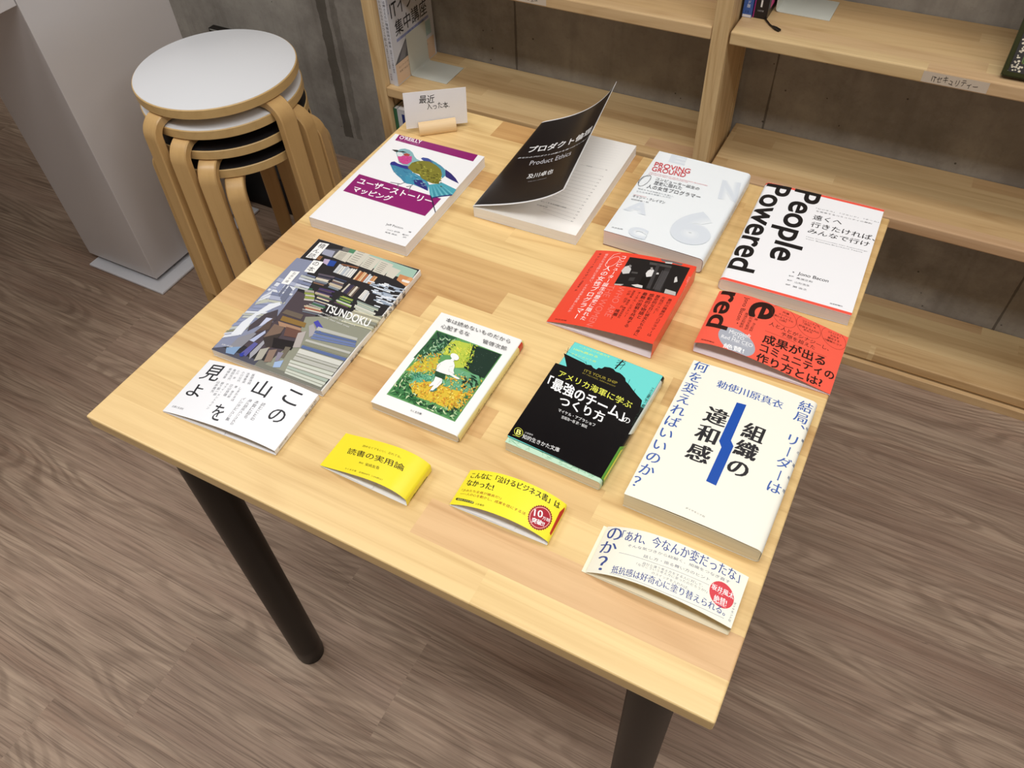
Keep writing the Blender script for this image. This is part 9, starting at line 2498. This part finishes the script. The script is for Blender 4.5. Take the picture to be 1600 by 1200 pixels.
# framed picture leaning against the wall on the upper right shelf
fx, fw, fh = .777, .25, .30
fr = thing('picture_frame', 'dark green picture frame with white ornament leaning on the upper right shelf', 'picture frame', (fx, 1.161, .6840))
fr.rotation_euler = (-math.radians(27), 0, 0)
m_green = mat('dark_green_lacquer', rgb(46, 48, 16), .25); m_green2 = mat('mid_green_lacquer', rgb(96, 120, 66), .4); m_orn = mat('white_ornament', rgb(216, 206, 184), .5); m_bk = mat('black_band', rgb(34, 28, 26), .5)
def frame_ring(a, b, z0, z1, bev):
    bm = nb()
    o = [(a, a), (fw-a, a), (fw-a, fh-a), (a, fh-a)]; i_ = [(b, b), (fw-b, b), (fw-b, fh-b), (b, fh-b)]
    lo = [[bm.verts.new((x, -z0, z)) for x, z in q] for q in (o, i_)]; up = [[bm.verts.new((x, -z1, z)) for x, z in q] for q in (o, i_)]
    for k in range(4):
        j = (k+1) % 4
        bm.faces.new([up[0][k], up[0][j], up[1][j], up[1][k]]); bm.faces.new([lo[0][j], lo[0][k], lo[1][k], lo[1][j]])
        bm.faces.new([lo[0][k], lo[0][j], up[0][j], up[0][k]]); bm.faces.new([up[1][k], up[1][j], lo[1][j], lo[1][k]])
    bmesh.ops.recalc_face_normals(bm, faces=bm.faces[:]); bmesh.ops.bevel(bm, geom=bm.edges[:], offset=bev, segments=2, affect='EDGES')
    return bm
mould = finish('moulding', frame_ring(0, .0075, 0, .014, .0015), m_green, fr)
band = finish('ornament_band', frame_ring(.0072, .021, .001, .0105, .0004), m_bk, fr)
rnd = random.Random(3); bm = nb()
for side in range(4):
    Ls = fw if side % 2 == 0 else fh; n = int(Ls/.0062)
    for i in range(n):
        c = .010 + (Ls-.02)*(i+.5)/n
        for k in range(3):
            a = c + rnd.uniform(-.003, .003); b_ = .0141 + rnd.uniform(-.0042, .0042); r = rnd.uniform(.0009, .0019)
            x, z = ((a, b_), (fw-b_, a), (a, fh-b_), (b_, a))[side]
            vs = [bm.verts.new((x + r*math.cos(q*1.047)*1.25, -.0107, z + r*math.sin(q*1.047))) for q in range(6)]
            bm.faces.new(vs)
bmesh.ops.recalc_face_normals(bm, faces=bm.faces[:]); finish('ornament', bm, m_orn, band)
finish('inner_moulding', frame_ring(.021, .030, .001, .012, .002), m_green2, fr)
bm = nb(); box(bm, .0295, fw-.0295, -.004, -.001, .0295, fh-.0295)
for i in range(60):
    x, z, r = rnd.uniform(.036, fw-.036), rnd.uniform(.036, fh-.036), rnd.uniform(.0014, .003)
    f = bm.faces.new([bm.verts.new((x + r*math.cos(q*.785), -.0042, z + r*math.sin(q*.785))) for q in range(8)]); f.material_index = 1
finish('picture', bm, [m_bk, m_orn], fr)

# ------------------------------------------------------------------ stacked stools
ROT = [-97, -81, -66.5, -52.5]
SR, SH, PITCH, STH = .1615, .4550, .0434, .0205
scx, scy = -.580, .800
lab = ['uppermost stool of the stack, white round seat fully in view', 'second stool from the top of the stack, white seat under the uppermost one',
       'third stool from the top of the stack, black seat with a birch rim', 'lowest stool of the stack, black seat nearest the floor']
def make_stool(white):
    t = thing('stool', 'x', 'stool', (0, 0, 0), 0, 'stools stacked beside the white counter')
    bm = nb(); zt = SH; r = SR
    lathe(bm, [(0, zt-STH), (r-.002, zt-STH), (r, zt-STH+.0015), (r, zt-.0022), (r-.0012, zt-.0010), (r-.0022, zt-.0010)], n=96); one_board(bm, random.Random(2), .3)
    finish('seat_rim', bm, m_birch_edge, t, angle=40)
    bm = nb(); lathe(bm, [(r-.0021, zt-.0030), (r-.0021, zt-.0004), (r-.0028, zt), (0, zt)], n=96)
    finish('seat_top', bm, m_white_lam if white else m_black_lam, t, angle=40)
    for k in range(4):
        a = PI/2*k; er = Vector((math.cos(a), math.sin(a), 0)); et = Vector((-math.sin(a), math.cos(a), 0))
        z0 = SH - STH - .0096; R_ = .032; rho = .1795
        path = [er*.055 + Vector((0, 0, z0)), er*.09 + Vector((0, 0, z0)), er*(rho-R_) + Vector((0, 0, z0))]
        for q in range(1, 9):
            b = PI/2*q/8; path.append(er*(rho - R_ + R_*math.sin(b)) + Vector((0, 0, z0 - R_ + R_*math.cos(b))))
        for q in range(1, 7):
            path.append(er*(rho + .013*q/6) + Vector((0, 0, (z0-R_)*(1-q/6) + .0006)))
        n = len(path); ths = [.010 if i == 0 else (.0170 if i < 3 else .0190) for i in range(n)]
        ws = [.0372 - .003*max(0, i-10)/6 for i in range(n)]
        bm = nb(); sweep(bm, path, et, ws, ths); one_board(bm, random.Random(k+5))
        for f in bm.faces: f.smooth = True
        finish('leg', bm, m_birch, t, angle=32)
    return t
def dup(t):
    r = t.copy(); COL.objects.link(r)
    for ch in t.children:
        c = ch.copy(); COL.objects.link(c); c.parent = r
    return r
protos = {True: make_stool(True), False: make_stool(False)}
for i in range(4):
    w = i < 2
    o = protos[w] if i in (0, 2) else dup(protos[w])
    o.location = (scx, scy, PITCH*(3-i)); o.rotation_euler = (0, 0, math.radians(ROT[i])); o['label'] = lab[i]

# ------------------------------------------------------------------ white counter, base plate, small things on the floor
ct = thing('counter', 'white counter with a tall box leg standing left of the stools', 'counter', (0, 0, 0))
cx0, cx1, cy0, cy1 = -1.128, -.886, .655, .992
bm = nb(); box(bm, cx0, cx1, cy0, cy1, .021, .7595, .0012); finish('box_leg', bm, m_white_gloss, ct)
bm = nb(); box(bm, -2.1, cx1 - .001, -.20, cy0 - .0015, .712, .7595, .001); finish('counter_top', bm, m_white_gloss, ct)
bm = nb(); box(bm, cx0+.012, cx1-.014, cy0+.012, cy1-.012, .006, .0215); finish('foot_recess', bm, m_black, ct)
bm = nb(); box(bm, -1.112, -.850, .630, 1.012, .0003, .0085, .003, 3); finish('base_plate', bm, m_white_plastic, ct)
bm = nb(); box(bm, -2.1, -2.06, -.18, .60, .0005, .712, .001); finish('end_panel', bm, m_white_gloss, ct)
t = thing('wall_outlet', 'black wall outlet box on the concrete behind the stacked stools', 'outlet', (-1.170, RY1 - .0002, .262))
bm = nb(); box(bm, 0, .115, -.022, 0, 0, .068, .002); finish('case', bm, m_black, t)
bm = nb(); box(bm, .006, .109, -.0235, -.0215, .0625, .0665, .0005); finish('rim', bm, mat('grey_trim', rgb(150, 150, 144), .4), t)
t = thing('cable_box', 'low black cable box on the floor behind the stacked stools', 'box', (-.985, 1.035, 0))
bm = nb(); box(bm, 0, .27, 0, .16, .0005, .115, .004, 3); finish('case', bm, mat('black_plastic', rgb(14, 14, 16), .5), t)
bm = nb(); box(bm, .004, .266, -.001, .161, .116, .121, .002, 2); finish('lid', bm, mat('black_plastic_lid', rgb(18, 18, 20), .45), t)

# ------------------------------------------------------------------ card in a wooden holder, at the far left table corner
hx, hy, hyaw = .0585, .6285, math.radians(39)
t = thing('card_holder', 'small half-round wooden card holder at the far left table corner', 'card holder', (hx, hy, TZ), hyaw)
bm = nb(); n = 20; hl = .0275; rr = .0115; sl = .0009
prof = [(-rr*.80, .0003)]
for i in range(n+1):
    a = math.radians(215 - (215+35)*i/n); y_, z_ = rr*math.cos(a), .0068 + rr*math.sin(a)
    if z_ < .0004: continue
    if abs(y_) < sl + 1e-4: continue
    prof.append((y_, z_))
prof.append((rr*.80, .0003))
# slot down the middle
k = next(i for i, p in enumerate(prof) if p[0] > 0)
prof = prof[:k] + [(-sl, .0068+rr), (-sl, .0075), (sl, .0075), (sl, .0068+rr)] + prof[k:]
a = [bm.verts.new((-hl, y_, z_)) for y_, z_ in prof]; b = [bm.verts.new((hl, y_, z_)) for y_, z_ in prof]
for i in range(len(prof)):
    j = (i+1) % len(prof); bm.faces.new([a[i], a[j], b[j], b[i]])
bm.faces.new(a[::-1]); bm.faces.new(b); bmesh.ops.recalc_face_normals(bm, faces=bm.faces[:])
one_board(bm, random.Random(1), .1)
finish('block', bm, wood('holder_wood', rgb(236, 208, 164), rgb(222, 186, 138), rgb(224, 186, 150), grain=.4, rough=.5), t)
bm = nb(); cw, chh = .091, .055
box(bm, -cw/2, cw/2, -.00025, .00025, 0, chh)
cm = [mat('white_card', rgb(236, 236, 240), .6), mat('pen_ink', rgb(28, 28, 32), .5)]
def card_text(s, x0, x1, z0, z1, slant=0.0):
    V, F = glyphs(s, 1); xa, xb = min(v[0] for v in V), max(v[0] for v in V); ya, yb = min(v[1] for v in V), max(v[1] for v in V)
    vs = [bm.verts.new((x0 + (x-xa)/(xb-xa)*(x1-x0) + slant*(y-ya)/(yb-ya), -.00032, z0 + (y-ya)/(yb-ya)*(z1-z0) + .0006*math.sin(x*3.1))) for x, y in V]
    for f in F: bm.faces.new([vs[i] for i in f]).material_index = 1
card_text('最近', -.0235, -.0015, .0365, .0490, .0015); card_text('入った本.', -.0125, .0205, .0265, .0365, -.001)
cd = finish('note_card', bm, cm); cd.location = (hx, hy, TZ + .0080); cd.rotation_mode = 'ZXY'; cd.rotation_euler = (-math.radians(3.5), 0, hyaw)
tag(cd, 'white card with two lines of handwriting standing in the wooden holder', 'card')

# ------------------------------------------------------------------ books and paper bands on the table
printed_book('oreilly', 'white paperback with a blue-green bird and purple title boxes', '#f0f0f2', '#f0f0f0', pg_white, SATIN)
printed_book('proving', 'thick pale grey paperback titled in red capitals above black Japanese lines', '#e9eef1', '#6a2a34', pg_pink, FLAT, th=.0005, rim=1)
printed_book('people', 'white paperback with huge sideways black English title and red edge stripes', '#f0f0f3', '#e8e4e4', pg_pink, SATIN)
printed_book('tsundoku', 'slim paperback with a cover photo of crowded bookshelves', '#ececea', '#e8e8e8', pg_white, SATIN)
printed_book('flower', 'small white paperback with an illustration of a boy among yellow flowers', '#f2f2f0', '#e8e2d2', pg_warm, SATIN)
printed_book('soshiki', 'thick cream paperback with blue and black vertical lettering and a blue bent bar', '#f1efe2', '#e6e2d0', pg_cream, FLAT, inner_sf=Surf(prof_right(.1300, .0206, .0048), .1860))
# black paperback: its jacket has slid back over the green inner cover
x, y, r, sf, ops = item_data('navy')
nv = thing('paperback_book', 'small black and turquoise paperback with a warship silhouette and white title', 'book', (.4232, .1591, TZ), math.radians(-1.5), 'books lying on the table')
isf = Surf(prof_right(.1040, .0134, .0036), .1475)
mg = [mat('pale_green_cover', rgb(190, 222, 196), .45), mat('inside_cream', rgb(230, 224, 200), .6)]
bm = sheet(isf, .0003, mg); rnd = random.Random(9); deco = []
for i in range(46):
    a, b = rnd.uniform(2, 102), rnd.uniform(1, 10); l = rnd.uniform(3, 9); q = rnd.uniform(-.6, 2.2)
    deco.append(['L', [a, b, a + l*math.cos(q), b + l*math.sin(q)], .3, '#6fae86'])
put_print(bm, mg, isf, deco, FLAT)
finish('inner_cover', bm, mg, nv, angle=35); block(isf, 'page_block', pg_cream, nv)
mats = [mat('cover_navy', rgb('#101014'), *GLOSSY[:2]), mat('inside_navy', rgb('#e8e8e8'), .6)]
bm = sheet(sf, .0003, mats); put_print(bm, mats, sf, ops, GLOSSY)
jk = finish('cover', bm, mats, nv, angle=35); _v = Matrix.Rotation(math.radians(1.5), 2) @ Vector((x - .4232, y - .1591)); jk.location = (_v.x, _v.y, 0); jk.rotation_euler = (0, 0, math.radians(r + 1.5))
jk['label'] = 'glossy black jacket with a turquoise sky'
# open paperback with the curled black cover
x, y, r, sf, ops = item_data('ethics')
bk = thing('paperback_book', 'white page block with its black front cover curling open', 'book', (x, y, TZ), math.radians(r), 'books lying on the table')
W_, H_, D_ = .1442, .0150, .2146
mw = mat('white_cover_card', rgb(238, 238, 238), .4); bm = nb()
box(bm, .0004, W_, .0002, D_ - .0002, .0008, H_); mats = [pages_mat('pages_ethics', rgb(246, 244, 240), .2)]
psf = Surf([(0, H_), (W_, H_)], D_); put_print(bm, mats, psf, item_data('ethics_page')[4], FLAT)
finish('page_block', bm, mats, bk)
bm = nb(); box(bm, -.0002, .0003, 0, D_, .0004, H_ + .0002); box(bm, .0003, W_ + .0003, 0, D_, .0003, .0007); finish('back_cover', bm, mw, bk)
mats = [mat('front_cover_white', rgb(238, 238, 240), .2), mat('inside_white', rgb(238, 238, 238), .5)]
bm = sheet(sf, .0003, mats, 16); put_print(bm, mats, sf, ops, (.2, .5, .0))
fc = finish('front_cover', bm, mats, bk, angle=50); fc['label'] = 'curled black front cover with white lettering'

paper_band('red', 'large red paper wrapper with a black and white photo and vertical white title', '#ec4a34', '#f4e8ea', SATIN, .62)
paper_band('pobi', 'orange-red paper wrapper with big sideways black letters and a grey oval', '#f2604c', '#f4e6ea', SATIN, .55, True)
paper_band('tobi', 'white paper wrapper with large black hiragana and kanji, below the bookshelf-photo book', '#eff0f4', '#f2f2f6', SATIN, .55)
paper_band('y1', 'yellow paper wrapper without a badge, below the flower book', '#f5e230', '#f4f4f2', SATIN, .60)
paper_band('y2', 'yellow paper wrapper with a round red badge, below the black book', '#f7ea36', '#f4f4f4', SATIN, .66)
paper_band('sobi', 'cream paper wrapper with blue lettering and a red dot, nearest the table front', '#f3f1e2', '#f4ecd0', FLAT, .66)
